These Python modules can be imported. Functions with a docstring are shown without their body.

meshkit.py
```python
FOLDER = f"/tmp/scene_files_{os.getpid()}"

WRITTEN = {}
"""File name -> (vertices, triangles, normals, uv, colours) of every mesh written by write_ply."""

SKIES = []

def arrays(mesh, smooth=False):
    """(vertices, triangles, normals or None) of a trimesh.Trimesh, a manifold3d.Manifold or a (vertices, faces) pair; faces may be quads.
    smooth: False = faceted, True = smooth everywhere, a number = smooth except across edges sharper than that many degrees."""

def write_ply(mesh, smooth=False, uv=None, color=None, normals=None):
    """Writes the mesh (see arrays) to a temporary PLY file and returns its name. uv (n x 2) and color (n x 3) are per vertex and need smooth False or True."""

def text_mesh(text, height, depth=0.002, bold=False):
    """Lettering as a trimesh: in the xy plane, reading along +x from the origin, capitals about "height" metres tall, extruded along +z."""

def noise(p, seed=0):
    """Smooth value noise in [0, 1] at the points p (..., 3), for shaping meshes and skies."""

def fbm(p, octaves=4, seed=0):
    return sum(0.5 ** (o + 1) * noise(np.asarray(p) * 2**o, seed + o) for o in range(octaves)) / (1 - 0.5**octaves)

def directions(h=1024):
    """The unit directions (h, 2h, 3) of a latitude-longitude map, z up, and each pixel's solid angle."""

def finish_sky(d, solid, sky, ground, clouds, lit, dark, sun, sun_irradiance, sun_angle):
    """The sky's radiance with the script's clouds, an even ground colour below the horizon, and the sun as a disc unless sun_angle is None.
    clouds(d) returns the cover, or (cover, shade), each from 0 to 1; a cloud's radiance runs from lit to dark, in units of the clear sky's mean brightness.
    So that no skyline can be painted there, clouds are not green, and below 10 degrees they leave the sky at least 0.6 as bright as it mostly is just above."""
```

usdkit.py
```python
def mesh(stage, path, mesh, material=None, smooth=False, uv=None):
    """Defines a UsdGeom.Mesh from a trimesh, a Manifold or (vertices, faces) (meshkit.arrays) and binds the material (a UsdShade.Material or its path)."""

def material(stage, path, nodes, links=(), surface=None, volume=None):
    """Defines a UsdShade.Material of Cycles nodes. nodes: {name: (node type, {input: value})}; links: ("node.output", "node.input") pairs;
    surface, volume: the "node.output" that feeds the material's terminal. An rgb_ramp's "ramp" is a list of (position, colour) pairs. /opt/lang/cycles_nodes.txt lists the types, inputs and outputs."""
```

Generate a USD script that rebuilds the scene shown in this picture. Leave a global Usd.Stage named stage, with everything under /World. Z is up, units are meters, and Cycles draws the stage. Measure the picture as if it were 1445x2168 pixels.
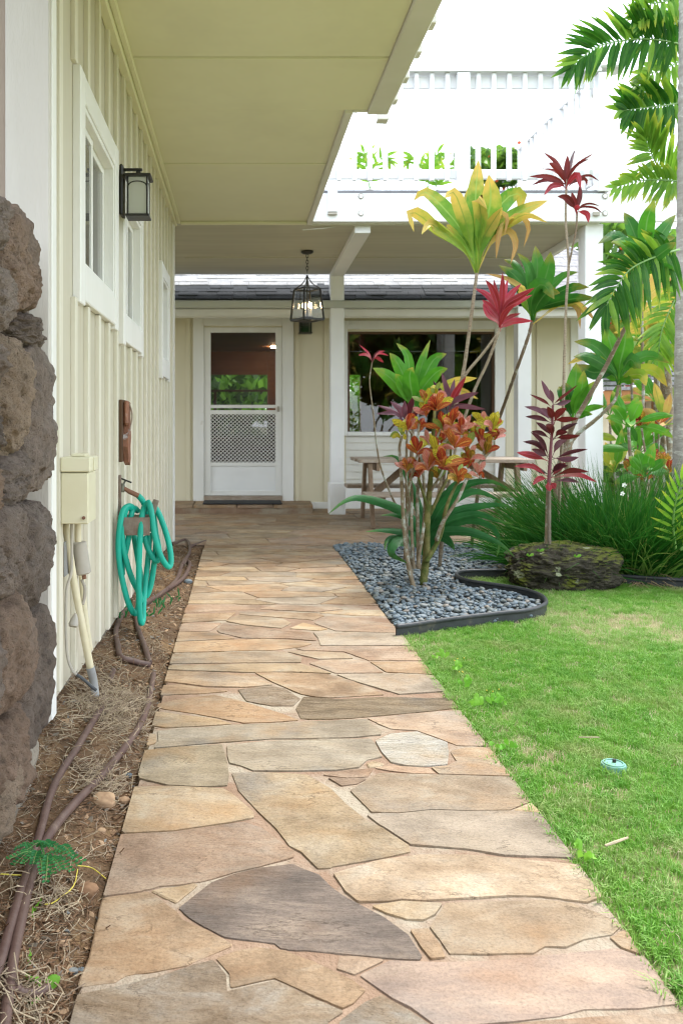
import math, random
import numpy as np
import trimesh, shapely, shapely.ops, shapely.affinity
import usdkit, meshkit
from pxr import Usd, UsdGeom, UsdLux, UsdShade, Gf, Sdf, Vt

stage = Usd.Stage.CreateInMemory()
UsdGeom.SetStageUpAxis(stage, UsdGeom.Tokens.z)
UsdGeom.SetStageMetersPerUnit(stage, 1.0)
UsdGeom.Xform.Define(stage, '/World')
UsdGeom.Scope.Define(stage, '/World/Looks')
random.seed(7)
rng = np.random.default_rng(7)

# ------------------------------------------------------------------ camera, sky, sun
F, EYE = 1800.0, 1.10                      # focal length in photo pixels, eye height in metres
CX, CY = 505.0, 895.0                      # where the level line of sight meets the photo
cam = UsdGeom.Camera.Define(stage, '/World/camera')
cam.AddTranslateOp().Set(Gf.Vec3d(0, 0, EYE))
cam.AddRotateXOp().Set(90.0)
cam.CreateHorizontalApertureAttr(36.0)
cam.CreateVerticalApertureAttr(36.0 * 2168 / 1445)
cam.CreateFocalLengthAttr(F / 1445 * 36.0)
cam.CreateHorizontalApertureOffsetAttr((722.5 - CX) / 1445 * 36.0)
cam.CreateVerticalApertureOffsetAttr(-(1084 - CY) / 1445 * 36.0)
cam.CreateClippingRangeAttr(Gf.Vec2f(0.05, 2000))
cam.CreateFStopAttr(9.0)
cam.CreateFocusDistanceAttr(2.7)
cam.CreateExposureAttr(1.74)

SUN_EL, SUN_AZ = math.radians(62), math.radians(50)      # azimuth = atan2(x, y)
usdkit.material(stage, '/World/Looks/sky_light', {
    'sky': ('sky_texture', {'sky_type': 'single_scattering', 'sun_disc': False, 'sun_elevation': SUN_EL, 'sun_rotation': SUN_AZ, 'air_density': 1.0, 'aerosol_density': 2.0, 'ozone_density': 1.0}),
    'tc': ('texture_coordinate', {}),
    'nz': ('noise_texture', {'scale': 2.2, 'detail': 6.0, 'roughness': 0.55}),
    'cr': ('rgb_ramp', {'ramp': [(0.30, (5.3, 5.85, 6.5)), (0.70, (7.6, 8.1, 8.7))]}),
    'mx': ('mix', {'fac': 0.86}),
    'bg': ('background_shader', {'strength': 0.13}),
}, [('tc.generated', 'nz.vector'), ('nz.fac', 'cr.fac'), ('sky.color', 'mx.color1'), ('cr.color', 'mx.color2'), ('mx.color', 'bg.color')], surface='bg.background')
dome = UsdLux.DomeLight.Define(stage, '/World/sky')
UsdShade.MaterialBindingAPI.Apply(dome.GetPrim()).Bind(UsdShade.Material.Get(stage, '/World/Looks/sky_light'))
dome.GetPrim().SetCustomDataByKey('kind', 'structure')
sun = UsdLux.DistantLight.Define(stage, '/World/sun')
sun.CreateIntensityAttr(0.4)
sun.CreateAngleAttr(12.0)
sun.CreateNormalizeAttr(True)
sun.CreateColorAttr(Gf.Vec3f(1.0, 0.97, 0.93))
sun.AddRotateZOp().Set(-math.degrees(SUN_AZ))
sun.AddRotateXOp().Set(-(90 - math.degrees(SUN_EL)))

# ------------------------------------------------------------------ helpers
def V(*a): return np.array(a, float)
def at(x, y, Y): return V((x - CX) * Y / F, Y, EYE - (y - CY) * Y / F)          # a sight line met at depth Y
def onX(x, y, X):
    Y = X * F / (x - CX); return V(X, Y, EYE - (y - CY) * Y / F)                  # met at a wall plane
def gr(x, y, z=0.0):
    Y = F * (EYE - z) / (y - CY); return V((x - CX) * Y / F, Y, z)                # met at a level

_used = {}
def fresh(parent, name):
    k = (parent, name); n = _used.get(k, 0); _used[k] = n + 1
    return f'{parent}/{name}' if n == 0 else f'{parent}/{name}_{n:03d}'

def data(prim, label=None, cat=None, group=None, kind=None):
    for k, v in (('label', label), ('category', cat), ('group', group), ('kind', kind)):
        if v: prim.SetCustomDataByKey(k, v)
    return prim

def thing(name, label=None, cat=None, loc=(0, 0, 0), rz=0.0, group=None, kind=None):
    p = fresh('/World', name)
    x = UsdGeom.Xform.Define(stage, p)
    if any(loc): x.AddTranslateOp().Set(Gf.Vec3d(*map(float, loc)))
    if rz: x.AddRotateZOp().Set(float(rz))
    data(x.GetPrim(), label, cat, group, kind)
    return p

class MB:
    """collects shapes for one mesh"""
    def __init__(s, off=(0, 0, 0)): s.v, s.f, s.n, s.off = [], [], 0, np.array(off, float)
    def add(s, v, f):
        v = np.asarray(v, float); f = np.asarray(f, int)
        if f.shape[1] == 4: f = np.vstack([f[:, [0, 1, 2]], f[:, [0, 2, 3]]])
        s.v.append(v - s.off); s.f.append(f + s.n); s.n += len(v); return s
    def tm(s, m): return s.add(m.vertices, m.faces)
    def box(s, x0, x1, y0, y1, z0, z1, b=0.0025):
        b = min(b, (x1 - x0) / 2.5, (y1 - y0) / 2.5, (z1 - z0) / 2.5)
        c, h = V((x0 + x1) / 2, (y0 + y1) / 2, (z0 + z1) / 2), V(x1 - x0, y1 - y0, z1 - z0) / 2
        return s.tmat(CB(h, b), c, np.eye(3))
    def tmat(s, vf, c, R): return s.add(vf[0] @ R.T + c, vf[1])
    def bar(s, p0, p1, w, h, up=(0, 0, 1), b=0.002):
        p0, p1 = np.array(p0, float), np.array(p1, float)
        d = p1 - p0; L = np.linalg.norm(d); d /= L
        sd = np.cross(d, up); sd /= np.linalg.norm(sd); u = np.cross(sd, d)
        return s.tmat(CB(V(L, w, h) / 2, b), (p0 + p1) / 2, np.stack([d, sd, u], 1))
    def tube(s, pts, r, n=8, cap=True):
        return s.add(*tube(pts, r, n, cap))
    def cyl(s, p0, p1, r, n=14): return s.add(*tube([p0, p1], r, n, True))
    def build(s, name, m, parent='/World', smooth=False, label=None, cat=None, group=None, kind=None, uv=None):
        p = fresh(parent, name)
        me = usdkit.mesh(stage, p, (np.vstack(s.v), np.vstack(s.f)), MAT[m], smooth, uv)
        me.CreateDoubleSidedAttr(True)
        data(me.GetPrim(), label, cat, group, kind)
        return p

_cb = {}
def CB(h, b):
    k = (tuple(np.round(h, 5)), b)
    if k not in _cb:
        P = []
        for sx in (-1, 1):
            for sy in (-1, 1):
                for sz in (-1, 1):
                    s_ = V(sx, sy, sz)
                    for ax in range(3):
                        q = h - b; q[ax] = h[ax]; P.append(s_ * q)
        m = trimesh.convex.convex_hull(np.array(P)); _cb[k] = (np.array(m.vertices), np.array(m.faces))
    return _cb[k]

def tube(pts, r, n=8, cap=True):
    P = np.asarray(pts, float); m = len(P); R = np.broadcast_to(np.asarray(r, float), (m,))
    T = np.gradient(P, axis=0); T /= np.linalg.norm(T, axis=1, keepdims=True) + 1e-12
    a = V(0, 0, 1) if abs(T[0][2]) < .9 else V(1, 0, 0)
    u = np.cross(T[0], a); u /= np.linalg.norm(u); ang = np.arange(n) / n * 2 * np.pi; rings = []
    for i in range(m):
        u = u - T[i] * (u @ T[i]); u /= np.linalg.norm(u); w = np.cross(T[i], u)
        rings.append(P[i] + R[i] * (np.cos(ang)[:, None] * u + np.sin(ang)[:, None] * w))
    v = np.vstack(rings); f = []
    for i in range(m - 1):
        for j in range(n):
            k = (j + 1) % n; f += [(i*n+j, i*n+k, (i+1)*n+k), (i*n+j, (i+1)*n+k, (i+1)*n+j)]
    if cap:
        v = np.vstack([v, P[0], P[-1]]); a, b = len(v) - 2, len(v) - 1
        for j in range(n):
            k = (j + 1) % n; f += [(a, k, j), (b, (m-1)*n+j, (m-1)*n+k)]
    return v, np.array(f)

def spline(pts, n):
    """Catmull-Rom through pts"""
    P = np.asarray(pts, float)
    if len(P) == 2: return P[0] + np.linspace(0, 1, n)[:, None] * (P[1] - P[0])
    Q = np.vstack([2 * P[0] - P[1], P, 2 * P[-1] - P[-2]]); m = len(P) - 1
    seg = np.linalg.norm(np.diff(P, axis=0), axis=1) ** .5; t0 = np.concatenate([[0], np.cumsum(seg)]); out = []
    for t in np.linspace(0, t0[-1], n):
        i = min(np.searchsorted(t0, t, 'right') - 1, m - 1); u = (t - t0[i]) / (t0[i+1] - t0[i])
        a, b, c, d = Q[i:i+4]
        out.append(.5 * (2*b + (c-a)*u + (2*a-5*b+4*c-d)*u*u + (3*b-a-3*c+d)*u**3))
    return np.array(out)

# ------------------------------------------------------------------ materials
MAT = {}
def M(name, nodes, links, surface): MAT[name] = usdkit.material(stage, '/World/Looks/' + name, nodes, links, surface=surface)

def plain(name, a, b=None, rough=.6, scale=6, bump=.0, bscale=60, stretch=(1, 1, 1), spec=.4, metal=0, detail=5, ramp=(.35, .65), c=None, cscale=2.0, cramp=(.55, .7), cstretch=(1, 1, 1), dist=.01):
    """two tones mixed by noise, a third in patches, fine relief"""
    b = b or tuple(x * .85 for x in a)
    n = {'g': ('geometry', {}), 'mp': ('mapping', {'scale': stretch}), 'n1': ('noise_texture', {'scale': scale, 'detail': detail, 'roughness': .6}),
         'r1': ('rgb_ramp', {'ramp': [(ramp[0], a), (ramp[1], b)]}), 'p': ('principled_bsdf', {'roughness': rough, 'specular_ior_level': spec, 'metallic': metal})}
    l = [('g.position', 'mp.vector'), ('mp.vector', 'n1.vector'), ('n1.fac', 'r1.fac')]
    col = 'r1.color'
    if c:
        n.update({'mp2': ('mapping', {'scale': cstretch}), 'n3': ('noise_texture', {'scale': cscale, 'detail': 6, 'roughness': .65}), 'r3': ('rgb_ramp', {'ramp': [(cramp[0], (0, 0, 0)), (cramp[1], (1, 1, 1))]}), 'mx': ('mix', {'color2': c})})
        l += [('g.position', 'mp2.vector'), ('mp2.vector', 'n3.vector'), ('n3.fac', 'r3.fac'), ('r3.color', 'mx.fac'), (col, 'mx.color1')]
        col = 'mx.color'
    l.append((col, 'p.base_color'))
    if bump:
        n.update({'n2': ('noise_texture', {'scale': bscale, 'detail': 4}), 'bp': ('bump', {'strength': bump, 'distance': dist})})
        l += [('mp.vector', 'n2.vector'), ('n2.fac', 'bp.height'), ('bp.normal', 'p.normal')]
    M(name, n, l, 'p.BSDF')

plain('white_paint', (.80, .80, .78), (.74, .74, .71), .45, 3, .12, 90, (1, 1, .25), c=(.55, .52, .45), cscale=5, cramp=(.66, .80))
plain('shaded_weathered_board', (.57, .545, .50), (.51, .48, .435), .6, 5, .2, 120, (1, 1, .2), c=(.40, .33, .27), cscale=16, cramp=(.68, .78))  # weathered stain, with the shade on the front face mixed into the grey
plain('brown_siding', (.36, .29, .23), (.31, .245, .19), .6, 5, .2, 120, (1, 1, .2))
plain('deck_white', (.82, .83, .83), (.78, .79, .79), .45, 3, .08, 60)
plain('cream_paint', (.555, .52, .415), (.50, .465, .365), .5, 4, .25, 160, (1, 1, .12), c=(.50, .43, .30), cscale=3, cramp=(.60, .80), cstretch=(3, 3, .5), dist=.004)  # sheets tanner than the battens, to paint in the shading beside them
plain('batten_paint', (.69, .66, .56), (.62, .59, .48), .5, 7, .25, 160, (1, 1, .12), c=(.45, .35, .22), cscale=7, cramp=(.66, .80), cstretch=(2, 2, .6), dist=.004)
plain('far_cream', (.68, .63, .475), (.64, .595, .44), .55, 3, .12, 120, (1, 1, .2), dist=.004)
plain('soffit_paint', (.76, .745, .54), (.73, .715, .51), .6, 2.5, .15, 180, c=(.67, .65, .47), cscale=1.2, cramp=(.5, .8), dist=.003)
plain('ceiling_paint', (.53, .51, .40), (.46, .44, .34), .6, 2.5, .2, 40, (.25, 3, 1), dist=.004)
plain('box_paint', (.66, .63, .46), (.62, .58, .41), .4, 8, .05, 200, c=(.42, .24, .10), cscale=14, cramp=(.70, .80))
plain('pipe_cream', (.68, .63, .46), (.62, .56, .38), .45, 12)
plain('pipe_grey', (.32, .33, .33), (.25, .25, .25), .5, 12)
plain('cable_black', (.05, .055, .06), (.07, .075, .08), .5, 12)
plain('plastic_grey', (.44, .41, .35), (.36, .33, .28), .5, 12)
plain('black_metal', (.018, .018, .017), (.03, .028, .024), .42, 20, .1, 120)
plain('dark_interior', (.055, .035, .022), (.07, .045, .028), .8, 2)
plain('interior_wood', (.24, .10, .03), (.18, .075, .022), .6, 2, 0, 60, (1, 1, 8))
plain('interior_frame', (.10, .05, .022), (.08, .04, .018), .6, 2)
plain('blind', (.55, .53, .47), (.48, .46, .40), .7, 3)
plain('screen_dark', (.045, .055, .06), (.06, .07, .075), .8, 30)
plain('decking_grey', (.20, .20, .215), (.16, .16, .17), .7, 8)
plain('old_wood', (.40, .33, .26), (.28, .22, .165), .75, 5, .4, 60, (2, 12, 12), c=(.50, .45, .40), cscale=4, cramp=(.5, .75))
plain('leg_wood', (.20, .135, .085), (.28, .20, .135), .75, 6, .35, 60, (8, 8, 1.5))
plain('carved_wood', (.30, .13, .075), (.16, .075, .045), .6, 10, .5, 60, (3, 3, 1), c=(.45, .42, .42), cscale=9, cramp=(.6, .66))
plain('brown_timber', (.36, .155, .045), (.27, .11, .03), .6, 3)
plain('rubber_mat', (.028, .028, .03), (.04, .04, .042), .85, 50, .4, 200)
plain('edging_plastic', (.022, .024, .026), (.035, .037, .04), .42, 14, .1, 60, c=(.10, .085, .06), cscale=7, cramp=(.62, .75))
plain('hose_green', (.008, .40, .29), (.008, .34, .25), .42, 10)
plain('brown_hose', (.085, .048, .040), (.125, .078, .062), .5, 14, .15, 80, c=(.20, .145, .11), cscale=10, cramp=(.6, .75))
plain('rust_metal', (.17, .115, .085), (.27, .235, .20), .55, 14, .2, 80, metal=.3)
plain('brass', (.17, .16, .12), (.11, .14, .125), .5, 20, .1, 80, metal=.6)
plain('copper_pipe', (.26, .135, .085), (.19, .10, .07), .5, 20, metal=.4)
plain('concrete', (.31, .27, .215), (.19, .165, .13), .9, 9, .8, 45, c=(.16, .14, .11), cscale=7, cramp=(.55, .7), dist=.02)
plain('mortar', (.225, .14, .09), (.29, .20, .135), .9, 7, .8, 110, c=(.33, .28, .21), cscale=2.3, cramp=(.47, .60))
plain('soil', (.088, .052, .027), (.16, .098, .05), .95, 9, .9, 60, c=(.28, .175, .085), cscale=2.2, cramp=(.53, .68), dist=.02)
plain('bed_soil', (.05, .045, .04), (.085, .07, .05), .95, 10, .6, 60)
plain('ground_soil', (.085, .10, .03), (.16, .135, .07), .95, 7, .6, 50)
plain('lawn_soil', (.15, .19, .05), (.27, .24, .12), .95, 12, .6, 60)
plain('twig_pale', (.47, .39, .27), (.36, .28, .18), .8, 30)
plain('twig_grey', (.29, .22, .155), (.20, .145, .10), .8, 30)
plain('twig_brown', (.20, .11, .055), (.13, .072, .036), .8, 30)
plain('bark_bit', (.26, .15, .08), (.16, .085, .045), .85, 30)
plain('chip_tan', (.40, .27, .16), (.30, .19, .11), .85, 40)
for i, (a, b) in enumerate([((.135, .175, .205), (.10, .135, .16)), ((.17, .205, .225), (.135, .165, .185)), ((.085, .11, .125), (.065, .085, .10)), ((.225, .235, .225), (.18, .19, .185)), ((.25, .215, .175), (.185, .165, .145)), ((.14, .165, .165), (.17, .18, .165))]):
    plain(f'pebble_{["blue", "mid", "dark", "pale", "tan", "green"][i]}', a, b, .55, 30, .1, 160)
plain('palm_bark', (.41, .385, .355), (.29, .265, .24), .85, 9, .7, 40, (1, 1, 3), c=(.60, .58, .54), cscale=10, cramp=(.55, .68), cstretch=(1, 1, 2.5), dist=.01)
plain('stem_pale', (.36, .30, .215), (.21, .16, .11), .8, 25, .5, 90, (1, 1, 4))
plain('stem_brown', (.22, .16, .105), (.14, .10, .065), .8, 25, .5, 90, (1, 1, 4), c=(.38, .38, .31), cscale=18, cramp=(.56, .66))
plain('stem_lichen', (.17, .125, .075), (.25, .20, .13), .85, 22, .5, 90, c=(.38, .40, .34), cscale=16, cramp=(.50, .60))
plain('stem_moss', (.12, .115, .035), (.20, .18, .06), .9, 22, .5, 90, c=(.08, .10, .02), cscale=12, cramp=(.45, .6))
plain('stem_green', (.12, .24, .05), (.16, .30, .08), .5, 10)
plain('stem_purple', (.13, .035, .05), (.18, .06, .07), .5, 10)
plain('trunk_dark', (.13, .105, .075), (.22, .19, .15), .9, 9, .6, 40)
plain('sprinkler_green', (.17, .36, .29), (.12, .28, .22), .6, 40, c=(.30, .40, .35), cscale=20)
plain('flower_white', (.85, .85, .80), None, .5, 5)
plain('flower_red', (.55, .06, .02), (.65, .10, .03), .5, 5)
plain('fascia_white', (.70, .69, .64), (.64, .63, .57), .5, 3, .1, 70)
plain('gutter_grey', (.50, .52, .46), (.45, .47, .42), .5, 3)
plain('neighbour_wall', (.62, .53, .37), (.58, .49, .33), .7, 2)
plain('fence_wood', (.55, .47, .34), (.45, .38, .27), .7, 6)
plain('plant_yellow', (.60, .50, .08), (.50, .42, .06), .6, 6)
for nm, a, b in (('shingle_dark', (.036, .040, .046), (.024, .028, .032)), ('shingle_lit', (.40, .40, .41), (.29, .29, .30)), ('shingle_grey', (.30, .29, .30), (.21, .205, .21))):
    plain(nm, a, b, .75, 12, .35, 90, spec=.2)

def rock_mat(name, a, b, pit=.9, c=None):
    M(name, {'g': ('geometry', {}), 'n1': ('noise_texture', {'scale': 4, 'detail': 7, 'roughness': .65}), 'r1': ('rgb_ramp', {'ramp': [(.32, a), (.66, b)]}),
             'n4': ('noise_texture', {'scale': 2.1, 'detail': 4}), 'r4': ('rgb_ramp', {'ramp': [(.5, (0, 0, 0)), (.68, (1, 1, 1))]}), 'm4': ('mix', {'color2': c or tuple(.8 * x for x in b)}),
             'vo': ('voronoi_texture', {'scale': 120, 'randomness': 1.0, 'detail': 2.0}), 'r2': ('rgb_ramp', {'ramp': [(.05, (0, 0, 0)), (.75, (1, 1, 1))]}),
             'n2': ('noise_texture', {'scale': 30, 'detail': 9, 'roughness': .78}), 'ad': ('math', {'math_type': 'multiply_add', 'value2': .45}), 'bp': ('bump', {'strength': 1.0, 'distance': .030}), 'rp': ('rgb_ramp', {'ramp': [(.30, (.30, .28, .26)), (.46, (1, 1, 1)), (.62, (1.25, 1.22, 1.2))]}), 'mp_': ('mix', {'mix_type': 'multiply', 'fac': .85}),
             'p': ('principled_bsdf', {'roughness': .85, 'specular_ior_level': .35})},
      [('g.position', 'n1.vector'), ('g.position', 'n4.vector'), ('n4.fac', 'r4.fac'), ('r4.color', 'm4.fac'), ('g.position', 'vo.vector'), ('g.position', 'n2.vector'), ('n1.fac', 'r1.fac'), ('r1.color', 'm4.color1'), ('n2.fac', 'rp.fac'), ('m4.color', 'mp_.color1'), ('rp.color', 'mp_.color2'), ('mp_.color', 'p.base_color'),
       ('vo.distance', 'r2.fac'), ('r2.color', 'ad.value1'), ('n2.fac', 'ad.value3'), ('ad.value', 'bp.height'), ('bp.normal', 'p.normal')], 'p.BSDF')
rock_mat('lava_grey', (.17, .128, .10), (.28, .225, .185), c=(.31, .265, .23))
rock_mat('lava_brown', (.20, .135, .092), (.31, .22, .16), c=(.25, .20, .165))
rock_mat('lava_dark', (.135, .105, .084), (.24, .19, .155), c=(.28, .24, .21))
rock_mat('lava_tan', (.235, .17, .115), (.35, .265, .19), c=(.22, .17, .13))
rock_mat('joint', (.035, .027, .021), (.06, .047, .038))

# mossy boulder: moss where it faces up, lichen spots
M('boulder', {'g': ('geometry', {}), 'n1': ('noise_texture', {'scale': 7, 'detail': 7, 'roughness': .7}), 'r1': ('rgb_ramp', {'ramp': [(.33, (.018, .016, .011)), (.68, (.085, .074, .052))]}),
    'sx': ('separate_xyz', {}), 'n3': ('noise_texture', {'scale': 6, 'detail': 5, 'roughness': .65}), 'ms': ('math', {'math_type': 'multiply_add', 'value2': .16}), 'r3': ('rgb_ramp', {'ramp': [(.56, (0, 0, 0)), (.74, (1, 1, 1))]}), 'mx': ('mix', {'color2': (.13, .15, .02)}),
    'n4': ('noise_texture', {'scale': 8.5, 'detail': 3}), 'r4': ('rgb_ramp', {'ramp': [(.63, (0, 0, 0)), (.66, (1, 1, 1))]}), 'm2': ('mix', {'color2': (.36, .38, .25)}),
    'n2': ('noise_texture', {'scale': 45, 'detail': 7, 'roughness': .75}), 'bp': ('bump', {'strength': 1.0, 'distance': .02}), 'p': ('principled_bsdf', {'roughness': .9, 'specular_ior_level': .25})},
  [('g.position', 'n1.vector'), ('n1.fac', 'r1.fac'), ('g.normal', 'sx.vector'), ('g.position', 'n3.vector'), ('sx.z', 'ms.value1'), ('n3.fac', 'ms.value3'), ('ms.value', 'r3.fac'), ('r3.color', 'mx.fac'), ('r1.color', 'mx.color1'),
   ('g.position', 'n4.vector'), ('n4.fac', 'r4.fac'), ('r4.color', 'm2.fac'), ('mx.color', 'm2.color1'), ('m2.color', 'p.base_color'), ('g.position', 'n2.vector'), ('n2.fac', 'bp.height'), ('bp.normal', 'p.normal')], 'p.BSDF')

def stone_mat(name, a, b, c, stretch=(2, 3.6, 1), rot=0.2, bump=.35, bscale=28, spk=.6, lay=.55):
    """split stone: stretched bands of three tones, rusty and grey blotches, speckle, and thin layers flaked off in steps"""
    K, w0 = .67, (.0 if name in ('stone_dark', 'stone_ridged', 'stone_white') else .30)
    if name == 'stone_white': K = .92
    a, b, c = (tuple(K * (x * (1 - w0) + y * w0) for x, y in zip(q, t)) for q, t in zip((a, b, c), ((.43, .275, .15), (.51, .35, .205), (.57, .44, .295)))); g = sum(b) / 3
    M(name, {'g': ('geometry', {}), 'ob': ('object_info', {}), 'of': ('vector_math', {'math_type': 'multiply_add', 'vector2': (23., 11., 5.)}), 'mp': ('mapping', {'scale': stretch, 'rotation': (0, 0, rot)}),
             'n1': ('noise_texture', {'scale': 2.2, 'detail': 9, 'roughness': .66, 'distortion': .6}), 'r1': ('rgb_ramp', {'ramp': [(.36, a), (.50, b), (.64, c)]}),
             'n5': ('noise_texture', {'scale': 4.2, 'detail': 7, 'roughness': .62}), 'r5': ('rgb_ramp', {'ramp': [(.36, (.66, .64, .62)), (.50, (.98, .97, .96)), (.66, (1.14, 1.12, 1.08))]}), 'm5': ('mix', {'mix_type': 'multiply', 'fac': .9}),
             'n6': ('noise_texture', {'scale': 3.1, 'detail': 6, 'roughness': .6}), 'o6': ('vector_math', {'math_type': 'add', 'vector2': (7., 3., 1.)}), 'r6': ('rgb_ramp', {'ramp': [(.55, (0, 0, 0)), (.72, (.6, .6, .6))]}), 'm6': ('mix', {'color2': (b[0] * .98, b[1] * .72, b[2] * .46)}),
             'n7': ('noise_texture', {'scale': 2.6, 'detail': 6, 'roughness': .6}), 'o7': ('vector_math', {'math_type': 'add', 'vector2': (17., 13., 2.)}), 'r7': ('rgb_ramp', {'ramp': [(.56, (0, 0, 0)), (.74, (.6, .6, .6))]}), 'm7': ('mix', {'color2': (g * .86, g * .84, g * .78)}),
             'n3': ('noise_texture', {'scale': 130, 'detail': 5, 'roughness': .75}), 'r3': ('rgb_ramp', {'ramp': [(.33, (.55, .53, .50)), (.5, (1, 1, 1)), (.67, (1.25, 1.25, 1.25))]}), 'm3': ('mix', {'mix_type': 'multiply', 'fac': spk}),
             'n8': ('noise_texture', {'scale': 1.5, 'detail': 8, 'roughness': .60}), 'fl': ('math', {'math_type': 'multiply', 'value2': 11.0}), 'fs': ('math', {'math_type': 'floor'}), 'ff': ('math', {'math_type': 'multiply', 'value2': 4.5}), 'fr': ('math', {'math_type': 'fraction'}), 'rf': ('rgb_ramp', {'ramp': [(0, (.45, .42, .40)), (.035, (.62, .60, .58)), (.075, (1, 1, 1)), (.93, (1, 1, 1)), (1.0, (1.12, 1.10, 1.08))]}), 'ng': ('rgb_ramp', {'ramp': [(.48, (0, 0, 0)), (.56, (lay * 1.5, lay * 1.5, lay * 1.5))]}), 'm9': ('mix', {'mix_type': 'multiply'}), 'fw': ('math', {'math_type': 'multiply_add', 'value2': .22 * lay}),
             'n2': ('noise_texture', {'scale': bscale / 5, 'detail': 9, 'roughness': .72}), 'bp': ('bump', {'strength': min(1, bump * 2.0), 'distance': .022}), 'p': ('principled_bsdf', {'roughness': .68, 'specular_ior_level': .3}),
             'hs': ('map_range', {'from_min': 0, 'from_max': 1, 'to_min': .86, 'to_max': 1.10}), 'hv': ('hsv', {'hue': .5, 'saturation': .97})},
      [('ob.random', 'hs.value'), ('ob.random', 'of.vector1'), ('g.position', 'of.vector3'), ('of.vector', 'mp.vector'), ('mp.vector', 'n1.vector'), ('n1.fac', 'r1.fac'), ('of.vector', 'n5.vector'), ('n5.fac', 'r5.fac'), ('r1.color', 'm5.color1'), ('r5.color', 'm5.color2'),
       ('of.vector', 'o6.vector1'), ('o6.vector', 'n6.vector'), ('n6.fac', 'r6.fac'), ('r6.color', 'm6.fac'), ('m5.color', 'm6.color1'), ('of.vector', 'o7.vector1'), ('o7.vector', 'n7.vector'), ('n7.fac', 'r7.fac'), ('r7.color', 'm7.fac'), ('m6.color', 'm7.color1'), ('n8.fac', 'ff.value1'), ('ff.value', 'fr.value1'), ('fr.value', 'rf.fac'), ('n5.fac', 'ng.fac'), ('ng.color', 'm9.fac'), ('m7.color', 'm9.color1'), ('rf.color', 'm9.color2'),
       ('of.vector', 'n3.vector'), ('n3.fac', 'r3.fac'), ('m9.color', 'm3.color1'), ('r3.color', 'm3.color2'), ('m3.color', 'hv.color'), ('hs.result', 'hv.value'), ('hv.color', 'p.base_color'),
       ('mp.vector', 'n8.vector'), ('n8.fac', 'fl.value1'), ('fl.value', 'fs.value1'), ('fs.value', 'fw.value1'), ('mp.vector', 'n2.vector'), ('n2.fac', 'fw.value3'), ('fw.value', 'bp.height'), ('bp.normal', 'p.normal')], 'p.BSDF')
stone_mat('stone_tan', (.40, .25, .135), (.50, .34, .20), (.58, .45, .31))
stone_mat('stone_white', (.50, .42, .31), (.60, .54, .44), (.66, .62, .55), (3, 9, 1), .1, .9, 60, .5)
stone_mat('stone_cream', (.52, .36, .19), (.59, .45, .28), (.63, .53, .38))
stone_mat('stone_rough', (.36, .26, .16), (.52, .41, .29), (.60, .53, .44), (3, 6, 1), .3, .9, 60, .5)
stone_mat('stone_purple', (.33, .26, .23), (.42, .31, .255), (.50, .38, .29), (1.5, 5, 1), -.4, .2, lay=.1)
stone_mat('stone_pink', (.51, .335, .22), (.565, .405, .28), (.60, .465, .345))
stone_mat('stone_dark', (.235, .185, .15), (.32, .25, .20), (.44, .345, .265), (1.5, 6, 1), -.15, .5, 40)
stone_mat('stone_greytan', (.44, .32, .20), (.52, .40, .27), (.575, .485, .36))
stone_mat('stone_grey', (.40, .34, .255), (.48, .41, .32), (.57, .47, .36))
stone_mat('stone_green', (.33, .29, .19), (.42, .36, .24), (.50, .42, .29))
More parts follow.
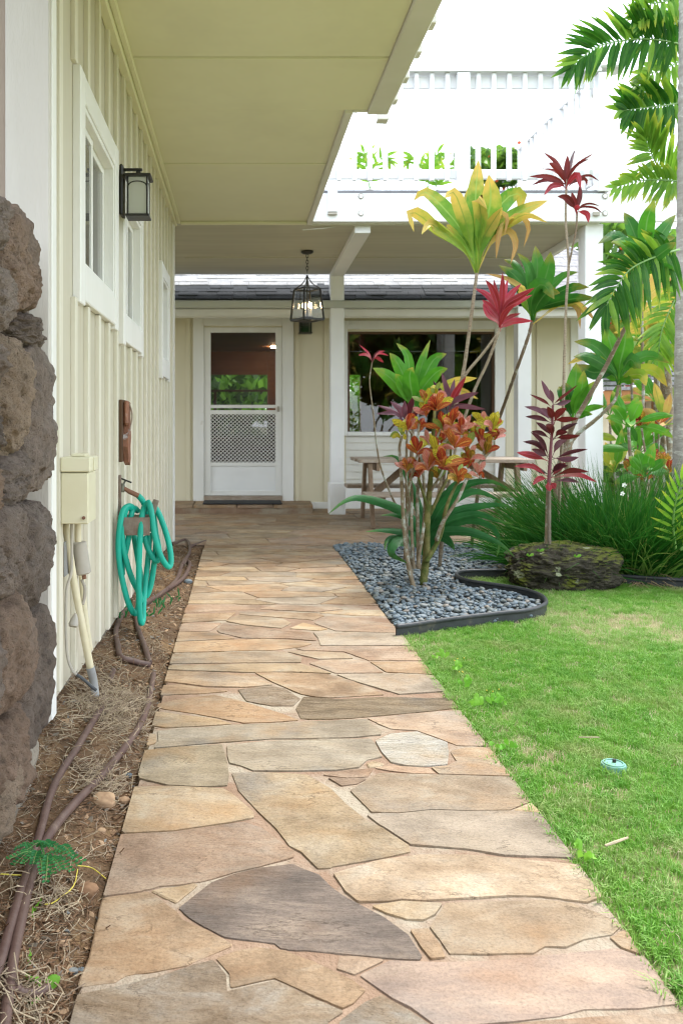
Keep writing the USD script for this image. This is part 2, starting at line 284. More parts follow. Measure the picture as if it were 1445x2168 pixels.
stone_mat('stone_greengrey', (.37, .32, .225), (.46, .41, .31), (.52, .47, .37), (1.5, 4.5, 1), .08)
stone_mat('stone_yellow', (.44, .325, .18), (.51, .385, .23), (.56, .455, .31), (2.2, 4, 1), .9, .6)
stone_mat('stone_orange', (.52, .32, .16), (.57, .38, .22), (.60, .46, .30))
stone_mat('stone_pinktan', (.43, .28, .185), (.50, .345, .24), (.55, .41, .30), bump=.5)
stone_mat('stone_ridged', (.27, .19, .11), (.40, .29, .17), (.48, .37, .24), (2, 9, 1), .35, 1.0, 60)

def leaf_mat(name, a, b, tip=None, tip0=.7, rib=None, edge=None, transl=.30, rough=.38, veins=None, vfreq=9., spec=.28, vfac=.75, spots=.6):
    """a, b: tones; tip colour past tip0 of the leaf's length; rib; edge; veins: feathered coloured veins"""
    n = {'uv': ('uvmap', {'attribute': 'st'}), 'sx': ('separate_xyz', {}), 'ob': ('object_info', {}), 'g': ('geometry', {}), 'n1': ('noise_texture', {'scale': 14, 'detail': 4}),
         'ad': ('math', {'math_type': 'multiply_add', 'value2': .9}), 'r1': ('rgb_ramp', {'ramp': [(.45, a), (1.0, b)]}),
         'c5': ('math', {'math_type': 'subtract', 'value2': .5}), 'ab': ('math', {'math_type': 'absolute'}),
         'wv': ('math', {'math_type': 'multiply', 'value2': 130.}), 'sn': ('math', {'math_type': 'sine'}), 'bp': ('bump', {'strength': .25, 'distance': .004}),
         'p': ('principled_bsdf', {'roughness': rough, 'specular_ior_level': spec}), 't': ('translucent_bsdf', {}), 'mc': ('mix_closure', {'fac': transl})}
    l = [('uv.UV', 'sx.vector'), ('g.position', 'n1.vector'), ('ob.random', 'ad.value1'), ('n1.fac', 'ad.value3'), ('sx.x', 'c5.value1'), ('c5.value', 'ab.value1'), ('sx.x', 'wv.value1'), ('wv.value', 'sn.value1'), ('sn.value', 'bp.height'), ('bp.normal', 'p.normal')]
    n['ad'][1]['value2'] = .55
    l += [('ad.value', 'r1.fac')]
    col = 'r1.color'
    def mixin(k, fac, color):
        nonlocal col
        n[k] = ('mix', {'color2': color}); l.extend([(fac, k + '.fac'), (col, k + '.color1')]); col = k + '.color'
    if veins:
        n.update({'va': ('math', {'math_type': 'multiply_add', 'value2': -.9}), 'vb': ('math', {'math_type': 'multiply', 'value2': vfreq}), 'vf': ('math', {'math_type': 'pingpong', 'value2': .5}), 'vn': ('math', {'math_type': 'multiply_add', 'value2': .30}),
                  'vr': ('rgb_ramp', {'ramp': [(.18, (vfac, vfac, vfac)), (.36, (0, 0, 0))]})})
        l += [('ab.value', 'va.value1'), ('sx.y', 'va.value3'), ('va.value', 'vb.value1'), ('vb.value', 'vf.value1'), ('n1.fac', 'vn.value1'), ('vf.value', 'vn.value3'), ('vf.value', 'vr.fac')]
        mixin('mv', 'vr.color', veins)
    if spots:
        n.update({'n9': ('noise_texture', {'scale': 42, 'detail': 5, 'roughness': .7}), 'r9': ('rgb_ramp', {'ramp': [(.66, (0, 0, 0)), (.72, (spots, spots, spots))]})}); l += [('g.position', 'n9.vector'), ('n9.fac', 'r9.fac')]
        mixin('m9', 'r9.color', (.22, .13, .05))
    if tip:
        n.update({'ta': ('math', {'math_type': 'multiply_add', 'value2': .45}), 'tr': ('map_range', {'from_min': tip0 + .12, 'from_max': tip0 + .42, 'to_min': 0, 'to_max': 1, 'clamp': True})})
        l += [('n1.fac', 'ta.value1'), ('sx.y', 'ta.value3'), ('ta.value', 'tr.value')]
        mixin('mt', 'tr.result', tip)
    if edge:
        n['er'] = ('map_range', {'from_min': .36, 'from_max': .49, 'to_min': 0, 'to_max': 1, 'clamp': True}); l.append(('ab.value', 'er.value')); mixin('me', 'er.result', edge)
    if rib:
        n['rr'] = ('map_range', {'from_min': .02, 'from_max': .06, 'to_min': .8, 'to_max': 0, 'clamp': True}); l.append(('ab.value', 'rr.value')); mixin('mr', 'rr.result', rib)
    l += [(col, 'p.base_color'), (col, 't.color'), ('p.BSDF', 'mc.closure1'), ('t.BSDF', 'mc.closure2')]
    M(name, n, l, 'mc.closure')

leaf_mat('ti_lime', (.10, .27, .025), (.24, .40, .045), (.62, .44, .09), .72, rib=(.30, .45, .10))
leaf_mat('ti_yellow', (.14, .30, .03), (.30, .40, .05), (.60, .44, .09), .55, rib=(.20, .30, .05))
leaf_mat('ti_wilt', (.52, .42, .10), (.60, .44, .12), (.46, .27, .09), .6, rib=(.55, .42, .12))
leaf_mat('ti_green', (.020, .115, .014), (.048, .20, .020), (.30, .24, .05), .86, rib=(.09, .22, .05))
leaf_mat('ti_bright', (.055, .235, .015), (.11, .34, .028), (.44, .36, .07), .88, rib=(.15, .34, .08))
leaf_mat('ti_sunny', (.22, .36, .03), (.40, .44, .05), (.66, .46, .08), .75, rib=(.35, .42, .10))
leaf_mat('ti_red', (.085, .014, .014), (.16, .022, .018), None, rib=(.20, .03, .04))
leaf_mat('ti_crimson', (.22, .018, .022), (.33, .028, .034), None, edge=(.42, .07, .085), rib=(.42, .07, .12))
leaf_mat('ti_pink', (.34, .05, .065), (.54, .21, .21), (.42, .04, .06), .5, edge=(.55, .06, .13), rib=(.38, .12, .16))
leaf_mat('ti_maroon', (.040, .010, .016), (.085, .015, .020), None, edge=(.12, .018, .035))
leaf_mat('ti_plum', (.10, .038, .058), (.17, .075, .10), None, edge=(.24, .05, .085))
leaf_mat('strap_green', (.018, .11, .025), (.035, .17, .045), (.10, .22, .04), .85, rib=(.05, .17, .06), rough=.38)
leaf_mat('palm_green', (.014, .085, .007), (.035, .150, .010), (.16, .30, .02), .80, transl=.42, rib=(.08, .2, .02), spec=.2, rough=.5)
leaf_mat('palm_lime', (.09, .25, .018), (.19, .37, .03), (.36, .42, .04), .7, transl=.45, rib=(.2, .35, .05))
leaf_mat('blade_dark', (.010, .075, .009), (.026, .130, .016), (.07, .17, .02), .8, transl=.28, rough=.6, spec=.15, spots=0)
leaf_mat('blade_light', (.10, .24, .03), (.18, .32, .06), (.32, .34, .10), .75, transl=.3)
leaf_mat('blade_dry', (.42, .33, .20), (.34, .24, .13), None, transl=.2, rough=.7)
leaf_mat('croton_orange', (.58, .13, .028), (.68, .24, .06), (.42, .10, .03), .8, rib=(.66, .42, .10), veins=(.13, .025, .012), vfreq=5, vfac=.95)
leaf_mat('croton_red', (.46, .045, .018), (.56, .09, .025), None, rib=(.60, .25, .05), veins=(.060, .012, .010), vfreq=5, vfac=.95)
leaf_mat('croton_pink', (.66, .30, .23), (.70, .42, .31), None, rib=(.55, .10, .08), veins=(.30, .05, .04), vfreq=5, vfac=.9)
leaf_mat('croton_yellow', (.07, .10, .010), (.12, .12, .012), None, rib=(.70, .60, .06), veins=(.64, .54, .05), vfreq=5, vfac=1.0)
leaf_mat('croton_olive', (.035, .042, .010), (.08, .045, .012), None, rib=(.60, .32, .04), veins=(.46, .26, .03), vfreq=5, vfac=.95)
leaf_mat('croton_green', (.07, .16, .03), (.12, .22, .045), None, rib=(.45, .45, .12), veins=(.38, .42, .10), vfreq=5, vfac=.8)
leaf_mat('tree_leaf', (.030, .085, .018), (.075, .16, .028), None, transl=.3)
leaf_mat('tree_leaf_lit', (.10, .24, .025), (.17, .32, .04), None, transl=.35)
leaf_mat('weed_leaf', (.03, .19, .06), (.06, .26, .07), None, transl=.3)
leaf_mat('sprout_leaf', (.16, .42, .04), (.24, .50, .06), None, transl=.35)

# grass blades: green, drier in patches of the lawn
def grass_mat(name, a, b, dry):
    M(name, {'g': ('geometry', {}), 'ob': ('object_info', {}), 'n1': ('noise_texture', {'scale': 2.2, 'detail': 5, 'roughness': .65}), 'r1': ('rgb_ramp', {'ramp': [(.52, (0, 0, 0)), (.72, (.75, .75, .75))]}), 'r0': ('rgb_ramp', {'ramp': [(0, a), (1, b)]}),
             'mx': ('mix', {'color2': dry}), 'p': ('principled_bsdf', {'roughness': .5, 'specular_ior_level': .3}), 't': ('translucent_bsdf', {}), 'mc': ('mix_closure', {'fac': .35})},
      [('g.position', 'n1.vector'), ('n1.fac', 'r1.fac'), ('ob.random', 'r0.fac'), ('r0.color', 'mx.color1'), ('r1.color', 'mx.fac'), ('mx.color', 'p.base_color'), ('mx.color', 't.color'), ('p.BSDF', 'mc.closure1'), ('t.BSDF', 'mc.closure2')], 'mc.closure')
grass_mat('grass_green', (.108, .295, .030), (.195, .39, .052), (.36, .35, .15))
grass_mat('grass_pale', (.20, .38, .075), (.29, .43, .12), (.44, .40, .22))
grass_mat('grass_straw', (.46, .41, .25), (.54, .48, .31), (.52, .46, .30))

def pane(name, tint, gl=1.0, rough=.0):
    M(name, {'fr': ('fresnel', {'IOR': 1.5}), 'mu': ('math', {'math_type': 'multiply_add', 'value2': gl, 'value3': .01}), 't': ('transparent_bsdf', {'color': tint}), 'g': ('glossy_bsdf', {'color': (1, 1, 1), 'roughness': rough}), 'm': ('mix_closure', {})},
      [('fr.fac', 'mu.value1'), ('mu.value', 'm.fac'), ('t.BSDF', 'm.closure1'), ('g.BSDF', 'm.closure2')], 'm.closure')
pane('clear_glass', (.92, .94, .93))
pane('window_glass', (.78, .78, .75), 1.0)
pane('lamp_glass', (.82, .83, .82), .45)
pane('insect_screen', (.80, .80, .80), .12, .4)
pane('fine_mesh', (.40, .40, .40), .10, .5)
M('frosted_glass', {'p': ('principled_bsdf', {'base_color': (.78, .80, .76), 'roughness': .35}), 't': ('translucent_bsdf', {'color': (.8, .82, .78)}), 'm': ('mix_closure', {'fac': .45})}, [('p.BSDF', 'm.closure1'), ('t.BSDF', 'm.closure2')], 'm.closure')
M('bulb_glow', {'e': ('emission', {'color': (1.0, .70, .36), 'strength': 22.0})}, [], 'e.emission')
M('downlight_glow', {'e': ('emission', {'color': (1.0, .66, .36), 'strength': 70.0})}, [], 'e.emission')

# ------------------------------------------------------------------ ground, path, patio
def zz(y, Y): return EYE - (y - CY) * Y / F
def xx(x, Y): return (x - CX) * Y / F
PL, PR = -.305, .838                                   # path edges
def soil_z(x, y):
    zw = np.interp(y, [0, 1.5, 2.5, 2.9, 4.0, 6.0, 8.0], [.08, .085, .10, .135, .085, .04, .0])
    t = np.clip((PL - x) / .30, 0, 1.6)
    return -.032 + (zw + .02) * t

def sheet(poly_fn, x0, x1, y0, y1, step, zf):
    nx, ny = int((x1 - x0) / step) + 2, int((y1 - y0) / step) + 2
    X, Y = np.meshgrid(np.linspace(x0, x1, nx), np.linspace(y0, y1, ny)); v = np.stack([X, Y, zf(X, Y)], -1).reshape(-1, 3)
    i = np.arange(nx * ny).reshape(ny, nx); f = np.stack([i[:-1, :-1], i[:-1, 1:], i[1:, 1:], i[1:, :-1]], -1).reshape(-1, 4)
    if poly_fn is not None:
        c = v[f].mean(1); f = f[poly_fn(c[:, 0], c[:, 1])]
    return v, f

MB().box(-120, 120, -60, 240, -.6, -.10, .001).build('ground', 'ground_soil', kind='structure')
v, f = sheet(None, -1.6, PL + .01, -2.5, 8.05, .03, lambda X, Y: soil_z(X, Y) + .022 * (meshkit.fbm(np.stack([X * 9, Y * 9, X * 0], -1), 4, 3) - .5) + .010 * (meshkit.noise(np.stack([X * 60, Y * 60, X * 0], -1), 5) - .5))
MB().add(v, f).build('soil_bed', 'soil', smooth=True, kind='structure')

STONES = [
    ('tan', [(-0.313,1.968),(-0.214,1.991),(-0.187,1.972),(-0.142,1.913),(-0.132,1.882),(-0.071,1.842),(-0.019,1.794),(-0.048,1.77),(-0.107,1.731),(-0.169,1.712),(-0.228,1.697),(-0.247,1.679),(-0.307,1.668)]),
    ('cream', [(-0.208,1.997),(-0.106,2.025),(-0.145,1.956)]),
    ('rough', [(-0.307,1.634),(-0.218,1.664),(-0.143,1.695),(-0.086,1.726),(-0.053,1.738),(-0.028,1.695),(-0.025,1.642),(0.069,1.674),(0.136,1.627),(0.171,1.603),(0.192,1.59),(0.162,1.564),(0.149,1.527),(0.133,1.426),(-0.305,1.426)]),
    ('tan', [(-0.045,1.743),(-0.003,1.769),(0.038,1.78),(0.095,1.769),(0.153,1.732),(0.222,1.677),(0.242,1.649),(0.215,1.614),(0.193,1.601),(0.169,1.621),(0.137,1.637),(0.071,1.683),(-0.019,1.651),(-0.022,1.695)]),
    ('rough', [(0.192,1.564),(0.241,1.61),(0.274,1.629),(0.322,1.582),(0.351,1.543),(0.37,1.487),(0.301,1.405),(0.144,1.43),(0.165,1.515)]),
    ('purple', [(0.245,1.693),(0.311,1.737),(0.417,1.731),(0.531,1.737),(0.66,1.757),(0.792,1.777),(0.828,1.748),(0.828,1.613),(0.752,1.601),(0.647,1.598),(0.593,1.579),(0.504,1.566),(0.417,1.556),(0.364,1.552),(0.326,1.604),(0.296,1.629)]),
    ('pink', [(0.379,1.537),(0.458,1.552),(0.569,1.561),(0.675,1.572),(0.822,1.579),(0.817,1.476),(0.792,1.405),(0.351,1.425)]),
    ('dark', [(-0.132,1.928),(-0.063,2.033),(-0.007,2.073),(0.056,2.1),(0.134,2.118),(0.157,2.095),(0.193,2.069),(0.216,2.016),(0.24,1.978),(0.275,1.939),(0.319,1.893),(0.361,1.827),(0.375,1.755),(0.368,1.744),(0.305,1.752),(0.235,1.763),(0.14,1.777),(0.092,1.779),(0.078,1.8),(-0.028,1.822),(-0.063,1.849),(-0.108,1.893)]),
    ('pink', [(0.21,1.748),(0.263,1.761),(0.306,1.737),(0.265,1.711),(0.235,1.697),(0.201,1.715)]),
    ('greytan', [(0.476,1.943),(0.597,1.952),(0.713,1.955),(0.761,1.943),(0.807,1.902),(0.834,1.861),(0.801,1.83),(0.735,1.814),(0.686,1.788),(0.643,1.79),(0.611,1.767),(0.52,1.764),(0.439,1.764),(0.43,1.814),(0.42,1.855)]),
    ('cream', [(0.307,1.934),(0.376,1.952),(0.463,1.943),(0.464,1.925),(0.409,1.885),(0.373,1.887),(0.332,1.911)]),
    ('tan', [(0.375,1.842),(0.41,1.846),(0.422,1.814),(0.422,1.752),(0.396,1.749),(0.386,1.782)]),
    ('tan', [(0.795,1.818),(0.836,1.838),(0.828,1.757),(0.806,1.777)]),
    ('pinktan', [(-0.319,2.27),(-0.176,2.284),(-0.051,2.323),(0.014,2.34),(0.061,2.306),(0.139,2.181),(0.137,2.157),(0.056,2.114),(-0.017,2.081),(-0.064,2.054),(-0.11,2.033),(-0.189,2.022),(-0.254,1.982),(-0.312,1.975),(-0.315,2.104)]),
    ('cream', [(-0.316,2.566),(-0.21,2.572),(-0.05,2.555),(-0.026,2.528),(0.039,2.401),(0.04,2.371),(-0.051,2.333),(-0.177,2.291),(-0.302,2.279),(-0.318,2.302),(-0.32,2.438)]),
    ('yellow', [(-0.018,2.667),(0.04,2.673),(0.139,2.667),(0.212,2.655),(0.274,2.555),(0.308,2.45),(0.35,2.354),(0.388,2.306),(0.439,2.214),(0.438,2.183),(0.357,2.15),(0.228,2.109),(0.226,2.104),(0.197,2.102),(0.164,2.181),(0.135,2.212),(0.104,2.308),(0.053,2.419),(0.003,2.542)]),
    ('greytan', [(0.337,2.542),(0.443,2.667),(0.618,2.655),(0.855,2.637),(0.859,2.482),(0.77,2.419),(0.635,2.416),(0.553,2.423),(0.448,2.401),(0.377,2.407)]),
    ('grey', [(0.363,2.383),(0.506,2.411),(0.638,2.407),(0.766,2.407),(0.86,2.389),(0.862,2.308),(0.849,2.152),(0.679,2.166),(0.593,2.196),(0.446,2.222),(0.402,2.297)]),
    ('cream', [(0.78,2.423),(0.858,2.473),(0.864,2.395),(0.789,2.411)]),
    ('greytan', [(0.234,2.072),(0.354,2.134),(0.458,2.16),(0.583,2.16),(0.677,2.144),(0.843,2.112),(0.841,1.975),(0.799,1.953),(0.698,1.978),(0.626,1.98),(0.522,1.97),(0.393,1.957),(0.275,1.957),(0.253,1.998)]),
    ('green', [(-0.334,2.848),(-0.194,2.884),(-0.059,2.901),(-0.04,2.755),(-0.033,2.653),(-0.037,2.581),(-0.124,2.569),(-0.209,2.583),(-0.304,2.634),(-0.322,2.703)]),
    ('greengrey', [(-0.286,3.032),(-0.147,3.061),(-0.03,3.093),(0.089,3.106),(0.21,3.121),(0.473,3.152),(0.477,3.144),(0.487,3.089),(0.509,3.04),(0.499,3.003),(0.395,2.977),(0.222,2.966),(0.114,2.963),(-0.051,2.933),(-0.195,2.9),(-0.283,2.882),(-0.274,2.939)]),
    ('greengrey', [(-0.036,2.891),(0.028,2.916),(0.141,2.936),(0.278,2.948),(0.278,2.954),(0.457,2.954),(0.464,2.909),(0.469,2.802),(0.416,2.775),(0.382,2.718),(0.306,2.696),(0.202,2.69),(0.046,2.692),(0.01,2.728),(-0.032,2.755)]),
    ('cream', [(-0.34,3.247),(-0.215,3.195),(-0.091,3.158),(-0.03,3.106),(-0.148,3.084),(-0.266,3.073),(-0.334,3.098)]),
    ('cream', [(-0.325,3.016),(-0.279,2.992),(-0.276,2.931),(-0.328,2.894)]),
    ('orange', [(-0.338,3.313),(-0.228,3.387),(-0.099,3.436),(-0.007,3.375),(0.155,3.223),(0.218,3.149),(0.108,3.128),(0.018,3.123),(-0.155,3.216),(-0.283,3.271)]),
    ('tan', [(-0.342,3.556),(-0.24,3.567),(-0.115,3.512),(-0.047,3.484),(-0.153,3.457),(-0.34,3.436)]),
    ('tan', [(-0.336,3.772),(-0.148,3.742),(0.05,3.71),(0.139,3.571),(0.023,3.54),(-0.141,3.555),(-0.267,3.604),(-0.34,3.626)]),
    ('rough', [(-0,3.506),(0.136,3.549),(0.189,3.516),(0.241,3.391),(0.21,3.309),(0.127,3.309),(0.032,3.366),(0.02,3.422)]),
    ('ridged', [(0.262,3.412),(0.333,3.397),(0.41,3.383),(0.584,3.412),(0.751,3.397),(0.857,3.404),(0.882,3.3),(0.744,3.253),(0.58,3.211),(0.421,3.173),(0.297,3.156),(0.234,3.166),(0.223,3.271)]),
    ('tan', [(0.076,3.739),(0.171,3.742),(0.377,3.722),(0.412,3.693),(0.483,3.62),(0.583,3.442),(0.416,3.413),(0.336,3.403),(0.257,3.447),(0.149,3.606)]),
    ('grey', [(0.432,3.716),(0.639,3.725),(0.868,3.696),(0.844,3.488),(0.651,3.45),(0.485,3.634)]),
    ('cream', [(-0.334,3.845),(-0.197,3.851),(0.026,3.876),(0.285,3.876),(0.404,3.734),(0.242,3.76),(0.051,3.751),(-0.193,3.778),(-0.339,3.799)]),
    ('greytan', [(-0.333,4.044),(-0.114,4.068),(0.206,4.082),(0.293,3.983),(0.283,3.908),(0.026,3.902),(-0.337,3.886)]),
    ('orange', [(-0.331,4.261),(-0.12,4.295),(0.128,4.326),(0.267,4.303),(0.36,4.23),(0.312,4.182),(0.169,4.114),(-0.115,4.096),(-0.33,4.075)]),
    ('greytan', [(0.239,4.085),(0.297,4.099),(0.5,4.061),(0.531,3.976),(0.374,3.963)]),
    ('pink', [(0.326,3.889),(0.399,3.943),(0.532,3.95),(0.59,3.911),(0.634,3.748),(0.426,3.742)]),
    ('orange', [(0.608,3.911),(0.869,3.908),(0.87,3.719),(0.653,3.757)]),
    ('pinktan', [(0.281,4.149),(0.375,4.178),(0.885,4.178),(0.871,3.94),(0.603,3.94),(0.508,4.092),(0.308,4.121)]),
    ('grey', [(0.395,4.46),(0.596,4.468),(0.874,4.439),(0.874,4.208),(0.408,4.208),(0.408,4.346)]),
    ('pinktan', [(-0.111,4.51),(-0.082,4.665),(0.186,4.519),(0.374,4.456),(0.39,4.295),(0.259,4.338),(0.019,4.35),(-0.099,4.46)]),
    ('tan', [(-0.327,4.477),(-0.145,4.456),(-0.021,4.338),(-0.121,4.318),(-0.328,4.284)]),
    ('pinktan', [(-0.323,4.651),(-0.098,4.665),(-0.152,4.498),(-0.322,4.485)]),
    ('greytan', [(-0.067,4.716),(-0.007,4.865),(0.246,4.772),(0.284,4.665),(0.228,4.558),(0.031,4.633)]),
    ('cream', [(0.277,4.549),(0.354,4.674),(0.469,4.536),(0.424,4.502)]),
    ('pink', [(0.501,4.84),(0.639,4.791),(0.856,4.633),(0.843,4.456),(0.513,4.502),(0.418,4.665)]),
    ('tan', [(-0.323,4.89),(-0.019,4.925),(-0.069,4.744),(-0.321,4.688)]),
    ('tan', [(0.01,4.956),(0.452,4.915),(0.485,4.85),(0.415,4.749),(0.253,4.806),(0.01,4.89)]),
    ('cream', [(0.47,4.93),(0.621,4.997),(0.839,4.992),(0.836,4.855),(0.65,4.87)]),
    ('pinktan', [(-0.321,5.132),(-0.026,5.16),(0.134,5.115),(0.091,5.024),(-0.318,4.93)]),
    ('pink', [(0.132,5.024),(0.217,5.132),(0.56,5.077),(0.613,5.024),(0.455,4.951)]),
    ('pink', [(0.483,3.163),(0.609,3.198),(0.753,3.238),(0.882,3.253),(0.875,3.098),(0.868,2.897),(0.775,2.9),(0.745,2.904),(0.684,2.988),(0.638,3.043),(0.547,3.06),(0.514,3.109)]),
    ('white', [(0.476,2.939),(0.537,3.003),(0.634,3.024),(0.674,2.972),(0.714,2.924),(0.698,2.837),(0.669,2.739),(0.603,2.726),(0.541,2.732),(0.496,2.757),(0.478,2.851)]),
    ('orange', [(0.709,2.844),(0.768,2.874),(0.867,2.877),(0.867,2.768),(0.856,2.646),(0.761,2.655),(0.631,2.662),(0.618,2.713),(0.665,2.723),(0.711,2.761)]),
    ('pink', [(0.437,2.713),(0.498,2.725),(0.569,2.713),(0.605,2.703),(0.615,2.665),(0.56,2.67),(0.481,2.69)]),
    ('cream', [(0.42,2.745),(0.44,2.76),(0.459,2.744),(0.448,2.723),(0.42,2.715)]),
    ('pinktan', [(0.266,2.66),(0.357,2.692),(0.424,2.703),(0.399,2.646),(0.335,2.638)]),
    ('pinktan', [(0.281,2.634),(0.391,2.626),(0.359,2.592),(0.313,2.581)]),
    ('cream', [(0.694,2.948),(0.736,2.888),(0.711,2.856),(0.72,2.909)]),
]


def stone_mesh(poly, top, thick=.03, jit=.007, seed=0, slope=(0, 0)):
    pg = poly.buffer(-.003).buffer(.001).buffer(-.004, join_style=1).buffer(.004, join_style=1)
    if pg.is_empty: pg = poly
    if pg.geom_type != 'Polygon': pg = max(pg.geoms, key=lambda g: g.area)
    ring = shapely.segmentize(pg.exterior, .028); p = np.array(ring.coords)[:-1]
    if not shapely.LinearRing(p).is_ccw: p = p[::-1]
    nz = meshkit.noise(np.c_[p * 28, np.full(len(p), seed)], seed) - .5; nz2 = meshkit.noise(np.c_[p * 9, np.full(len(p), seed)], seed + 1) - .5
    t = np.roll(p, -1, 0) - np.roll(p, 1, 0); n = np.c_[t[:, 1], -t[:, 0]]; n /= np.linalg.norm(n, axis=1, keepdims=True) + 1e-9
    out = p + n * (nz * jit + nz2 * jit * 1.5)[:, None]; inn = out - n * .0035
    try:
        q = shapely.Polygon(inn)
        if not q.is_valid: raise ValueError
        tv, tf = (np.asarray(a_) for a_ in trimesh.creation.triangulate_polygon(q, engine='earcut'))
        if tv.ndim != 2 or not len(tf): raise ValueError
    except Exception:
        q = pg.buffer(-.004); out = None
        return trimesh.creation.extrude_polygon(pg, thick).apply_translation((0, 0, top - thick))
    c = p.mean(0)
    zt = lambda a: top + (a[:, 0] - c[0]) * slope[0] + (a[:, 1] - c[1]) * slope[1]
    m = len(p); i = np.arange(m); k = (i + 1) % m
    v = np.vstack([np.c_[out, np.full(m, top - thick)], np.c_[out, zt(out) - .0022], np.c_[inn, zt(inn)], np.c_[tv[:, :2], zt(tv[:, :2])]])
    f = np.vstack([np.c_[i, k, m + k], np.c_[i, m + k, m + i], np.c_[m + i, m + k, 2 * m + k], np.c_[m + i, 2 * m + k, 2 * m + i], np.asarray(tf) + 3 * m])
    nrm = np.cross(tv[tf[:, 1]] - tv[tf[:, 0]], tv[tf[:, 2]] - tv[tf[:, 0]]) if tv.shape[1] == 3 else (tv[tf[:, 1], 0] - tv[tf[:, 0], 0]) * (tv[tf[:, 2], 1] - tv[tf[:, 0], 1]) - (tv[tf[:, 1], 1] - tv[tf[:, 0], 1]) * (tv[tf[:, 2], 0] - tv[tf[:, 0], 0])
    if np.sum(nrm) < 0: f[-len(tf):] = f[-len(tf):, ::-1]
    return trimesh.Trimesh(v, f, process=False)

path = thing('path', kind='structure')
patio = thing('patio', kind='structure')
def mortar_z(X, Y): return -.0040 + .003 * (meshkit.fbm(np.stack([X * 7, Y * 7, X * 0], -1), 3, 9) - .5) + .003 * (meshkit.noise(np.stack([X * 50, Y * 50, X * 0], -1), 2) - .5)
v, f = sheet(None, PL, PR, -2.5, 7.66, .025, mortar_z)
mb = MB().add(v, f).box(PL, PR - .004, -2.5, 7.655, -.13, -.014, .004)
mb.build('mortar', 'mortar', path)
def edge_l(y): return PL + .006 * math.sin(y * 5.1) + .005 * math.sin(y * 13)
pathpoly = shapely.Polygon([(PL - .012, -2.5), (PR + .012, -2.5), (PR + .012, 7.64), (PL - .012, 7.64)])
done = []
prng = random.Random(3)
def put_stone(pg, colour, parent, i):
    pg = pg.intersection(pathpoly if parent == path else pg)
    if pg.is_empty: return
    if pg.geom_type != 'Polygon': pg = max(pg.geoms, key=lambda g: g.area)
    if pg.area < .0015: return
    m = stone_mesh(pg, prng.uniform(-.0010, .0012), .03, seed=i, slope=(prng.uniform(-.003, .003), prng.uniform(-.003, .003)))
    MB().tm(m).build('flagstone', 'stone_' + colour, parent)
for i, (c, p) in enumerate(STONES):
    pg = shapely.Polygon(p).buffer(0)
    pg = pg.buffer(.005, join_style=2)
    if done: pg = pg.difference(shapely.ops.unary_union(done).buffer(.0028))
    if pg.geom_type != 'Polygon': pg = max(pg.geoms, key=lambda q: q.area)
    put_stone(pg, c, path, i); done.append(pg)
allstone = shapely.ops.unary_union(done)
COLS = ['tan', 'cream', 'greytan', 'pinktan', 'pink', 'orange', 'greytan', 'tan', 'grey', 'cream', 'greytan', 'tan']
def voro(x0, x1, y0, y1, dx, dy, clip, parent, gap, seed, avoid=None):
    r = random.Random(seed); pts = []; ny = int((y1 - y0) / dy)
    for j in range(-1, ny + 2):
        nx = max(1, int((x1 - x0) / dx)); o = r.uniform(-.5, .5)
        for i in range(-1, nx + 2):
            pts.append((x0 + (i + .5 + o + r.uniform(-.36, .36)) * dx, (y0 + (j + .5 + r.uniform(-.34, .34)) * dy)))
    sc = [(a, b * dx / dy) for a, b in pts]
    cells = shapely.voronoi_polygons(shapely.MultiPoint(sc), extend_to=shapely.box(x0 - 2, (y0 - 2) * dx / dy, x1 + 2, (y1 + 2) * dx / dy))
    for i, g in enumerate(cells.geoms):
        g = shapely.affinity.scale(g, 1, dy / dx, origin=(0, 0)).intersection(clip)
        if avoid is not None: g = g.difference(avoid)
        if g.geom_type == 'MultiPolygon': g = max(g.geoms, key=lambda q: q.area)
        if g.geom_type != 'Polygon': continue
        g = g.buffer(-gap / 2)
        if g.geom_type == 'MultiPolygon': g = max(g.geoms, key=lambda q: q.area)
        if g.is_empty or g.area < .004: continue
        put_stone(g, r.choice(COLS), parent, 300 + i)
rowclip = shapely.Polygon([(PL - .01, 5.17), (.24, 5.14), (.5, 5.16), (PR + .01, 5.12), (PR + .01, 7.64), (PL - .01, 7.64)])
voro(PL, PR, 5.15, 7.64, .43, .19, rowclip, path, .008, 11, allstone)
voro(PL, PR, -.6, 1.62, .5, .30, shapely.box(PL, -.6, PR, 1.60), path, .025, 12, allstone.buffer(.02))
# patio under the roof of the deck
v, f = sheet(None, -3.0, 4.6, 7.66, 10.92, .06, mortar_z)
MB().add(v, f).box(-3.0, 4.6, 7.664, 10.92, -.13, -.014, .004).build('mortar', 'mortar', patio)
voro(-.7, 4.6, 7.66, 10.9, .62, .36, shapely.unary_union([shapely.box(PL, 7.655, 4.59, 8.0), shapely.box(-1.4, 8.0, 4.59, 10.9)]), patio, .010, 21)
step = thing('door_step', kind='structure')
MB().box(-1.2, .90, 10.28, 10.9, -.02, .085, .012).build('step_base', 'mortar', step)
xs = [-1.2, -.55, -.02, .42, .905]
for i in range(4):
    pg = shapely.Polygon([(xs[i] + .006, 10.265), (xs[i + 1] - .006, 10.268 + .01 * (i % 2)), (xs[i + 1] + .02 * (i % 2) - .006, 10.9), (xs[i] + .006 + .02 * ((i + 1) % 2), 10.9)])
    MB().tm(stone_mesh(pg, .10, .03, seed=70 + i)).build('flagstone', 'stone_' + ['tan', 'orange', 'pinktan', 'tan'][i], step)

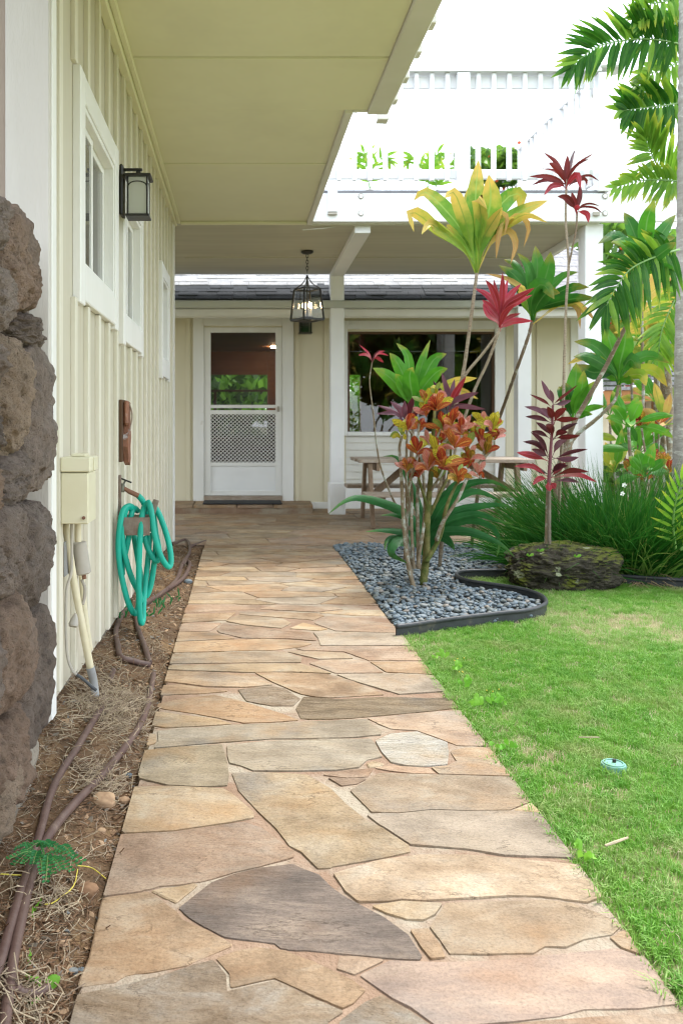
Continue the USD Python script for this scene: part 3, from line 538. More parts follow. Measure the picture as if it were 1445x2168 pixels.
# ------------------------------------------------------------------ house
house = thing('house', 'cream board and batten house with white trim and dark shingle roof', 'house')
XB, XS = -.607, -.627                                  # front of battens, face of sheets
def hb(name, m, *b, parent=None, bev=.0025, **k): return MB().box(*b, bev).build(name, m, parent or house, **k)
wins = [(3.21, 4.23, 1.575, 2.455), (4.42, 5.34, 1.53, 2.42), (6.64, 7.38, 1.47, 2.37)]
def wz(y): return float(np.interp(y, [2.5, 2.9, 4.0, 6.0, 8.0], [.15, .17, .115, .065, .0]))
# sheets around the window openings
ys = [2.74, 3.21 + .10, 4.23 - .10, 4.42 + .09, 5.34 - .09, 6.64 + .08, 7.38 - .08, 7.98]
for i in range(7):
    y0, y1 = ys[i], ys[i + 1]
    if i % 2 == 0: hb('wall_sheet', 'cream_paint', XS - .04, XS, y0, y1 - .0015, wz((y0 + y1) / 2) - .01, 3.0, bev=.001)
    else:
        w = wins[i // 2]
        hb('wall_sheet', 'cream_paint', XS - .04, XS, y0, y1 - .0015, wz((y0 + y1) / 2) - .01, w[2] + .12, bev=.001)
        hb('wall_sheet', 'cream_paint', XS - .04, XS, y0, y1 - .0015, w[3] - .10, 3.0, bev=.001)
hb('wall_core', 'dark_interior', -4.0, -.85, 2.9, 7.95, .0, 3.0)
hb('foundation', 'concrete', -.75, XS - .012, 2.74, 7.97, -.2, .16)
y = 2.92
while y < 7.93:
    spans = [(wz(y) + .012, 2.985)]
    for w in wins:
        if w[0] - .03 < y < w[1] + .03: spans = [(wz(y) + .012, w[2] - .003), (w[3] + .003, 2.985)]
    for a, b in spans: hb('batten', 'batten_paint', XS - .002, XB, y - .024, y + .024, a, b, bev=.003)
    y += .273
hb('corner_board', 'white_paint', XS, XB + .008, 7.905, 7.985, -.01, 2.98)
hb('corner_board', 'shaded_weathered_board', -.745, -.603, 2.712, 2.737, .14, 3.0, bev=.004)
hb('corner_board', 'white_paint', -.640, -.599, 2.739, 2.80, .14, 3.0, bev=.003)
hb('wall_sheet', 'brown_siding', -2.4, -.745, 2.735, 2.76, .05, 3.0, label='brownish siding that faces the camera behind the stone pillar')
hb('wall_sheet', 'far_cream', -4.0, -.63, 7.955, 7.985, -.01, 3.0)
hb('wall_sheet', 'far_cream', -4.02, -3.99, 2.76, 7.98, 0, 3.0)
for n, (y0, y1, z0, z1) in enumerate(wins):
    w = MB(); c = .10 if n == 0 else .085
    w.box(XS - .002, XB + .012, y0, y0 + c, z0 - .02, z1, .004)
    p = w.build('window', 'white_paint', house)         # its left casing carries the rest
    hb('casing', 'white_paint', XS - .002, XB + .012, y1 - c, y1, z0 - .02, z1, parent=p, bev=.004)
    hb('casing', 'white_paint', XS - .002, XB + .011, y0 + c + .001, y1 - c - .001, z1 - .105, z1 - .002, parent=p, bev=.004)
    hb('sill', 'white_paint', XS - .002, XB + .011, y0 + c + .001, y1 - c - .001, z0, z0 + .135, parent=p, bev=.004)
    a0, a1, b0, b1 = y0 + c, y1 - c, z0 + .135, z1 - .105; mid = a0 + (a1 - a0) * .46
    for k, (q0, q1) in enumerate(((a0, a1), )):
        fr = MB(); xo, xi = XB + .004, XS - .05; t = .022
        fr.box(xi, xo, q0 + .001, q0 + t, b0, b1).box(xi, xo, q1 - t, q1 - .001, b0, b1).box(xi, xo - .001, q0 + t, q1 - t, b1 - t, b1 - .001).box(xi, xo - .001, q0 + t, q1 - t, b0 + .001, b0 + t)
        fr.build('frame', 'white_paint', p)
    for k, (q0, q1, xo) in enumerate(((a0 + .023, mid + .012, XS - .006), (mid - .012, a1 - .023, XS - .022))):
        sh = MB(); t = .030; b0_, b1_ = b0 + .023, b1 - .023
        sh.box(xo - .014, xo, q0, q0 + t, b0_, b1_).box(xo - .014, xo, q1 - t, q1, b0_, b1_).box(xo - .014, xo - .001, q0 + t, q1 - t, b1_ - t, b1_).box(xo - .014, xo - .001, q0 + t, q1 - t, b0_, b0_ + t)
        sh.build('sash', 'white_paint', p)
        hb('pane', 'window_glass', xo - .010, xo - .006, q0 + t, q1 - t, b0_ + t, b1_ - t, parent=p, bev=.0005)
        if k == 0: hb('insect_screen', 'screen_dark', xo - .040, xo - .036, q0 + t, q1 - t, b0_ + t, b1_ - t, parent=p, bev=.0005)
        else:
            q = q0 + .01; bl = MB()
            while q < q1:
                bl.bar((xo - .06, q, b0_), (xo - .06, q, b1_), .052, .003, up=(.75, .66, 0)); q += .055
            bl.build('blind', 'blind', p)
# soffit
sy = [1.7, 4.40, 6.20, 8.02]
for i in range(3):
    if i == 1:
        hb('soffit_panel', 'soffit_paint', XS, .78, 4.405, 5.14, 2.994, 3.02, bev=.002)
        hb('soffit_panel', 'soffit_paint', XS, .64, 5.1405, 6.195, 2.9942, 3.02, bev=.002)
    else: hb('soffit_panel', 'soffit_paint', XS, .78 if i == 0 else .64, sy[i] + .005, sy[i + 1] - .005, 2.994, 3.02, bev=.003)
for yq in (4.40, 6.20): hb('soffit_seam', 'soffit_paint', XB + .05, .775 if yq < 5 else .635, yq + .006, yq + .022, 2.988, 3.0, bev=.002)
hb('soffit_trim', 'soffit_paint', XS, XB + .028, 2.74, 8.0, 2.948, 2.992, bev=.006)
hb('soffit_trim', 'soffit_paint', XB + .029, XB + .062, 2.74, 8.0, 2.972, 2.9925, bev=.006)
hb('soffit_trim', 'soffit_paint', XB + .063, .64, 7.975, 8.02, 2.966, 2.9925, bev=.004)
hb('eave_board', 'fascia_white', .781, .905, 1.7, 5.17, 2.975, 3.10, bev=.005)
hb('eave_board', 'fascia_white', .641, .690, 5.141, 8.03, 2.970, 3.10, bev=.005)
hb('eave_board', 'fascia_white', .691, .86, 5.141, 5.168, 2.985, 3.10, bev=.004)
for i in range(8):
    ya = 3.10 + .325 * i; hb('shake', 'fascia_white', .88, .950, ya, ya + .085, 3.02, 3.12, bev=.004)
rf = MB(); rf.bar((-.0, 1.6, 3.13), (-.0, 1.6001, 3.13), .001, .001)
A = [(.93, 1.6, 3.105), (.93, 5.2, 3.105), (-4.2, 5.2, 5.2), (-4.2, 1.6, 5.2), (.93, 1.6, 3.15), (.93, 5.2, 3.15), (-4.2, 5.2, 5.26), (-4.2, 1.6, 5.26)]
Bq = [(.70, 5.2, 3.105), (.70, 8.06, 3.105), (-4.2, 8.06, 5.15), (-4.2, 5.2, 5.15), (.70, 5.2, 3.15), (.70, 8.06, 3.15), (-4.2, 8.06, 5.21), (-4.2, 5.2, 5.21)]
QF = [(0, 1, 2, 3), (4, 7, 6, 5), (0, 4, 5, 1), (1, 5, 6, 2), (2, 6, 7, 3), (3, 7, 4, 0)]
MB().add(A, QF).add(Bq, QF).build('roof', 'shingle_dark', house)

# door wall of the house, across the patio
WY = 10.9
DX0, DX1, DZ0, DZ1 = xx(432, WY), xx(597, WY), zz(1049, WY), zz(693, WY)
KX0, KX1, KZ0, KZ1 = xx(735, WY), xx(1046, WY), zz(914, WY), zz(702, WY)
WX1 = xx(1218, WY)
for b in ((-3.0, DX0, .0, 2.62), (DX1, KX0, .0, 2.62), (KX1, WX1, .0, 2.62)): hb('wall_sheet', 'far_cream', b[0], b[1], WY, WY + .1, b[2], b[3], bev=.001)
hb('wall_sheet', 'far_cream', DX0 + .001, DX1 - .001, WY, WY + .1, DZ1, 2.62); hb('wall_sheet', 'far_cream', KX0 + .001, KX1 - .001, WY, WY + .1, KZ1, 2.62)
hb('wall_sheet', 'far_cream', KX0 + .001, KX1 - .001, WY + .004, WY + .1, 0, KZ0)
hb('wall_sheet', 'far_cream', WX1 - .1, WX1 - .002, WY + .101, 15.1, 0, 2.62)
for bx in (xx(398, WY), xx(628, WY), xx(690, WY), xx(1074, WY), xx(1139, WY)): hb('batten', 'far_cream', bx - .028, bx + .028, WY - .016, WY + .002, .1, 2.45)
hb('corner_board', 'white_paint', WX1 - .07, WX1 + .05, WY - .022, WY + .11, 0, 2.45)
TY0, TY1 = WY - .03, WY + .002
hb('door_casing', 'white_paint', xx(409, WY), DX0 - .002, TY0, TY1, .1, DZ1 + .19); hb('door_casing', 'white_paint', DX1 + .002, xx(621, WY), TY0, TY1, .1, DZ1 + .19)
hb('door_casing', 'white_paint', DX0 - .001, DX1 + .001, TY0 + .004, TY1, DZ1 + .02, DZ1 + .15)
hb('baseboard', 'white_paint', xx(655, WY), KX0 - .08, WY - .02, WY + .001, 0, .085); hb('baseboard', 'white_paint', KX0 - .06, WX1 - .08, WY - .024, WY + .001, 0, .27, bev=.004)
hb('threshold', 'old_wood', DX0 - .001, DX1 + .001, WY - .05, WY + .1, .1, DZ0 - .004)
# screen door
door = MB(); dy0, dy1 = WY - .012, WY + .024; st = .085
door.box(DX0, DX0 + st, dy0, dy1, DZ0, DZ1, .004).box(DX1 - st, DX1, dy0, dy1, DZ0, DZ1, .004)
door = door.build('screen_door', 'white_paint', house)
gx0, gx1 = DX0 + st, DX1 - st
Zr = lambda y: zz(y, WY)
for a, b in ((693, 704), (857, 864), (868, 877), (979, 987), (1039, 1049)): hb('rail', 'white_paint', gx0 - .001, gx1 + .001, dy0 + .003, dy1, Zr(b), Zr(a), parent=door, bev=.004)
hb('glass', 'insect_screen', gx0, gx1, WY + .004, WY + .007, Zr(857), Zr(704), parent=door, bev=.0005)
hb('mesh_screen', 'fine_mesh', gx0, gx1, WY + .010, WY + .012, Zr(979), Zr(877), parent=door, bev=.0005)
kx, kz = 16, 13; gr_ = MB(); w, h = gx1 - gx0, Zr(877) - Zr(979)
for i in range(-kz, kx + 1):
    for sgn in (1, -1):
        pts = []
        for k in range(kz + 1):
            a = gx0 + (i + (k if sgn > 0 else kz - k)) * w / kx
            pts.append((a, WY + .002, Zr(979) + k * h / kz))
        for p, q in zip(pts[:-1], pts[1:]):
            if min(p[0], q[0]) >= gx0 - 1e-6 and max(p[0], q[0]) <= gx1 + 1e-6: gr_.bar(p, q, .008, .0085, up=(0, 1, 0), b=.001)
gr_.build('grille', 'white_paint', door)
kick = MB(); v, f = sheet(None, gx0, gx1, Zr(1039), Zr(987), .02, lambda X, Z: -.006 * np.exp(-(((X - .08) / .12) ** 2 + ((Z - .50) / .05) ** 2)) + .004 * np.exp(-(((X + .2) / .2) ** 2 + ((Z - .42) / .06) ** 2)))
kick.add(np.stack([v[:, 0], WY + .004 + v[:, 2], v[:, 1]], 1), f).build('kick_panel', 'deck_white', door, smooth=True)
MB().box(gx1 + .02, gx1 + .05, dy0 - .035, dy0, Zr(872), Zr(860)).build('handle', 'plastic_grey', door)
# picture window
pw = MB().box(KX0 - .075, KX0 - .001, TY0, TY1, KZ0 - .05, KZ1 + .14, .004).build('window', 'white_paint', house)
hb('casing', 'white_paint', KX1 + .001, KX1 + .13, TY0, TY1, 0.28, KZ1 + .14, parent=pw); hb('casing', 'white_paint', KX0, KX1, TY0 + .003, TY1, KZ1 + .03, KZ1 + .14, parent=pw)
hb('sill', 'white_paint', KX0, KX1, TY0 - .012, TY1, KZ0 - .05, KZ0, parent=pw)
fr = MB().box(KX0, KX0 + .03, WY + .0, WY + .07, KZ0, KZ1).box(KX1 - .03, KX1, WY, WY + .07, KZ0, KZ1).box(KX0 + .03, KX1 - .03, WY, WY + .07, KZ1 - .03, KZ1)
fr.build('frame', 'interior_frame', pw)
hb('pane', 'window_glass', KX0 + .03, KX1 - .03, WY + .03, WY + .036, KZ0, KZ1 - .03, parent=pw, bev=.0005)
z = KZ0 - .052; n = 7; dz = (z - .28) / n
for i in range(n):
    q = MB(); z1 = z - i * dz; z0 = z1 - dz + .006
    q.add([(KX0 - .02, WY - .010, z0), (KX1, WY - .010, z0), (KX1, WY - .002, z1), (KX0 - .02, WY - .002, z1), (KX0 - .02, WY + .004, z0), (KX1, WY + .004, z0), (KX1, WY + .004, z1), (KX0 - .02, WY + .004, z1)], QF)
    q.build('siding_board', 'fascia_white', house)
# rooms behind: floor, ceiling, walls, a window on the far side
RY = 15.0
hb('room_floor', 'interior_wood', -2.6, 4.2, WY + .12, RY, .12, .17); hb('room_ceiling', 'interior_wood', -2.6, 4.2, WY + .12, RY, 2.36, 2.42)
fx0, fx1, fz0, fz1 = xx(440, RY), xx(566, RY), .85, zz(793, RY)
for b in ((-2.6, fx0, .17, 2.36), (fx1, 1.55, .17, 2.36), (fx0, fx1, .17, fz0), (fx0, fx1, fz1, 2.36), (2.15, 4.2, .17, 2.36), (1.55, 2.15, 1.95, 2.36), (1.55, 2.15, .17, .5)): hb('room_wall', 'interior_wood', b[0] + .001, b[1] - .001, RY, RY + .1, b[2], b[3])
hb('room_wall', 'interior_wood', 1.1, 1.16, WY + .12, RY, .17, 2.36); hb('room_wall', 'interior_wood', -2.7, -2.6, WY + .12, RY, .17, 2.36); hb('room_wall', 'dark_interior', 4.2, 4.23, WY + .12, RY, .17, 2.36)
hb('room_window_frame', 'interior_frame', fx0, fx1, RY + .02, RY + .07, fz1 - .30, fz1 - .265); hb('room_window_frame', 'interior_frame', fx0 + .1, fx0 + .15, RY + .02, RY + .07, fz0, fz1 - .30)
dl = at(580, 742, 14.0)
MB().cyl((dl[0], dl[1], 2.335), (dl[0], dl[1], 2.365), .055, 20).build('ceiling_downlight', 'downlight_glow', house)
# roof of the door wall
EY, EZ, SL = 10.2, 2.575, .70
def rz_(y): return EZ + SL * (y - EY)
rr = random.Random(5); nrow = 36; dyr = .076
for i in range(nrow):
    ya = EY + i * dyr; t = (ya - EY) / 2.7; xr = 5.05 - 1.35 * t
    if ya > 12.9: break
    q = MB(); q2 = MB(); x = -3.4 + rr.uniform(-.2, 0)
    while x < xr:
        w = rr.uniform(.13, .30); x1 = min(x + w, xr); d = rr.uniform(0, .008); e = rr.uniform(-.006, .006)
        if x1 - x > .02: (q if x < 3.42 else q2).add([(x, ya + e, rz_(ya) + d), (x1 - .004, ya + e, rz_(ya) + d), (x1 - .004, ya + .2, rz_(ya + .2)), (x, ya + .2, rz_(ya + .2)), (x, ya + e, rz_(ya) + d + .016), (x1 - .004, ya + e, rz_(ya) + d + .016), (x1 - .004, ya + .2, rz_(ya + .2) + .006), (x, ya + .2, rz_(ya + .2) + .006)], QF)
        x += w
    q.build('shingle_course', 'shingle_dark' if ya < 10.47 else 'shingle_lit', house)  # deck shade put into the colour: covered rows dark, open rows light
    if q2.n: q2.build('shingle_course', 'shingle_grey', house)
C0, C1, R0, R1, B0, B1 = (-3.4, EY, EZ - .01), (5.05, EY, EZ - .01), (-3.4, 12.9, rz_(12.9) - .02), (3.7, 12.9, rz_(12.9) - .02), (-3.4, 15.6, EZ - .01), (5.05, 15.6, EZ - .01)
MB().add([C0, C1, R1, R0, B0, B1], [(0, 1, 2, 3), (3, 2, 5, 4)]).add([C1, B1, R1], [(0, 1, 2)]).build('roof', 'shingle_grey', house)
MB().add([C0, C1, B1, B0], [(0, 3, 2, 1)]).build('eave_soffit', 'far_cream', house)
MB().tube([C1, R1], .05, 6).build('roof_hip', 'shingle_grey', house)
for i in range(22):                                     # courses on the end slope
    t = i / 22; q = MB(); a = np.array(C1) * (1 - t) + np.array(R1) * t; b = np.array(B1) * (1 - t) + np.array(R1) * t
    q.bar(a + V(.006, 0, .012), b + V(.006, 0, .012), .09, .016, up=(.6, 0, .7)); q.build('shingle_course', 'shingle_grey', house)
hb('gutter', 'gutter_grey', -3.4, 5.08, EY - .05, EY + .05, 2.475, 2.565, bev=.015)
hb('fascia', 'fascia_white', -3.4, 5.06, EY + .052, EY + .09, 2.37, 2.56); hb('frieze', 'fascia_white', -3.4, 5.05, EY + .03, EY + .052, 2.385, 2.47)
hb('gutter', 'gutter_grey', 5.02, 5.10, EY + .06, 15.6, 2.475, 2.56, bev=.015); hb('eave_ceiling', 'fascia_white', -3.4, 5.02, EY + .1, WY - .03, 2.47, 2.49)

# ------------------------------------------------------------------ upper deck over the patio
deck = thing('upper_deck', 'white timber upper deck with baluster railing on posts over the patio', 'deck')
db = lambda name, m, *b, bev=.004, **k: MB().box(*b, bev).build(name, m, deck, **k)
BY = 8.05
db('post', 'deck_white', 1.10, 1.262, 10.18, 10.345, .0, 2.90); MB().box(1.085, 1.277, 10.165, 10.36, 0, .38, .006).build('post_sleeve', 'deck_white', deck)
db('post', 'deck_white', xx(1240, BY), xx(1278, BY), BY + .02, BY + .19, -.02, 2.99); db('post', 'deck_white', xx(1093, 10.2), xx(1121, 10.2), 10.15, 10.31, 0, 2.90)
db('front_beam', 'deck_white', .66, xx(1428, BY), BY - .05, BY, 2.995, 3.262); db('deck_edge', 'decking_grey', .72, 3.45, BY - .035, BY + .055, 3.264, 3.296); db('front_beam', 'deck_white', .64, 3.42, BY + .002, BY + .05, 2.99, 3.20)  # the grey edge strip paints the shadow gap above the beam
MB().add([(-3, 8.06, 2.975), (3.3, 8.06, 2.975), (3.3, 10.38, 2.912), (-3, 10.38, 2.912), (-3, 8.06, 3.24), (3.3, 8.06, 3.24), (3.3, 10.38, 3.24), (-3, 10.38, 3.24)], QF).build('ceiling', 'ceiling_paint', deck)
MB().bar((1.18, 8.1, 2.955), (1.18, 10.36, 2.895), .15, .09).build('cross_beam', 'deck_white', deck)
MB().bar((3.33, 8.1, 2.985), (3.33, 10.45, 2.92), .05, .17).build('side_beam', 'deck_white', deck); MB().bar((-.6, 9.45, 2.935), (3.3, 9.45, 2.935), .05, .012).build('ceiling_seam', 'ceiling_paint', deck)
for i in range(15): db('deck_board', 'decking_grey', -3, 3.6, 8.06 + i * .15, 8.06 + i * .15 + .143, 3.245, 3.275)
for X in (xx(762, BY), xx(1275, BY)):
    for z in (zz(418, BY), zz(454, BY)): MB().tm(trimesh.creation.torus(.024, .0045, 24, 8).apply_transform(trimesh.transformations.rotation_matrix(math.pi / 2, [1, 0, 0])).apply_translation((X, BY - .052, z))).build('bolt_ring', 'plastic_grey', deck, smooth=True); MB().cyl((X, BY - .060, z), (X, BY - .05, z), .019, 18).build('bolt', 'deck_white', deck)
db('bracket', 'deck_white', xx(692, BY), xx(712, BY), BY - .085, BY - .052, zz(452, BY), zz(405, BY)); db('bracket', 'plastic_grey', xx(692, BY), xx(712, BY), BY - .08, BY - .053, zz(458, BY), zz(453, BY)); db('bracket', 'plastic_grey', xx(1248, BY), xx(1262, BY), BY - .08, BY - .053, zz(460, BY), zz(452, BY))
zt, zm, zb = zz(156, BY), zz(186, BY), zz(378, BY)
def rail_x(X0, X1, Y, step=.146, off=0):
    db('top_rail', 'deck_white', X0 - .05, X1 + .05, Y - .05, Y + .09, zt, zt + .035); db('upper_rail', 'deck_white', X0, X1, Y + .022, Y + .06, zm, zt - .02); db('lower_rail', 'deck_white', X0, X1, Y + .022, Y + .06, zb, zb + .09)
    x = X0 + off
    while x < X1: db('baluster', 'deck_white', x - .021, x + .021, Y - .02, Y + .02, zb - .025, zt - .002); x += step
rail_x(.72, 3.36, BY - .02, off=.08)
for (X, Y) in ((xx(978, BY), BY - .02), (.72, BY - .02), (3.44, BY - .02)): db('rail_post', 'deck_white', X - .06, X + .06, Y - .04, Y + .08, 3.281, zt - .003)
for z0, z1, d in ((zt, zt + .035, .07), (zm, zt - .02, .02), (zb, zb + .09, .02)): db('side_rail', 'deck_white', 3.44 - d, 3.44 + d, BY + .08, 10.32, z0, z1)
y = BY + .2
while y < 10.3: db('baluster', 'deck_white', 3.38, 3.418, y - .02, y + .02, zb - .025, zt - .002); y += .146
db('rail_cap', 'deck_white', 3.38, 3.64, BY - .09, BY + .14, zt + .0355, zt + .075, bev=.02)

# ------------------------------------------------------------------ lava stone pillar
pillar = thing('stone_pillar', 'rough brown lava stone pillar at the left edge of the photo', 'pillar')
def rock(c, h, seed, p=3.2, amp=.16, sub=4, rot=0, fine=.0):
    s = trimesh.creation.icosphere(subdivisions=sub); d = s.vertices
    k = (np.abs(d) ** p).sum(1) ** (-1 / p); v = d * k[:, None]
    fine_ = 0 if not fine else .45 * fine * (2 * meshkit.fbm(v * 16 + seed, 3, seed + 5) - 1) - .55 * fine * np.clip(meshkit.noise(v * 11 + seed, seed + 6) - .68, 0, 1) * 3
    n = meshkit.fbm(d * 1.5 + seed * 3.7, 5, seed) - .5; n2 = meshkit.fbm(d * 5 + seed, 3, seed + 9) - .5; n3 = np.abs(meshkit.noise(d * 2.6 + seed * 1.3, seed + 4) - .5)
    v = v * (1 + fine_ + fine * (2 * meshkit.fbm(v * 6 + seed, 4, seed + 3) - 1) + amp * 2 * n + .10 * n2 - .16 * np.clip(.12 - n3, 0, 1))[:, None] * np.array(h)
    ca, sa = math.cos(rot), math.sin(rot); v = np.stack([v[:, 0], v[:, 1] * ca - v[:, 2] * sa, v[:, 1] * sa + v[:, 2] * ca], 1)
    return v + np.array(c), s.faces
def facestone(x0, y0, x1, y1, Xc, mat, seed, depth=.17, p=3.2, rot=0, amp=.16):
    """a stone in the side face of the pillar that shows between these sight lines"""
    a, b = onX(x0, y0, Xc), onX(x1, y1, Xc); ym = (y0 + y1) / 2
    Ya, Yb = Xc * F / (x0 - CX), Xc * F / (x1 - CX); Ym = (Ya + Yb) / 2
    z0, z1 = zz(y1, Ym), zz(y0, Ym)
    Xc -= .022; v, f = rock((Xc - depth * .75, Ym, (z0 + z1) / 2), (depth, (Yb - Ya) / 2 * 1.01, (z1 - z0) / 2 * 1.0), seed, p, amp, 5, rot, .08)
    MB().add(v, f).build('lava_stone', mat, pillar, smooth=True)
for i, (b, Xc, m, dp, rot) in enumerate([
    ((22, 432, 86, 672), -.575, 'lava_brown', .17, .10), ((-60, 392, 28, 545), -.565, 'lava_grey', .17, .1), ((-40, 536, 34, 722), -.563, 'lava_grey', .17, 0), ((52, 662, 97, 742), -.578, 'lava_dark', .15, 0),
    ((10, 705, 70, 968), -.558, 'lava_tan', .17, .05), ((58, 715, 124, 1052), -.563, 'lava_grey', .18, .06), ((-70, 690, 14, 850), -.56, 'lava_grey', .17, 0), ((-60, 840, 16, 975), -.56, 'lava_dark', .17, 0),
    ((8, 955, 66, 1078), -.562, 'lava_dark', .16, .1), ((-70, 965, 12, 1130), -.555, 'lava_brown', .17, 0), ((54, 1046, 113, 1300), -.572, 'lava_dark', .17, 0), ((50, 1270, 113, 1590), -.577, 'lava_dark', .17, 0),
    ((-10, 1065, 62, 1280), -.558, 'lava_grey', .17, 0), ((-60, 1120, 0, 1300), -.555, 'lava_dark', .17, 0), ((-10, 1245, 74, 1520), -.556, 'lava_brown', .18, 0), ((-90, 1290, 6, 1560), -.55, 'lava_dark', .18, 0), ((4, 1490, 72, 1720), -.56, 'lava_brown', .18, 0), ((-100, 1540, 12, 1790), -.55, 'lava_brown', .19, 0), ((-40, 1620, 40, 1800), -.565, 'lava_tan', .17, 0)]):
    facestone(*b, Xc, m, 11 + i, dp, p=3.4, rot=rot, amp=.18)
for i in range(12):                                     # the end and near stones
    a = i % 3; c = i // 3
    v, f = rock((-.80 - .22 * a, 2.56 + .02 * (i % 2), .25 + .40 * c), (.15, .14, .22), 60 + i); MB().add(v, f).build('lava_stone', ('lava_dark', 'lava_brown', 'lava_grey')[i % 3], pillar, smooth=True)
    v, f = rock((-.68, 1.72 - .28 * a, .25 + .40 * c), (.16, .17, .23), 80 + i); MB().add(v, f).build('lava_stone', ('lava_brown', 'lava_dark', 'lava_grey')[i % 3], pillar, smooth=True)
v, f = rock((-.95, 1.9, .75), (.315, .70, .88), 99, 6, .05, 5); MB().add(v, f).build('core', 'joint', pillar, smooth=True)
v, f = rock((-.812, 1.72, .04), (.235, .90, .16), 98, 7, .05, 5); MB().add(v, f).build('footing', 'concrete', pillar, smooth=True)

# ------------------------------------------------------------------ leaves and plants
EYEP = V(0, 0, EYE)
def leaf_geo(P, width, prof='ti', roll=0.0, fold=.22, seg=12, wave=0.0, seed=0, cupdir=1, tw=0.0):
    C = spline(P, seg); T = np.gradient(C, axis=0); T /= np.linalg.norm(T, axis=1, keepdims=True) + 1e-9
    s = np.linspace(0, 1, seg)
    if prof == 'ti': w = np.full(seg, .10); u = np.clip((s - .24) / .76, 0, 1); w = np.maximum(w, np.sin(np.pi * np.clip(u, 0, 1) ** .85) ** .75 * (1 - .12 * u)); w[-1] = .02
    elif prof == 'oval': u = s; w = np.where(s < .08, .08, np.sin(np.pi * np.clip((u - .06) / .94, 0, 1) ** 1.25) ** .62); w[-1] = .10
    elif prof == 'lance': w = np.sin(np.pi * np.clip(.06 + .94 * s, 0, 1) ** .75) ** .8; w[0] = .22; w[-1] = .02
    elif prof == 'strap': w = np.clip(1.06 - s ** 3.0, .02, 1) * (.75 + .25 * np.sin(np.pi * np.clip(s * 1.2, 0, 1))); w[-1] = .02
    else: w = np.clip((1 - s ** 1.6), .04, 1) * np.minimum(1, .5 + 3 * s)          # blade
    w = w * width / 2
    vw = C - EYEP; vw /= np.linalg.norm(vw, axis=1, keepdims=True)
    a = np.cross(T, vw); a /= np.linalg.norm(a, axis=1, keepdims=True) + 1e-9
    for i in range(1, seg):
        if a[i] @ a[i - 1] < 0: a[i] = -a[i]
    b = np.cross(T, a); rl = roll + tw * s
    S = np.cos(rl)[:, None] * a + np.sin(rl)[:, None] * b; N = np.cross(S, T)
    if prof in ('blade',): off = [-1, 1]
    elif prof in ('strap', 'lance'): off = [-1, 0, 1]
    else: off = [-1, -.5, 0, .5, 1]
    v, uv = [], []
    for o in off:
        ph = seed * 1.7 + o * 2.2
        rip = wave * width * np.sin(s * 17 + ph) * abs(o) * np.sin(np.pi * s)
        v.append(C + S * (o * w)[:, None] * (1 - .15 * fold) + N * (cupdir * fold * abs(o) ** 1.3 * w + rip)[:, None]); uv.append(np.c_[np.full(seg, .5 + o / 2), s])
    k = len(off); v = np.stack(v, 1).reshape(-1, 3); uv = np.stack(uv, 1).reshape(-1, 2)
    i = np.arange(seg - 1)[:, None] * k + np.arange(k - 1); f = np.stack([i, i + 1, i + 1 + k, i + k], -1).reshape(-1, 4)
    return v, f, uv

class LB(MB):
    def __init__(s): super().__init__(); s.uvs = []
    def leaf(s, *a, **k):
        v, f, uv = leaf_geo(*a, **k); s.add(v, f); s.uvs.append(uv); return s
    def done(s, name, m, parent, **k): return s.build(name, m, parent, smooth=True, uv=np.vstack(s.uvs), **k)
def one_leaf(parent, m, P, width, name='leaf', **k): return LB().leaf(P, width, **k).done(name, m, parent)

lr = random.Random(21)
def trace(z):                                          # reads sight lines from an enlarged view
    ox, oy, sc = z; return lambda u, v: (ox + u / sc, oy + v / sc)
Z4, Z5, Z7, Z5b, Z6 = trace((640, 300, 2.779)), trace((1000, 300, 3.247)), trace((1180, 560, 4.336)), trace((690, 650, 2.833)), trace((1000, 650, 3.097))
def crown(parent, zt, Y, base, leaves, wave=.05):
    """leaves: (material, width, depth of the tip, roll, points...); every leaf starts at the base"""
    B = at(*zt(*base), Y)
    for j, (m, w, dy, roll, *pts) in enumerate(leaves):
        n = len(pts); P = [B + V(lr.uniform(-.008, .008), lr.uniform(-.008, .008), lr.uniform(-.02, .02))]
        for i, p in enumerate(pts): P.append(at(*zt(*p), Y + dy * ((i + 1) / n) ** 1.2))
        w *= .80 if m in ('ti_red', 'ti_crimson', 'ti_pink', 'ti_maroon', 'ti_plum') else .98
        one_leaf(parent, m, P, w, roll=roll if roll is not None else lr.uniform(-.7, .7), fold=lr.uniform(.15, .4), wave=wave, seed=j + len(parent), cupdir=lr.choice((-1, 1)))
def stalk(parent, pts, r0, r1, m, name='stem', n=26, ring=.06):
    C = spline(pts, n * 2); r = np.linspace(r0, r1, n * 2) * (1 + ring * np.sin(np.arange(n * 2) * 2.4) + ring * (rng.random(n * 2) - .5)); MB().tube(C, r, 9).build(name, m, parent, smooth=True)

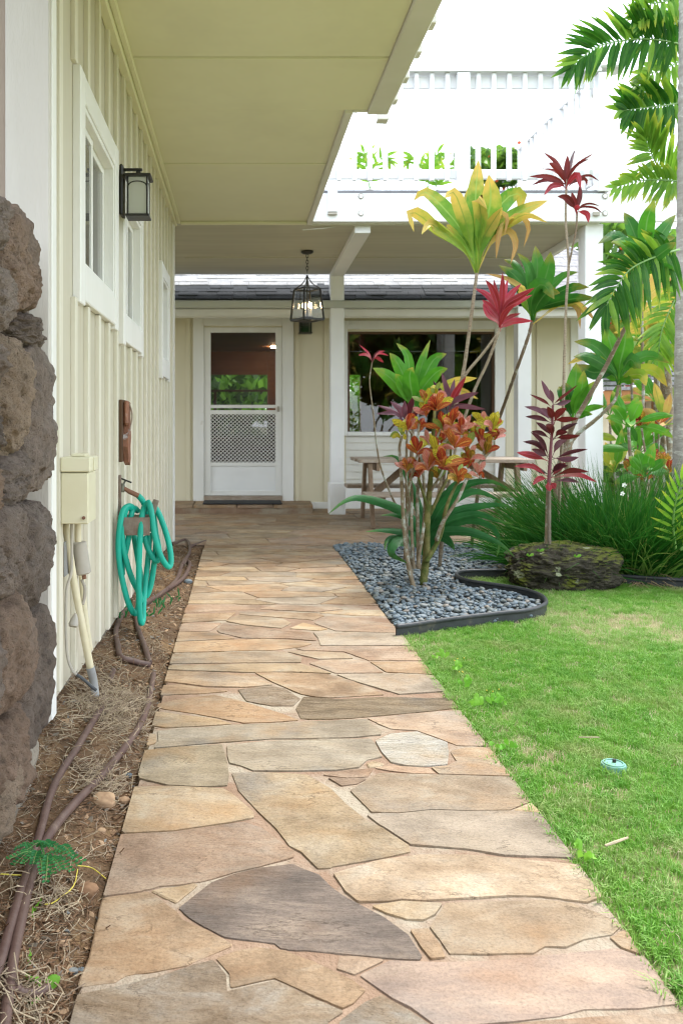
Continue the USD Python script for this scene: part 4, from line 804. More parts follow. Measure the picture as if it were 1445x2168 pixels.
# tall lime ti
p = thing('ti_plant', 'tall ti plant with big lime leaves and wilted yellow tips over the deck beam', 'plant')
A_ = 6.2
crown(p, Z4, A_, (1025, 775), [
    ('ti_lime', .15, .05, .1, (1015, 560), (1018, 300), (1035, 108)), ('ti_lime', .19, -.1, .2, (1060, 560), (1105, 350), (1095, 195)), ('ti_lime', .13, .15, .5, (960, 560), (840, 400), (720, 295), (655, 345)),
    ('ti_yellow', .12, -.2, .2, (985, 570), (945, 430), (890, 300), (835, 330)), ('ti_yellow', .11, -.15, -.2, (1040, 560), (1050, 430), (1030, 325), (1085, 395)), ('ti_yellow', .11, -.1, .2, (1065, 570), (1125, 460), (1175, 385)),
    ('ti_yellow', .11, -.2, -.5, (945, 630), (800, 530), (700, 440), (635, 418), (655, 530)), ('ti_lime', .10, .1, .2, (960, 600), (890, 520), (845, 488)), ('ti_yellow', .09, -.1, .8, (1120, 560), (1240, 460), (1330, 425), (1440, 475)),
    ('ti_lime', .12, .2, .3, (1100, 540), (1280, 410), (1440, 345)), ('ti_wilt', .055, -.1, .3, (1090, 560), (1165, 450), (1150, 560), (1138, 690)), ('ti_wilt', .06, -.1, .2, (1110, 590), (1210, 520), (1255, 600), (1222, 720)),
    ('ti_wilt', .05, .0, .2, (1130, 560), (1265, 430), (1330, 500), (1300, 622)), ('ti_lime', .14, .2, .3, (1090, 520), (1190, 340), (1285, 310), (1270, 425)), ('ti_wilt', .05, -.1, .3, (1080, 560), (1160, 420), (1200, 450), (1190, 540)), ('ti_lime', .15, .1, .0, (1000, 560), (985, 380), (1000, 225)),
    ('ti_yellow', .09, -.2, .4, (950, 640), (780, 500), (740, 490), (700, 545)), ('ti_lime', .10, -.1, .4, (1050, 560), (1210, 470), (1240, 440))])
stalk(p, [gr(893, 1212), at(905, 1150, 6.3), at(938, 1000, 6.3), at(962, 870, 6.25), at(980, 789, 6.2), at(993, 700, 6.2), at(1003, 624, 6.2), at(1009, 578, 6.2)], .016, .012, 'stem_pale')
# pink ti
p = thing('ti_plant', 'ti plant with a bright pink and crimson head in front of the dark picture window', 'plant')
crown(p, Z5, 6.0, (185, 1290), [('ti_crimson', .06, 0, .2, (195, 1150), (203, 1010), (205, 898)), ('ti_crimson', .07, -.05, .3, (170, 1120), (130, 1010), (88, 950)), ('ti_pink', .065, .05, .3, (170, 1150), (100, 1050), (15, 1008)), ('ti_pink', .07, 0, .2, (180, 1220), (110, 1130), (66, 1085)),
    ('ti_pink', .07, 0, .2, (210, 1150), (262, 1050), (335, 975)), ('ti_crimson', .07, -.1, .1, (225, 1130), (330, 1060), (425, 1003)), ('ti_pink', .06, .1, .3, (220, 1160), (320, 1100), (410, 1052)), ('ti_pink', .07, -.1, .4, (200, 1275), (280, 1235), (415, 1232)),
    ('ti_crimson', .06, -.1, .3, (195, 1240), (225, 1170), (300, 1110)), ('ti_pink', .065, 0, .2, (165, 1230), (105, 1180), (70, 1110)), ('ti_crimson', .06, .05, .3, (185, 1180), (165, 1060), (145, 945)), ('ti_pink', .06, .1, .3, (205, 1180), (215, 1060), (245, 940)), ('ti_crimson', .05, .1, .5, (200, 1250), (260, 1200), (330, 1180))])
stalk(p, [gr(930, 1205), at(950, 1020, 6.2), at(975, 910, 6.15), at(1004, 826, 6.1), at(1030, 770, 6.05), at(1050, 717, 6.0), at(1057, 694, 6.0)], .012, .010, 'stem_pale')
stalk(p, [at(950, 850, 6.2), at(986, 791, 6.1), at(1020, 750, 6.05), at(1053, 706, 6.0)], .011, .010, 'stem_pale')
# glossy green ti
p = thing('ti_plant', 'dark glossy green ti plant on a slanting stem left of the tall corner post', 'plant')
crown(p, Z5, 6.4, (410, 1245), [('ti_green', .13, .1, .1, (425, 1060), (445, 860), (430, 715)), ('ti_green', .13, -.05, .2, (470, 1030), (520, 860), (535, 755)), ('ti_green', .09, .1, .4, (405, 1060), (380, 860), (305, 762)), ('ti_green', .11, .1, .4, (390, 1080), (290, 920), (180, 848)), ('ti_green', .08, .2, .3, (390, 1060), (300, 850), (212, 808)),
    ('ti_green', .08, .1, .4, (450, 1100), (610, 930), (725, 895)), ('ti_green', .10, 0, .5, (470, 1110), (670, 1000), (800, 1000)), ('ti_green', .10, -.15, .5, (470, 1140), (680, 1080), (850, 1075)), ('ti_yellow', .09, -.1, .6, (470, 1150), (690, 1110), (780, 1205)), ('ti_green', .13, -.25, .1, (400, 1130), (430, 1010), (490, 985), (560, 1080)),
    ('ti_green', .12, -.2, .2, (440, 1130), (520, 1030), (600, 1040)), ('ti_wilt', .05, -.1, .3, (600, 1110), (715, 1140), (738, 1285)), ('ti_wilt', .05, -.1, .3, (640, 1100), (770, 1150), (842, 1235)), ('ti_green', .09, .15, .4, (380, 1120), (310, 990), (240, 960)), ('ti_yellow', .08, -.1, .4, (370, 1130), (340, 1010), (300, 1000)), ('ti_wilt', .05, .1, .5, (370, 1050), (250, 950), (90, 905))])
stalk(p, [gr(997, 1160), at(1008, 1066, 7.2), at(1025, 968, 7.1), at(1060, 875, 6.9), at(1090, 790, 6.6), at(1115, 720, 6.45), at(1126, 680, 6.4)], .016, .012, 'stem_brown')
# slender red ti with two heads
p = thing('ti_plant', 'slender ti plant with two dark red heads on one very thin tall stem', 'plant')
crown(p, Z5, 5.9, (644, 335), [('ti_red', .06, 0, .1, (642, 250), (648, 170), (652, 92)), ('ti_red', .045, .05, .3, (630, 250), (570, 135), (488, 72)), ('ti_red', .065, -.05, .2, (625, 240), (570, 170), (522, 142)), ('ti_red', .03, .1, .7, (620, 250), (550, 195), (472, 185)), ('ti_red', .03, 0, .7, (660, 240), (720, 150), (845, 70)), ('ti_red', .035, -.1, .5, (660, 240), (715, 160), (800, 114)),
    ('ti_red', .05, -.05, .3, (620, 280), (510, 240), (388, 238)), ('ti_red', .045, .05, .4, (615, 290), (510, 262), (404, 298)), ('ti_crimson', .055, -.1, .2, (610, 300), (545, 305), (490, 367)), ('ti_crimson', .06, -.15, .3, (655, 290), (715, 225), (742, 320)), ('ti_red', .03, .1, .5, (670, 280), (790, 230), (868, 268)), ('ti_red', .04, .1, .3, (680, 280), (770, 255), (785, 302)), ('ti_maroon', .035, .2, .5, (660, 220), (680, 120), (705, 48))], wave=.02)
crown(p, Z5, 5.85, (716, 500), [('ti_red', .07, -.05, .2, (690, 440), (640, 385), (582, 375)), ('ti_red', .05, 0, .2, (705, 430), (690, 385), (680, 345)), ('ti_red', .05, 0, .2, (725, 430), (738, 360), (738, 288)), ('ti_red', .025, .05, .6, (735, 450), (800, 425), (872, 440)), ('ti_red', .025, -.05, .6, (740, 450), (835, 450), (892, 492)), ('ti_crimson', .05, -.05, .2, (730, 480), (785, 495), (795, 553)), ('ti_crimson', .05, -.1, .1, (712, 470), (718, 450), (735, 438))], wave=.02)
stalk(p, [gr(1176, 1205), at(1190, 900, 5.95), at(1194, 760, 5.9), at(1198, 640, 5.9), at(1203, 560, 5.9), at(1197, 470, 5.9), at(1198, 402, 5.9), at(1199, 380, 5.9)], .012, .007, 'stem_pale')
stalk(p, [at(1203, 562, 5.9), at(1212, 520, 5.87), at(1219, 485, 5.85), at(1221, 448, 5.85)], .007, .006, 'stem_brown')
# broad ti at the right of the post
p = thing('ti_plant', 'broad ti plant with green and yellow edged leaves right of the corner post', 'plant')
crown(p, Z7, 6.7, (560, 1105), [('ti_bright', .15, .05, .2, (540, 920), (480, 720), (430, 560)), ('ti_bright', .16, -.1, .1, (570, 920), (615, 720), (622, 555)), ('ti_green', .13, 0, .5, (520, 960), (340, 750), (150, 708)), ('ti_green', .12, -.1, .5, (500, 980), (300, 850), (145, 845)), ('ti_green', .15, .15, .4, (500, 980), (320, 990), (180, 915)), ('ti_green', .13, -.1, .1, (600, 960), (670, 870), (760, 990)), ('ti_sunny', .12, -.1, .5, (620, 1020), (860, 970), (1005, 1120)),
    ('ti_sunny', .10, -.2, .3, (620, 1030), (760, 1010), (810, 1110)), ('ti_green', .11, .1, .4, (600, 970), (820, 840), (1025, 905)), ('ti_bright', .09, .2, .4, (590, 940), (670, 760), (730, 705)), ('ti_yellow', .09, 0, .5, (510, 1000), (300, 850), (90, 915)), ('ti_bright', .10, .1, .4, (540, 1050), (450, 980), (415, 990)), ('ti_bright', .09, -.1, .4, (590, 1070), (650, 1060), (700, 1065))])
stalk(p, [gr(1165, 1180), at(1180, 1000, 6.8), at(1194, 961, 6.8), at(1210, 934, 6.8), at(1226, 915, 6.78), at(1256, 892, 6.75), at(1288, 862, 6.7), at(1302, 844, 6.7), at(1309, 815, 6.7)], .022, .012, 'stem_lichen')
# leaning ti behind palm
p = thing('ti_plant', 'ti plant on a long curved brown stem with large green leaves beside the palm trunk', 'plant')
crown(p, Z5, 6.2, (1180, 900), [('ti_bright', .13, -.1, .2, (1185, 700), (1200, 530), (1250, 400)), ('ti_green', .12, .1, .3, (1220, 750), (1320, 600), (1395, 500)), ('ti_green', .11, -.1, .4, (1230, 820), (1330, 740), (1395, 690)), ('ti_green', .12, .1, .3, (1150, 750), (1090, 580), (1040, 485)), ('ti_green', .10, -.1, .5, (1120, 780), (990, 640), (860, 700)), ('ti_green', .12, -.15, .5, (1150, 800), (1060, 700), (950, 690)), ('ti_bright', .09, -.2, .6, (1170, 820), (1100, 720), (960, 685)),
    ('ti_green', .10, 0, .4, (1220, 870), (1330, 870), (1392, 925)), ('ti_yellow', .09, .1, .4, (1130, 870), (1030, 800), (1000, 880)), ('ti_green', .10, .2, .4, (1150, 740), (1100, 620), (1080, 610)), ('ti_wilt', .06, .1, .3, (1130, 880), (1040, 830), (1020, 860)), ('ti_green', .11, .2, .3, (1200, 780), (1280, 680), (1390, 660)), ('ti_bright', .10, 0, .2, (1190, 880), (1260, 880), (1270, 960))])
stalk(p, [gr(1158, 1190), at(1172, 1060, 6.4), at(1195, 950, 6.4), at(1215, 894, 6.35), at(1233, 862, 6.35), at(1258, 818, 6.3), at(1281, 777, 6.3), at(1309, 721, 6.25), at(1339, 659, 6.2), at(1351, 618, 6.2), at(1362, 578, 6.2)], .020, .013, 'stem_brown')
# bright ti behind the croton
p = thing('ti_plant', 'bright fresh green ti plant standing behind the croton, below the picture window', 'plant')
crown(p, Z5b, 6.7, (520, 640), [('ti_bright', .09, .1, .5, (540, 500), (575, 340), (625, 195)), ('ti_bright', .09, .1, .4, (500, 520), (490, 300), (420, 215)), ('ti_bright', .12, 0, .2, (500, 500), (430, 340), (380, 275)), ('ti_bright', .12, -.1, .2, (480, 540), (380, 420), (280, 365)), ('ti_bright', .12, .1, .3, (560, 490), (640, 320), (722, 280)), ('ti_bright', .12, -.05, .3, (570, 500), (660, 390), (728, 368)),
    ('ti_bright', .14, -.15, .0, (515, 530), (500, 410), (520, 360)), ('ti_bright', .11, -.1, .2, (490, 540), (440, 440), (415, 400)), ('ti_green', .10, 0, .3, (560, 580), (590, 560), (620, 575)), ('ti_yellow', .10, -.1, .4, (600, 560), (760, 450), (905, 425)), ('ti_yellow', .09, -.15, .4, (600, 600), (780, 500), (910, 550))])
stalk(p, [gr(857, 1190), at(866, 1050, 6.75), at(872, 940, 6.7), at(874, 868, 6.7)], .018, .014, 'stem_brown')
# thin pink sprout
p = thing('ti_plant', 'single thin stem with a tiny pink leaf tuft left of the bright green ti plant', 'plant')
crown(p, Z5b, 6.1, (276, 330), [('ti_pink', .022, 0, .4, (255, 280), (200, 226)), ('ti_pink', .03, -.05, .2, (240, 285), (192, 288)), ('ti_crimson', .035, -.05, .2, (305, 305), (345, 332)), ('ti_pink', .02, .05, .4, (310, 275), (352, 262)), ('ti_pink', .025, 0, .4, (310, 280), (375, 290)), ('ti_maroon', .02, 0, .4, (290, 290), (325, 255))], wave=.02)
stalk(p, [gr(874, 1219), at(848, 1093, 6.15), at(831, 1056, 6.12), at(810, 1003, 6.1), at(799, 957, 6.1), at(789, 869, 6.1), at(782, 809, 6.1), at(787, 768, 6.1)], .010, .004, 'stem_lichen')
# maroon ti
p = thing('ti_plant', 'dark maroon ti plant rising behind the mossy boulder', 'plant')
J_ = 5.82
for base, lv in (((528, 655), [('ti_plum', .05, .05, .2, (500, 580), (450, 478)), ('ti_red', .03, 0, .5, (560, 610), (690, 508)), ('ti_red', .035, .1, .4, (470, 620), (375, 572)), ('ti_plum', .05, .1, .4, (580, 630), (645, 612)), ('ti_plum', .04, -.1, .3, (520, 590), (505, 540))]),
                 ((528, 760), [('ti_red', .065, -.1, .1, (515, 700), (488, 652)), ('ti_red', .065, -.1, .2, (560, 700), (615, 662)), ('ti_red', .06, -.1, .4, (590, 735), (692, 730)), ('ti_plum', .05, .05, .3, (440, 680), (338, 652)), ('ti_maroon', .05, 0, .3, (440, 730), (345, 718)), ('ti_plum', .06, 0, .2, (480, 690), (440, 665))]),
                 ((522, 880), [('ti_maroon', .05, 0, .4, (470, 790), (415, 755)), ('ti_red', .07, -.15, .2, (515, 800), (480, 770)), ('ti_red', .06, -.1, .3, (570, 820), (625, 818)), ('ti_red', .055, -.15, .4, (600, 850), (705, 843)), ('ti_maroon', .05, 0, .4, (600, 800), (690, 760)), ('ti_maroon', .05, .1, .4, (450, 830), (385, 815))]),
                 ((512, 1000), [('ti_maroon', .055, .05, .3, (430, 900), (330, 882)), ('ti_crimson', .07, -.1, .3, (410, 975), (288, 953)), ('ti_maroon', .05, 0, .4, (450, 880), (380, 820)), ('ti_maroon', .045, 0, .5, (640, 955), (755, 932)), ('ti_plum', .055, -.1, .3, (610, 1000), (695, 985)), ('ti_maroon', .06, -.1, .3, (450, 960), (385, 930)), ('ti_maroon', .06, .1, .3, (560, 900), (620, 870))]),
                 ((508, 1120), [('ti_maroon', .06, -.15, .3, (560, 1045), (625, 1040)), ('ti_red', .055, -.1, .4, (640, 1070), (762, 1080)), ('ti_crimson', .055, -.05, .4, (400, 1050), (272, 1045)), ('ti_pink', .05, -.1, .5, (680, 1100), (815, 1148)), ('ti_crimson', .055, -.1, .2, (440, 1125), (393, 1167)), ('ti_red', .055, 0, .3, (560, 1060), (610, 1020)), ('ti_maroon', .05, .1, .3, (440, 1070), (390, 1020))]),
                 ((502, 1160), [('ti_crimson', .07, -.1, .0, (500, 1165), (505, 1207)), ('ti_crimson', .06, -.12, .1, (525, 1165), (540, 1190)), ('ti_plum', .045, .1, .5, (620, 1130), (700, 1150))])):
    crown(p, Z6, J_, base, lv, wave=.02)
stalk(p, [gr(1157, 1232), at(1157, 1150, J_), at(1160, 1038, J_)], .017, .015, 'stem_lichen', 'trunk'); stalk(p, [gr(1164, 1232), at(1162, 1140, J_ - .02), at(1162, 1040, J_ - .02)], .012, .012, 'trunk_dark', 'trunk')
stalk(p, [at(1160, 1042, J_), at(1164, 970, J_), at(1168, 908, J_), at(1170, 858, J_)], .014, .007, 'stem_purple')
# purple ti heads inside the bed
p = thing('ti_plant', 'purple ti plant head poking out above the top of the orange croton', 'plant')
crown(p, Z5b, 6.1, (735, 640), [('ti_plum', .06, 0, .3, (735, 540), (692, 392)), ('ti_crimson', .07, -.05, .2, (765, 540), (838, 418)), ('ti_plum', .07, -.1, .4, (780, 560), (915, 512)), ('ti_plum', .06, -.1, .5, (790, 590), (955, 612)), ('ti_maroon', .06, .05, .3, (700, 540), (640, 440)), ('ti_plum', .06, .1, .2, (750, 540), (770, 430))])
stalk(p, [gr(930, 1200), at(940, 1000, 6.15), at(948, 880, 6.1)], .012, .01, 'stem_brown')
p = thing('ti_plant', 'dusky purple ti plant head at the left shoulder of the croton', 'plant')
crown(p, Z5b, 6.0, (485, 710), [('ti_plum', .045, 0, .4, (420, 640), (300, 640)), ('ti_plum', .045, .05, .4, (410, 630), (308, 588)), ('ti_plum', .06, 0, .3, (450, 620), (385, 565)), ('ti_maroon', .07, -.05, .1, (490, 640), (528, 528)), ('ti_plum', .06, -.1, .2, (470, 630), (470, 560)), ('ti_maroon', .05, -.1, .3, (520, 660), (560, 610))])
stalk(p, [gr(868, 1215), at(860, 1050, 6.0), at(861, 900, 6.0)], .011, .009, 'stem_lichen')
# short ti behind the maroon one
p = thing('ti_plant', 'mid green ti plant tuft between the maroon ti and the corner post', 'plant')
crown(p, Z7, 6.6, (130, 1450), [('ti_bright', .15, .05, .1, (140, 1250), (165, 1060), (170, 900)), ('ti_bright', .12, -.1, .3, (180, 1330), (260, 1180), (335, 1070)), ('ti_green', .11, .1, .3, (100, 1330), (40, 1180), (10, 1120)), ('ti_bright', .07, -.05, .5, (220, 1360), (320, 1320), (440, 1300)), ('ti_bright', .06, -.1, .5, (220, 1390), (260, 1370), (320, 1375)), ('ti_green', .13, 0, .2, (130, 1300), (80, 1150), (60, 1080)), ('ti_bright', .13, -.1, .2, (150, 1320), (210, 1180), (240, 970))])
stalk(p, [gr(1185, 1188), at(1200, 1000, 6.6), at(1208, 905, 6.6)], .03, .02, 'stem_lichen')

# croton
p = thing('croton_shrub', 'croton shrub with orange, red and yellow veined leaves on lichened stems in the pebble bed', 'shrub')
KY = 5.72
for m, r0, r1, pts in (('stem_lichen', .017, .009, [(525, 1690), (490, 1530), (470, 1350), (460, 1200), (450, 1000), (440, 850), (455, 770)]), ('stem_lichen', .014, .008, [(530, 1570), (485, 1400), (490, 1200), (500, 1060), (545, 900), (555, 700)]), ('stem_moss', .028, .010, [(580, 1670), (600, 1500), (605, 1300), (620, 1100), (632, 950), (640, 800), (650, 620)]),
                       ('stem_moss', .018, .008, [(600, 1530), (680, 1380), (722, 1200), (770, 1085), (800, 1030)]), ('stem_lichen', .015, .009, [(555, 1570), (550, 1300), (548, 1150), (560, 1000), (600, 930)]), ('stem_lichen', .012, .008, [(525, 1560), (512, 1300), (515, 1120), (500, 1000), (490, 950)]), ('stem_lichen', .014, .007, [(660, 1400), (700, 1290), (790, 1150), (850, 1020), (925, 920), (965, 790)]),
                       ('stem_moss', .012, .007, [(620, 1250), (690, 1100), (735, 1000), (750, 800), (760, 700)]), ('stem_lichen', .010, .006, [(630, 1100), (690, 1000), (715, 930)]), ('stem_lichen', .010, .006, [(640, 900), (720, 800), (800, 730)]), ('stem_moss', .012, .006, [(606, 1200), (570, 1080), (545, 1000), (520, 960)]), ('stem_lichen', .009, .006, [(925, 920), (1000, 850), (1010, 800)]), ('stem_lichen', .009, .006, [(850, 1030), (900, 1010), (920, 990)]), ('stem_lichen', .012, .008, [(545, 1560), (580, 1350), (590, 1200), (585, 1050), (560, 850), (500, 740)]), ('stem_lichen', .009, .006, [(560, 900), (640, 830), (690, 720)])):
    stalk(p, [gr(*Z5b(*pts[0])) if pts[0][1] > 1600 else at(*Z5b(*pts[0]), KY)] + [at(*Z5b(*q), KY + lr.uniform(-.06, .06)) for q in pts[1:]], r0, r1, m, 'stem', 20)
OR, RE, PK, YE, OL, GN = 'croton_orange', 'croton_red', 'croton_pink', 'croton_yellow', 'croton_olive', 'croton_green'
def tuft(parent, c, Y, mats, n, L, zt=Z5b, w=.42, up=.75):
    B = at(*zt(*c), Y); a0 = lr.uniform(0, 6)
    for k in range(n):
        az = a0 + k * 2.4; el = up + lr.uniform(-.55, .55) if k > 1 else 1.1
        d = V(math.cos(az) * math.cos(el), math.sin(az) * math.cos(el), math.sin(el)); l = L * lr.uniform(.75, 1.15); s0 = B - V(0, 0, .03 * (k / n))
        P = [s0, s0 + d * l * .5 + V(0, 0, .010), s0 + d * l - V(0, 0, lr.uniform(-.01, .035))]
        one_leaf(parent, lr.choice(mats), P, l * w, prof='oval', roll=lr.uniform(-.75, .75), fold=lr.uniform(.1, .35), seg=9, seed=k, cupdir=lr.choice((-1, 1)), wave=.02)
for c, mats, n, L, dy in (((660, 600), [OR, OR, YE, RE], 8, .15, -.1), ((650, 520), [YE, YE, GN], 5, .12, .1), ((590, 560), [OR, YE], 4, .13, .05), ((490, 720), [RE, OR, OR, PK], 8, .14, -.1), ((560, 730), [OR, RE, OL], 6, .13, .1), ((700, 720), [PK, PK, GN, OR], 7, .14, -.05), ((755, 690), [RE, OR, YE], 7, .13, -.15), ((810, 740), [RE, PK, OR], 7, .15, -.05), ((830, 720), [PK, PK], 4, .14, .1), ((620, 810), [RE, OR, PK], 6, .13, .05),
                          ((770, 830), [OR, PK, OL], 7, .15, -.15), ((840, 850), [PK, OR, PK], 6, .15, 0), ((930, 690), [OR, PK, YE], 5, .12, 0), ((1000, 720), [YE, OL, YE, OR], 8, .14, -.05), ((1010, 780), [OL, RE, YE], 6, .13, .05), ((960, 860), [OL, RE, OL], 6, .14, 0), ((480, 970), [OR, OL, PK], 7, .13, -.1), ((610, 960), [PK, OR, OR], 7, .14, -.15), ((705, 940), [YE, YE, OR], 8, .15, -.2), ((770, 970), [OR, RE, PK], 7, .14, -.1), ((790, 1035), [OL, OR, OR], 7, .14, -.2), ((915, 1000), [RE, RE], 4, .10, -.1), ((560, 1000), [RE, OR], 4, .11, -.05), ((690, 800), [RE, OL, PK], 6, .14, .1), ((880, 760), [OL, YE, GN], 6, .13, .1), ((850, 950), [OL, GN], 4, .12, .1), ((450, 770), [GN, YE], 4, .10, 0), ((540, 860), [OR, OL, RE], 6, .13, -.1), ((660, 870), [RE, OR, YE], 7, .13, -.1), ((860, 900), [OL, RE, OR], 6, .12, -.05), ((560, 940), [OL, RE], 5, .12, .05), ((680, 1020), [OL, RE, GN], 5, .12, 0), ((600, 640), [RE, OR, YE], 6, .13, .05), ((740, 770), [OR, RE, PK], 6, .14, .05), ((930, 780), [OL, GN, RE], 6, .12, .05)):
    tuft(p, c, KY + dy * 1.6, mats + [lr.choice((PK, YE, GN, RE))], n + 2, L * .84)

# strap leaved lily
p = thing('crinum_lily', 'lily with long arching strap leaves at the foot of the croton stems', 'plant')
for w, dy, pts in ((.075, -.2, [(560, 1330), (430, 1210), (220, 1145), (110, 1165), (15, 1240)]), (.06, -.1, [(560, 1350), (480, 1265), (400, 1245), (325, 1250)]), (.06, -.2, [(560, 1380), (440, 1345), (330, 1338), (235, 1348)]), (.07, -.2, [(560, 1400), (430, 1385), (365, 1400), (350, 1455)]), (.11, -.3, [(560, 1400), (420, 1400), (390, 1480), (490, 1540)]), (.075, -.1, [(640, 1300), (720, 1170), (850, 1065), (1000, 1050), (1115, 1108)]), (.07, 0, [(640, 1300), (740, 1180), (880, 1108), (1000, 1140), (1065, 1190)]),
                   (.075, -.1, [(640, 1330), (760, 1240), (900, 1200), (1050, 1188), (1145, 1215)]), (.07, -.2, [(640, 1340), (720, 1290), (900, 1245), (1030, 1285), (1120, 1300)]), (.075, -.2, [(640, 1360), (760, 1310), (880, 1285), (1000, 1330), (1035, 1420), (1020, 1500)]), (.07, -.25, [(640, 1370), (760, 1345), (900, 1360), (1040, 1420), (1130, 1500)]), (.10, -.15, [(640, 1390), (690, 1380), (745, 1420), (770, 1460)]), (.08, 0, [(620, 1350), (640, 1200), (665, 1230), (700, 1275)]), (.07, .1, [(600, 1350), (545, 1120), (490, 1005)]), (.06, .1, [(610, 1350), (720, 1130), (800, 1040), (900, 985)]), (.09, .0, [(600, 1400), (560, 1250), (530, 1180)]), (.09, .1, [(630, 1350), (690, 1180), (760, 1100), (900, 1090)]), (.06, .2, [(600, 1350), (480, 1000), (420, 900), (340, 895)])):
    P = [at(*Z5b(610, 1480), 5.95)] + [at(*Z5b(*q), 5.95 + dy * (i + 1) / len(pts)) for i, q in enumerate(pts)]
    one_leaf(p, 'strap_green', P, w, prof='strap', roll=lr.uniform(.1, .9), fold=.35, seg=18, wave=.03, seed=len(pts))

# mondo grass clump, pale grass
def clump(name, label, cat, cx, cy, rx, ry, n, L, w, mats, parent=None, lean=1.0, up=1.1, seed=1):
    r = random.Random(seed); q = parent or thing(name, label, cat); bl = {m: LB() for m in mats}
    for i in range(n):
        a, d = r.uniform(0, 2 * math.pi), math.sqrt(r.random()); x0, y0 = cx + rx * d * math.cos(a), cy + ry * d * math.sin(a)
        l = r.uniform(*L); az = a + r.uniform(-.8, .8); el = r.gauss(up, .18) - .35 * d * lean; h = V(math.cos(az), math.sin(az), 0); b = V(x0, y0, .01)
        t = np.linspace(0, 1, 4); P = [b + h * l * math.cos(el) * u + V(0, 0, 1) * (l * math.sin(el) * u - l * .30 * lean * u ** 2.4 * (1.2 - .6 * math.sin(el))) for u in t]
        P = [V(x, y, max(z, .012)) for x, y, z in P]
        bl[r.choice(mats) if len(mats) > 1 and r.random() < .5 else mats[0]].leaf(P, w * r.uniform(.7, 1.2), prof='blade', roll=r.uniform(-.9, .9), seg=7)
    for m, b in bl.items():
        if b.n: b.done('foliage', m, q, kind='stuff')
    return q
q = clump('mondo_grass', 'dense dark green grass like clump with two white flowers behind the boulder', 'plant', 2.92, 6.45, .55, .50, 3400, (.45, 1.12), .013, ['blade_dark'], up=1.2, lean=1.0)
clump('', '', '', 2.3, 6.35, .25, .4, 700, (.35, .75), .012, ['blade_dark'], parent=q, up=.95, seed=8)
clump('', '', '', 2.92, 6.45, .5, .45, 200, (.4, .8), .011, ['blade_light'], parent=q, up=1.15, seed=9)
for x, y in ((1321, 1027), (1317, 1045)):
    c = at(x, y, 5.95); fl = LB()
    for k in range(5): d = V(math.cos(k * 1.26), .3, math.sin(k * 1.26)); fl.leaf([c, c + d * .010, c + d * .018 + V(0, -.006, 0)], .013, prof='oval', seg=5)
    fl.done('flower', 'flower_white', q); MB().tube(spline([V(c[0], 6.2, .02), c], 5), .002, 5).build('flower_stalk', 'stem_green', q)
q = clump('dry_based_grass', 'pale green spiky grass with dry brown skirt right of the boulder', 'plant', 2.90, 6.02, .22, .18, 260, (.25, .62), .011, ['blade_light', 'blade_dark'], up=.95, seed=4, lean=.8)
clump('', '', '', 2.86, 5.98, .22, .13, 200, (.15, .40), .008, ['blade_dry'], parent=q, up=.35, seed=5, lean=1.2)
clump('', '', '', 2.30, 6.02, .2, .1, 40, (.2, .45), .007, ['blade_dry'], parent=q, up=.7, seed=6, lean=1.2)

# ------------------------------------------------------------------ palms
def frond(parent, pts, nl, L, mat='palm_green', w=.040, drop=.35, side=None, ang=(.95, .55), name='frond', rr_=.009, seed=0, first=.08):
    r = random.Random(seed); C = spline(pts, 40); T = np.gradient(C, axis=0); T /= np.linalg.norm(T, axis=1, keepdims=True)
    fr = MB().tube(C, np.linspace(rr_, rr_ * .3, 40), 6).build(name, 'stem_green', parent, smooth=True)
    nl = int(nl * 1.35); w = w * 1.12
    for i in range(nl):
        u = first + (1 - first) * (i + .5) / nl; k = min(int(u * 39), 38); b = C[k] + (C[k + 1] - C[k]) * (u * 39 - k); t = T[k]
        n = np.array(side if side is not None else V(0, -1, 0), float); n = n - t * (n @ t); n /= np.linalg.norm(n); s = np.cross(n, t)
        for sg in (-1, 1):
            a = ang[0] + (ang[1] - ang[0]) * u + r.uniform(-.08, .08); l = L * (.55 + .6 * math.sin(math.pi * min(1, u * .85 + .12))) * r.uniform(.88, 1.1)
            if u > .93: a *= .6
            d = t * math.cos(a) + s * sg * math.sin(a) + n * r.uniform(.0, .35)
            d /= np.linalg.norm(d); g = V(0, 0, -1)
            P = [b, b + d * l * .45 + g * drop * l * .10, b + d * l + g * drop * l * .55]
            one_leaf(fr, mat if r.random() < .8 else 'palm_lime', P, w * r.uniform(.8, 1.15), name='leaflet', prof='lance', roll=r.uniform(-.5, .5), fold=.3, seg=6, seed=i)
    return fr
Zp = trace((1180, 0, 4.928)); PY = 7.2
p = thing('palm_tree', 'palm with grey ringed trunk at the right edge and feathery fronds against the sky', 'palm')
tb = V(xx(1447, 6.8), 6.8, 0); C = np.array([tb + V(.012 * math.sin(z * .6) + .01 * z, 0, z) for z in np.linspace(-.05, 6.2, 220)])
zc = C[:, 2]; rad = .098 - .004 * zc + .055 * np.exp(-((zc) / .32) ** 2) + .004 * (np.abs(((zc * 8.2 + .3 * np.sin(zc * 2)) % 1) - .5) < .10); v, f = tube(C, rad, 24)
nn = meshkit.fbm(v * np.array([9, 9, 16]), 4, 2) - .5; cc = np.repeat(C, 24, 0); dd = v[:len(cc)] - cc; v[:len(cc)] = cc + dd * (1 + .14 * nn[:len(cc), None])
MB().add(v, f).build('trunk', 'palm_bark', p, smooth=True)
P_ = lambda *a: [at(*Zp(u, v_), y) for u, v_, y in a]
frond(p, P_((1330, 470, 7.1), (1050, 415, 7.0), (760, 410, 6.9), (400, 490, 6.8), (140, 700, 6.75)), 24, .36, seed=1, ang=(1.15, .45), drop=.25)
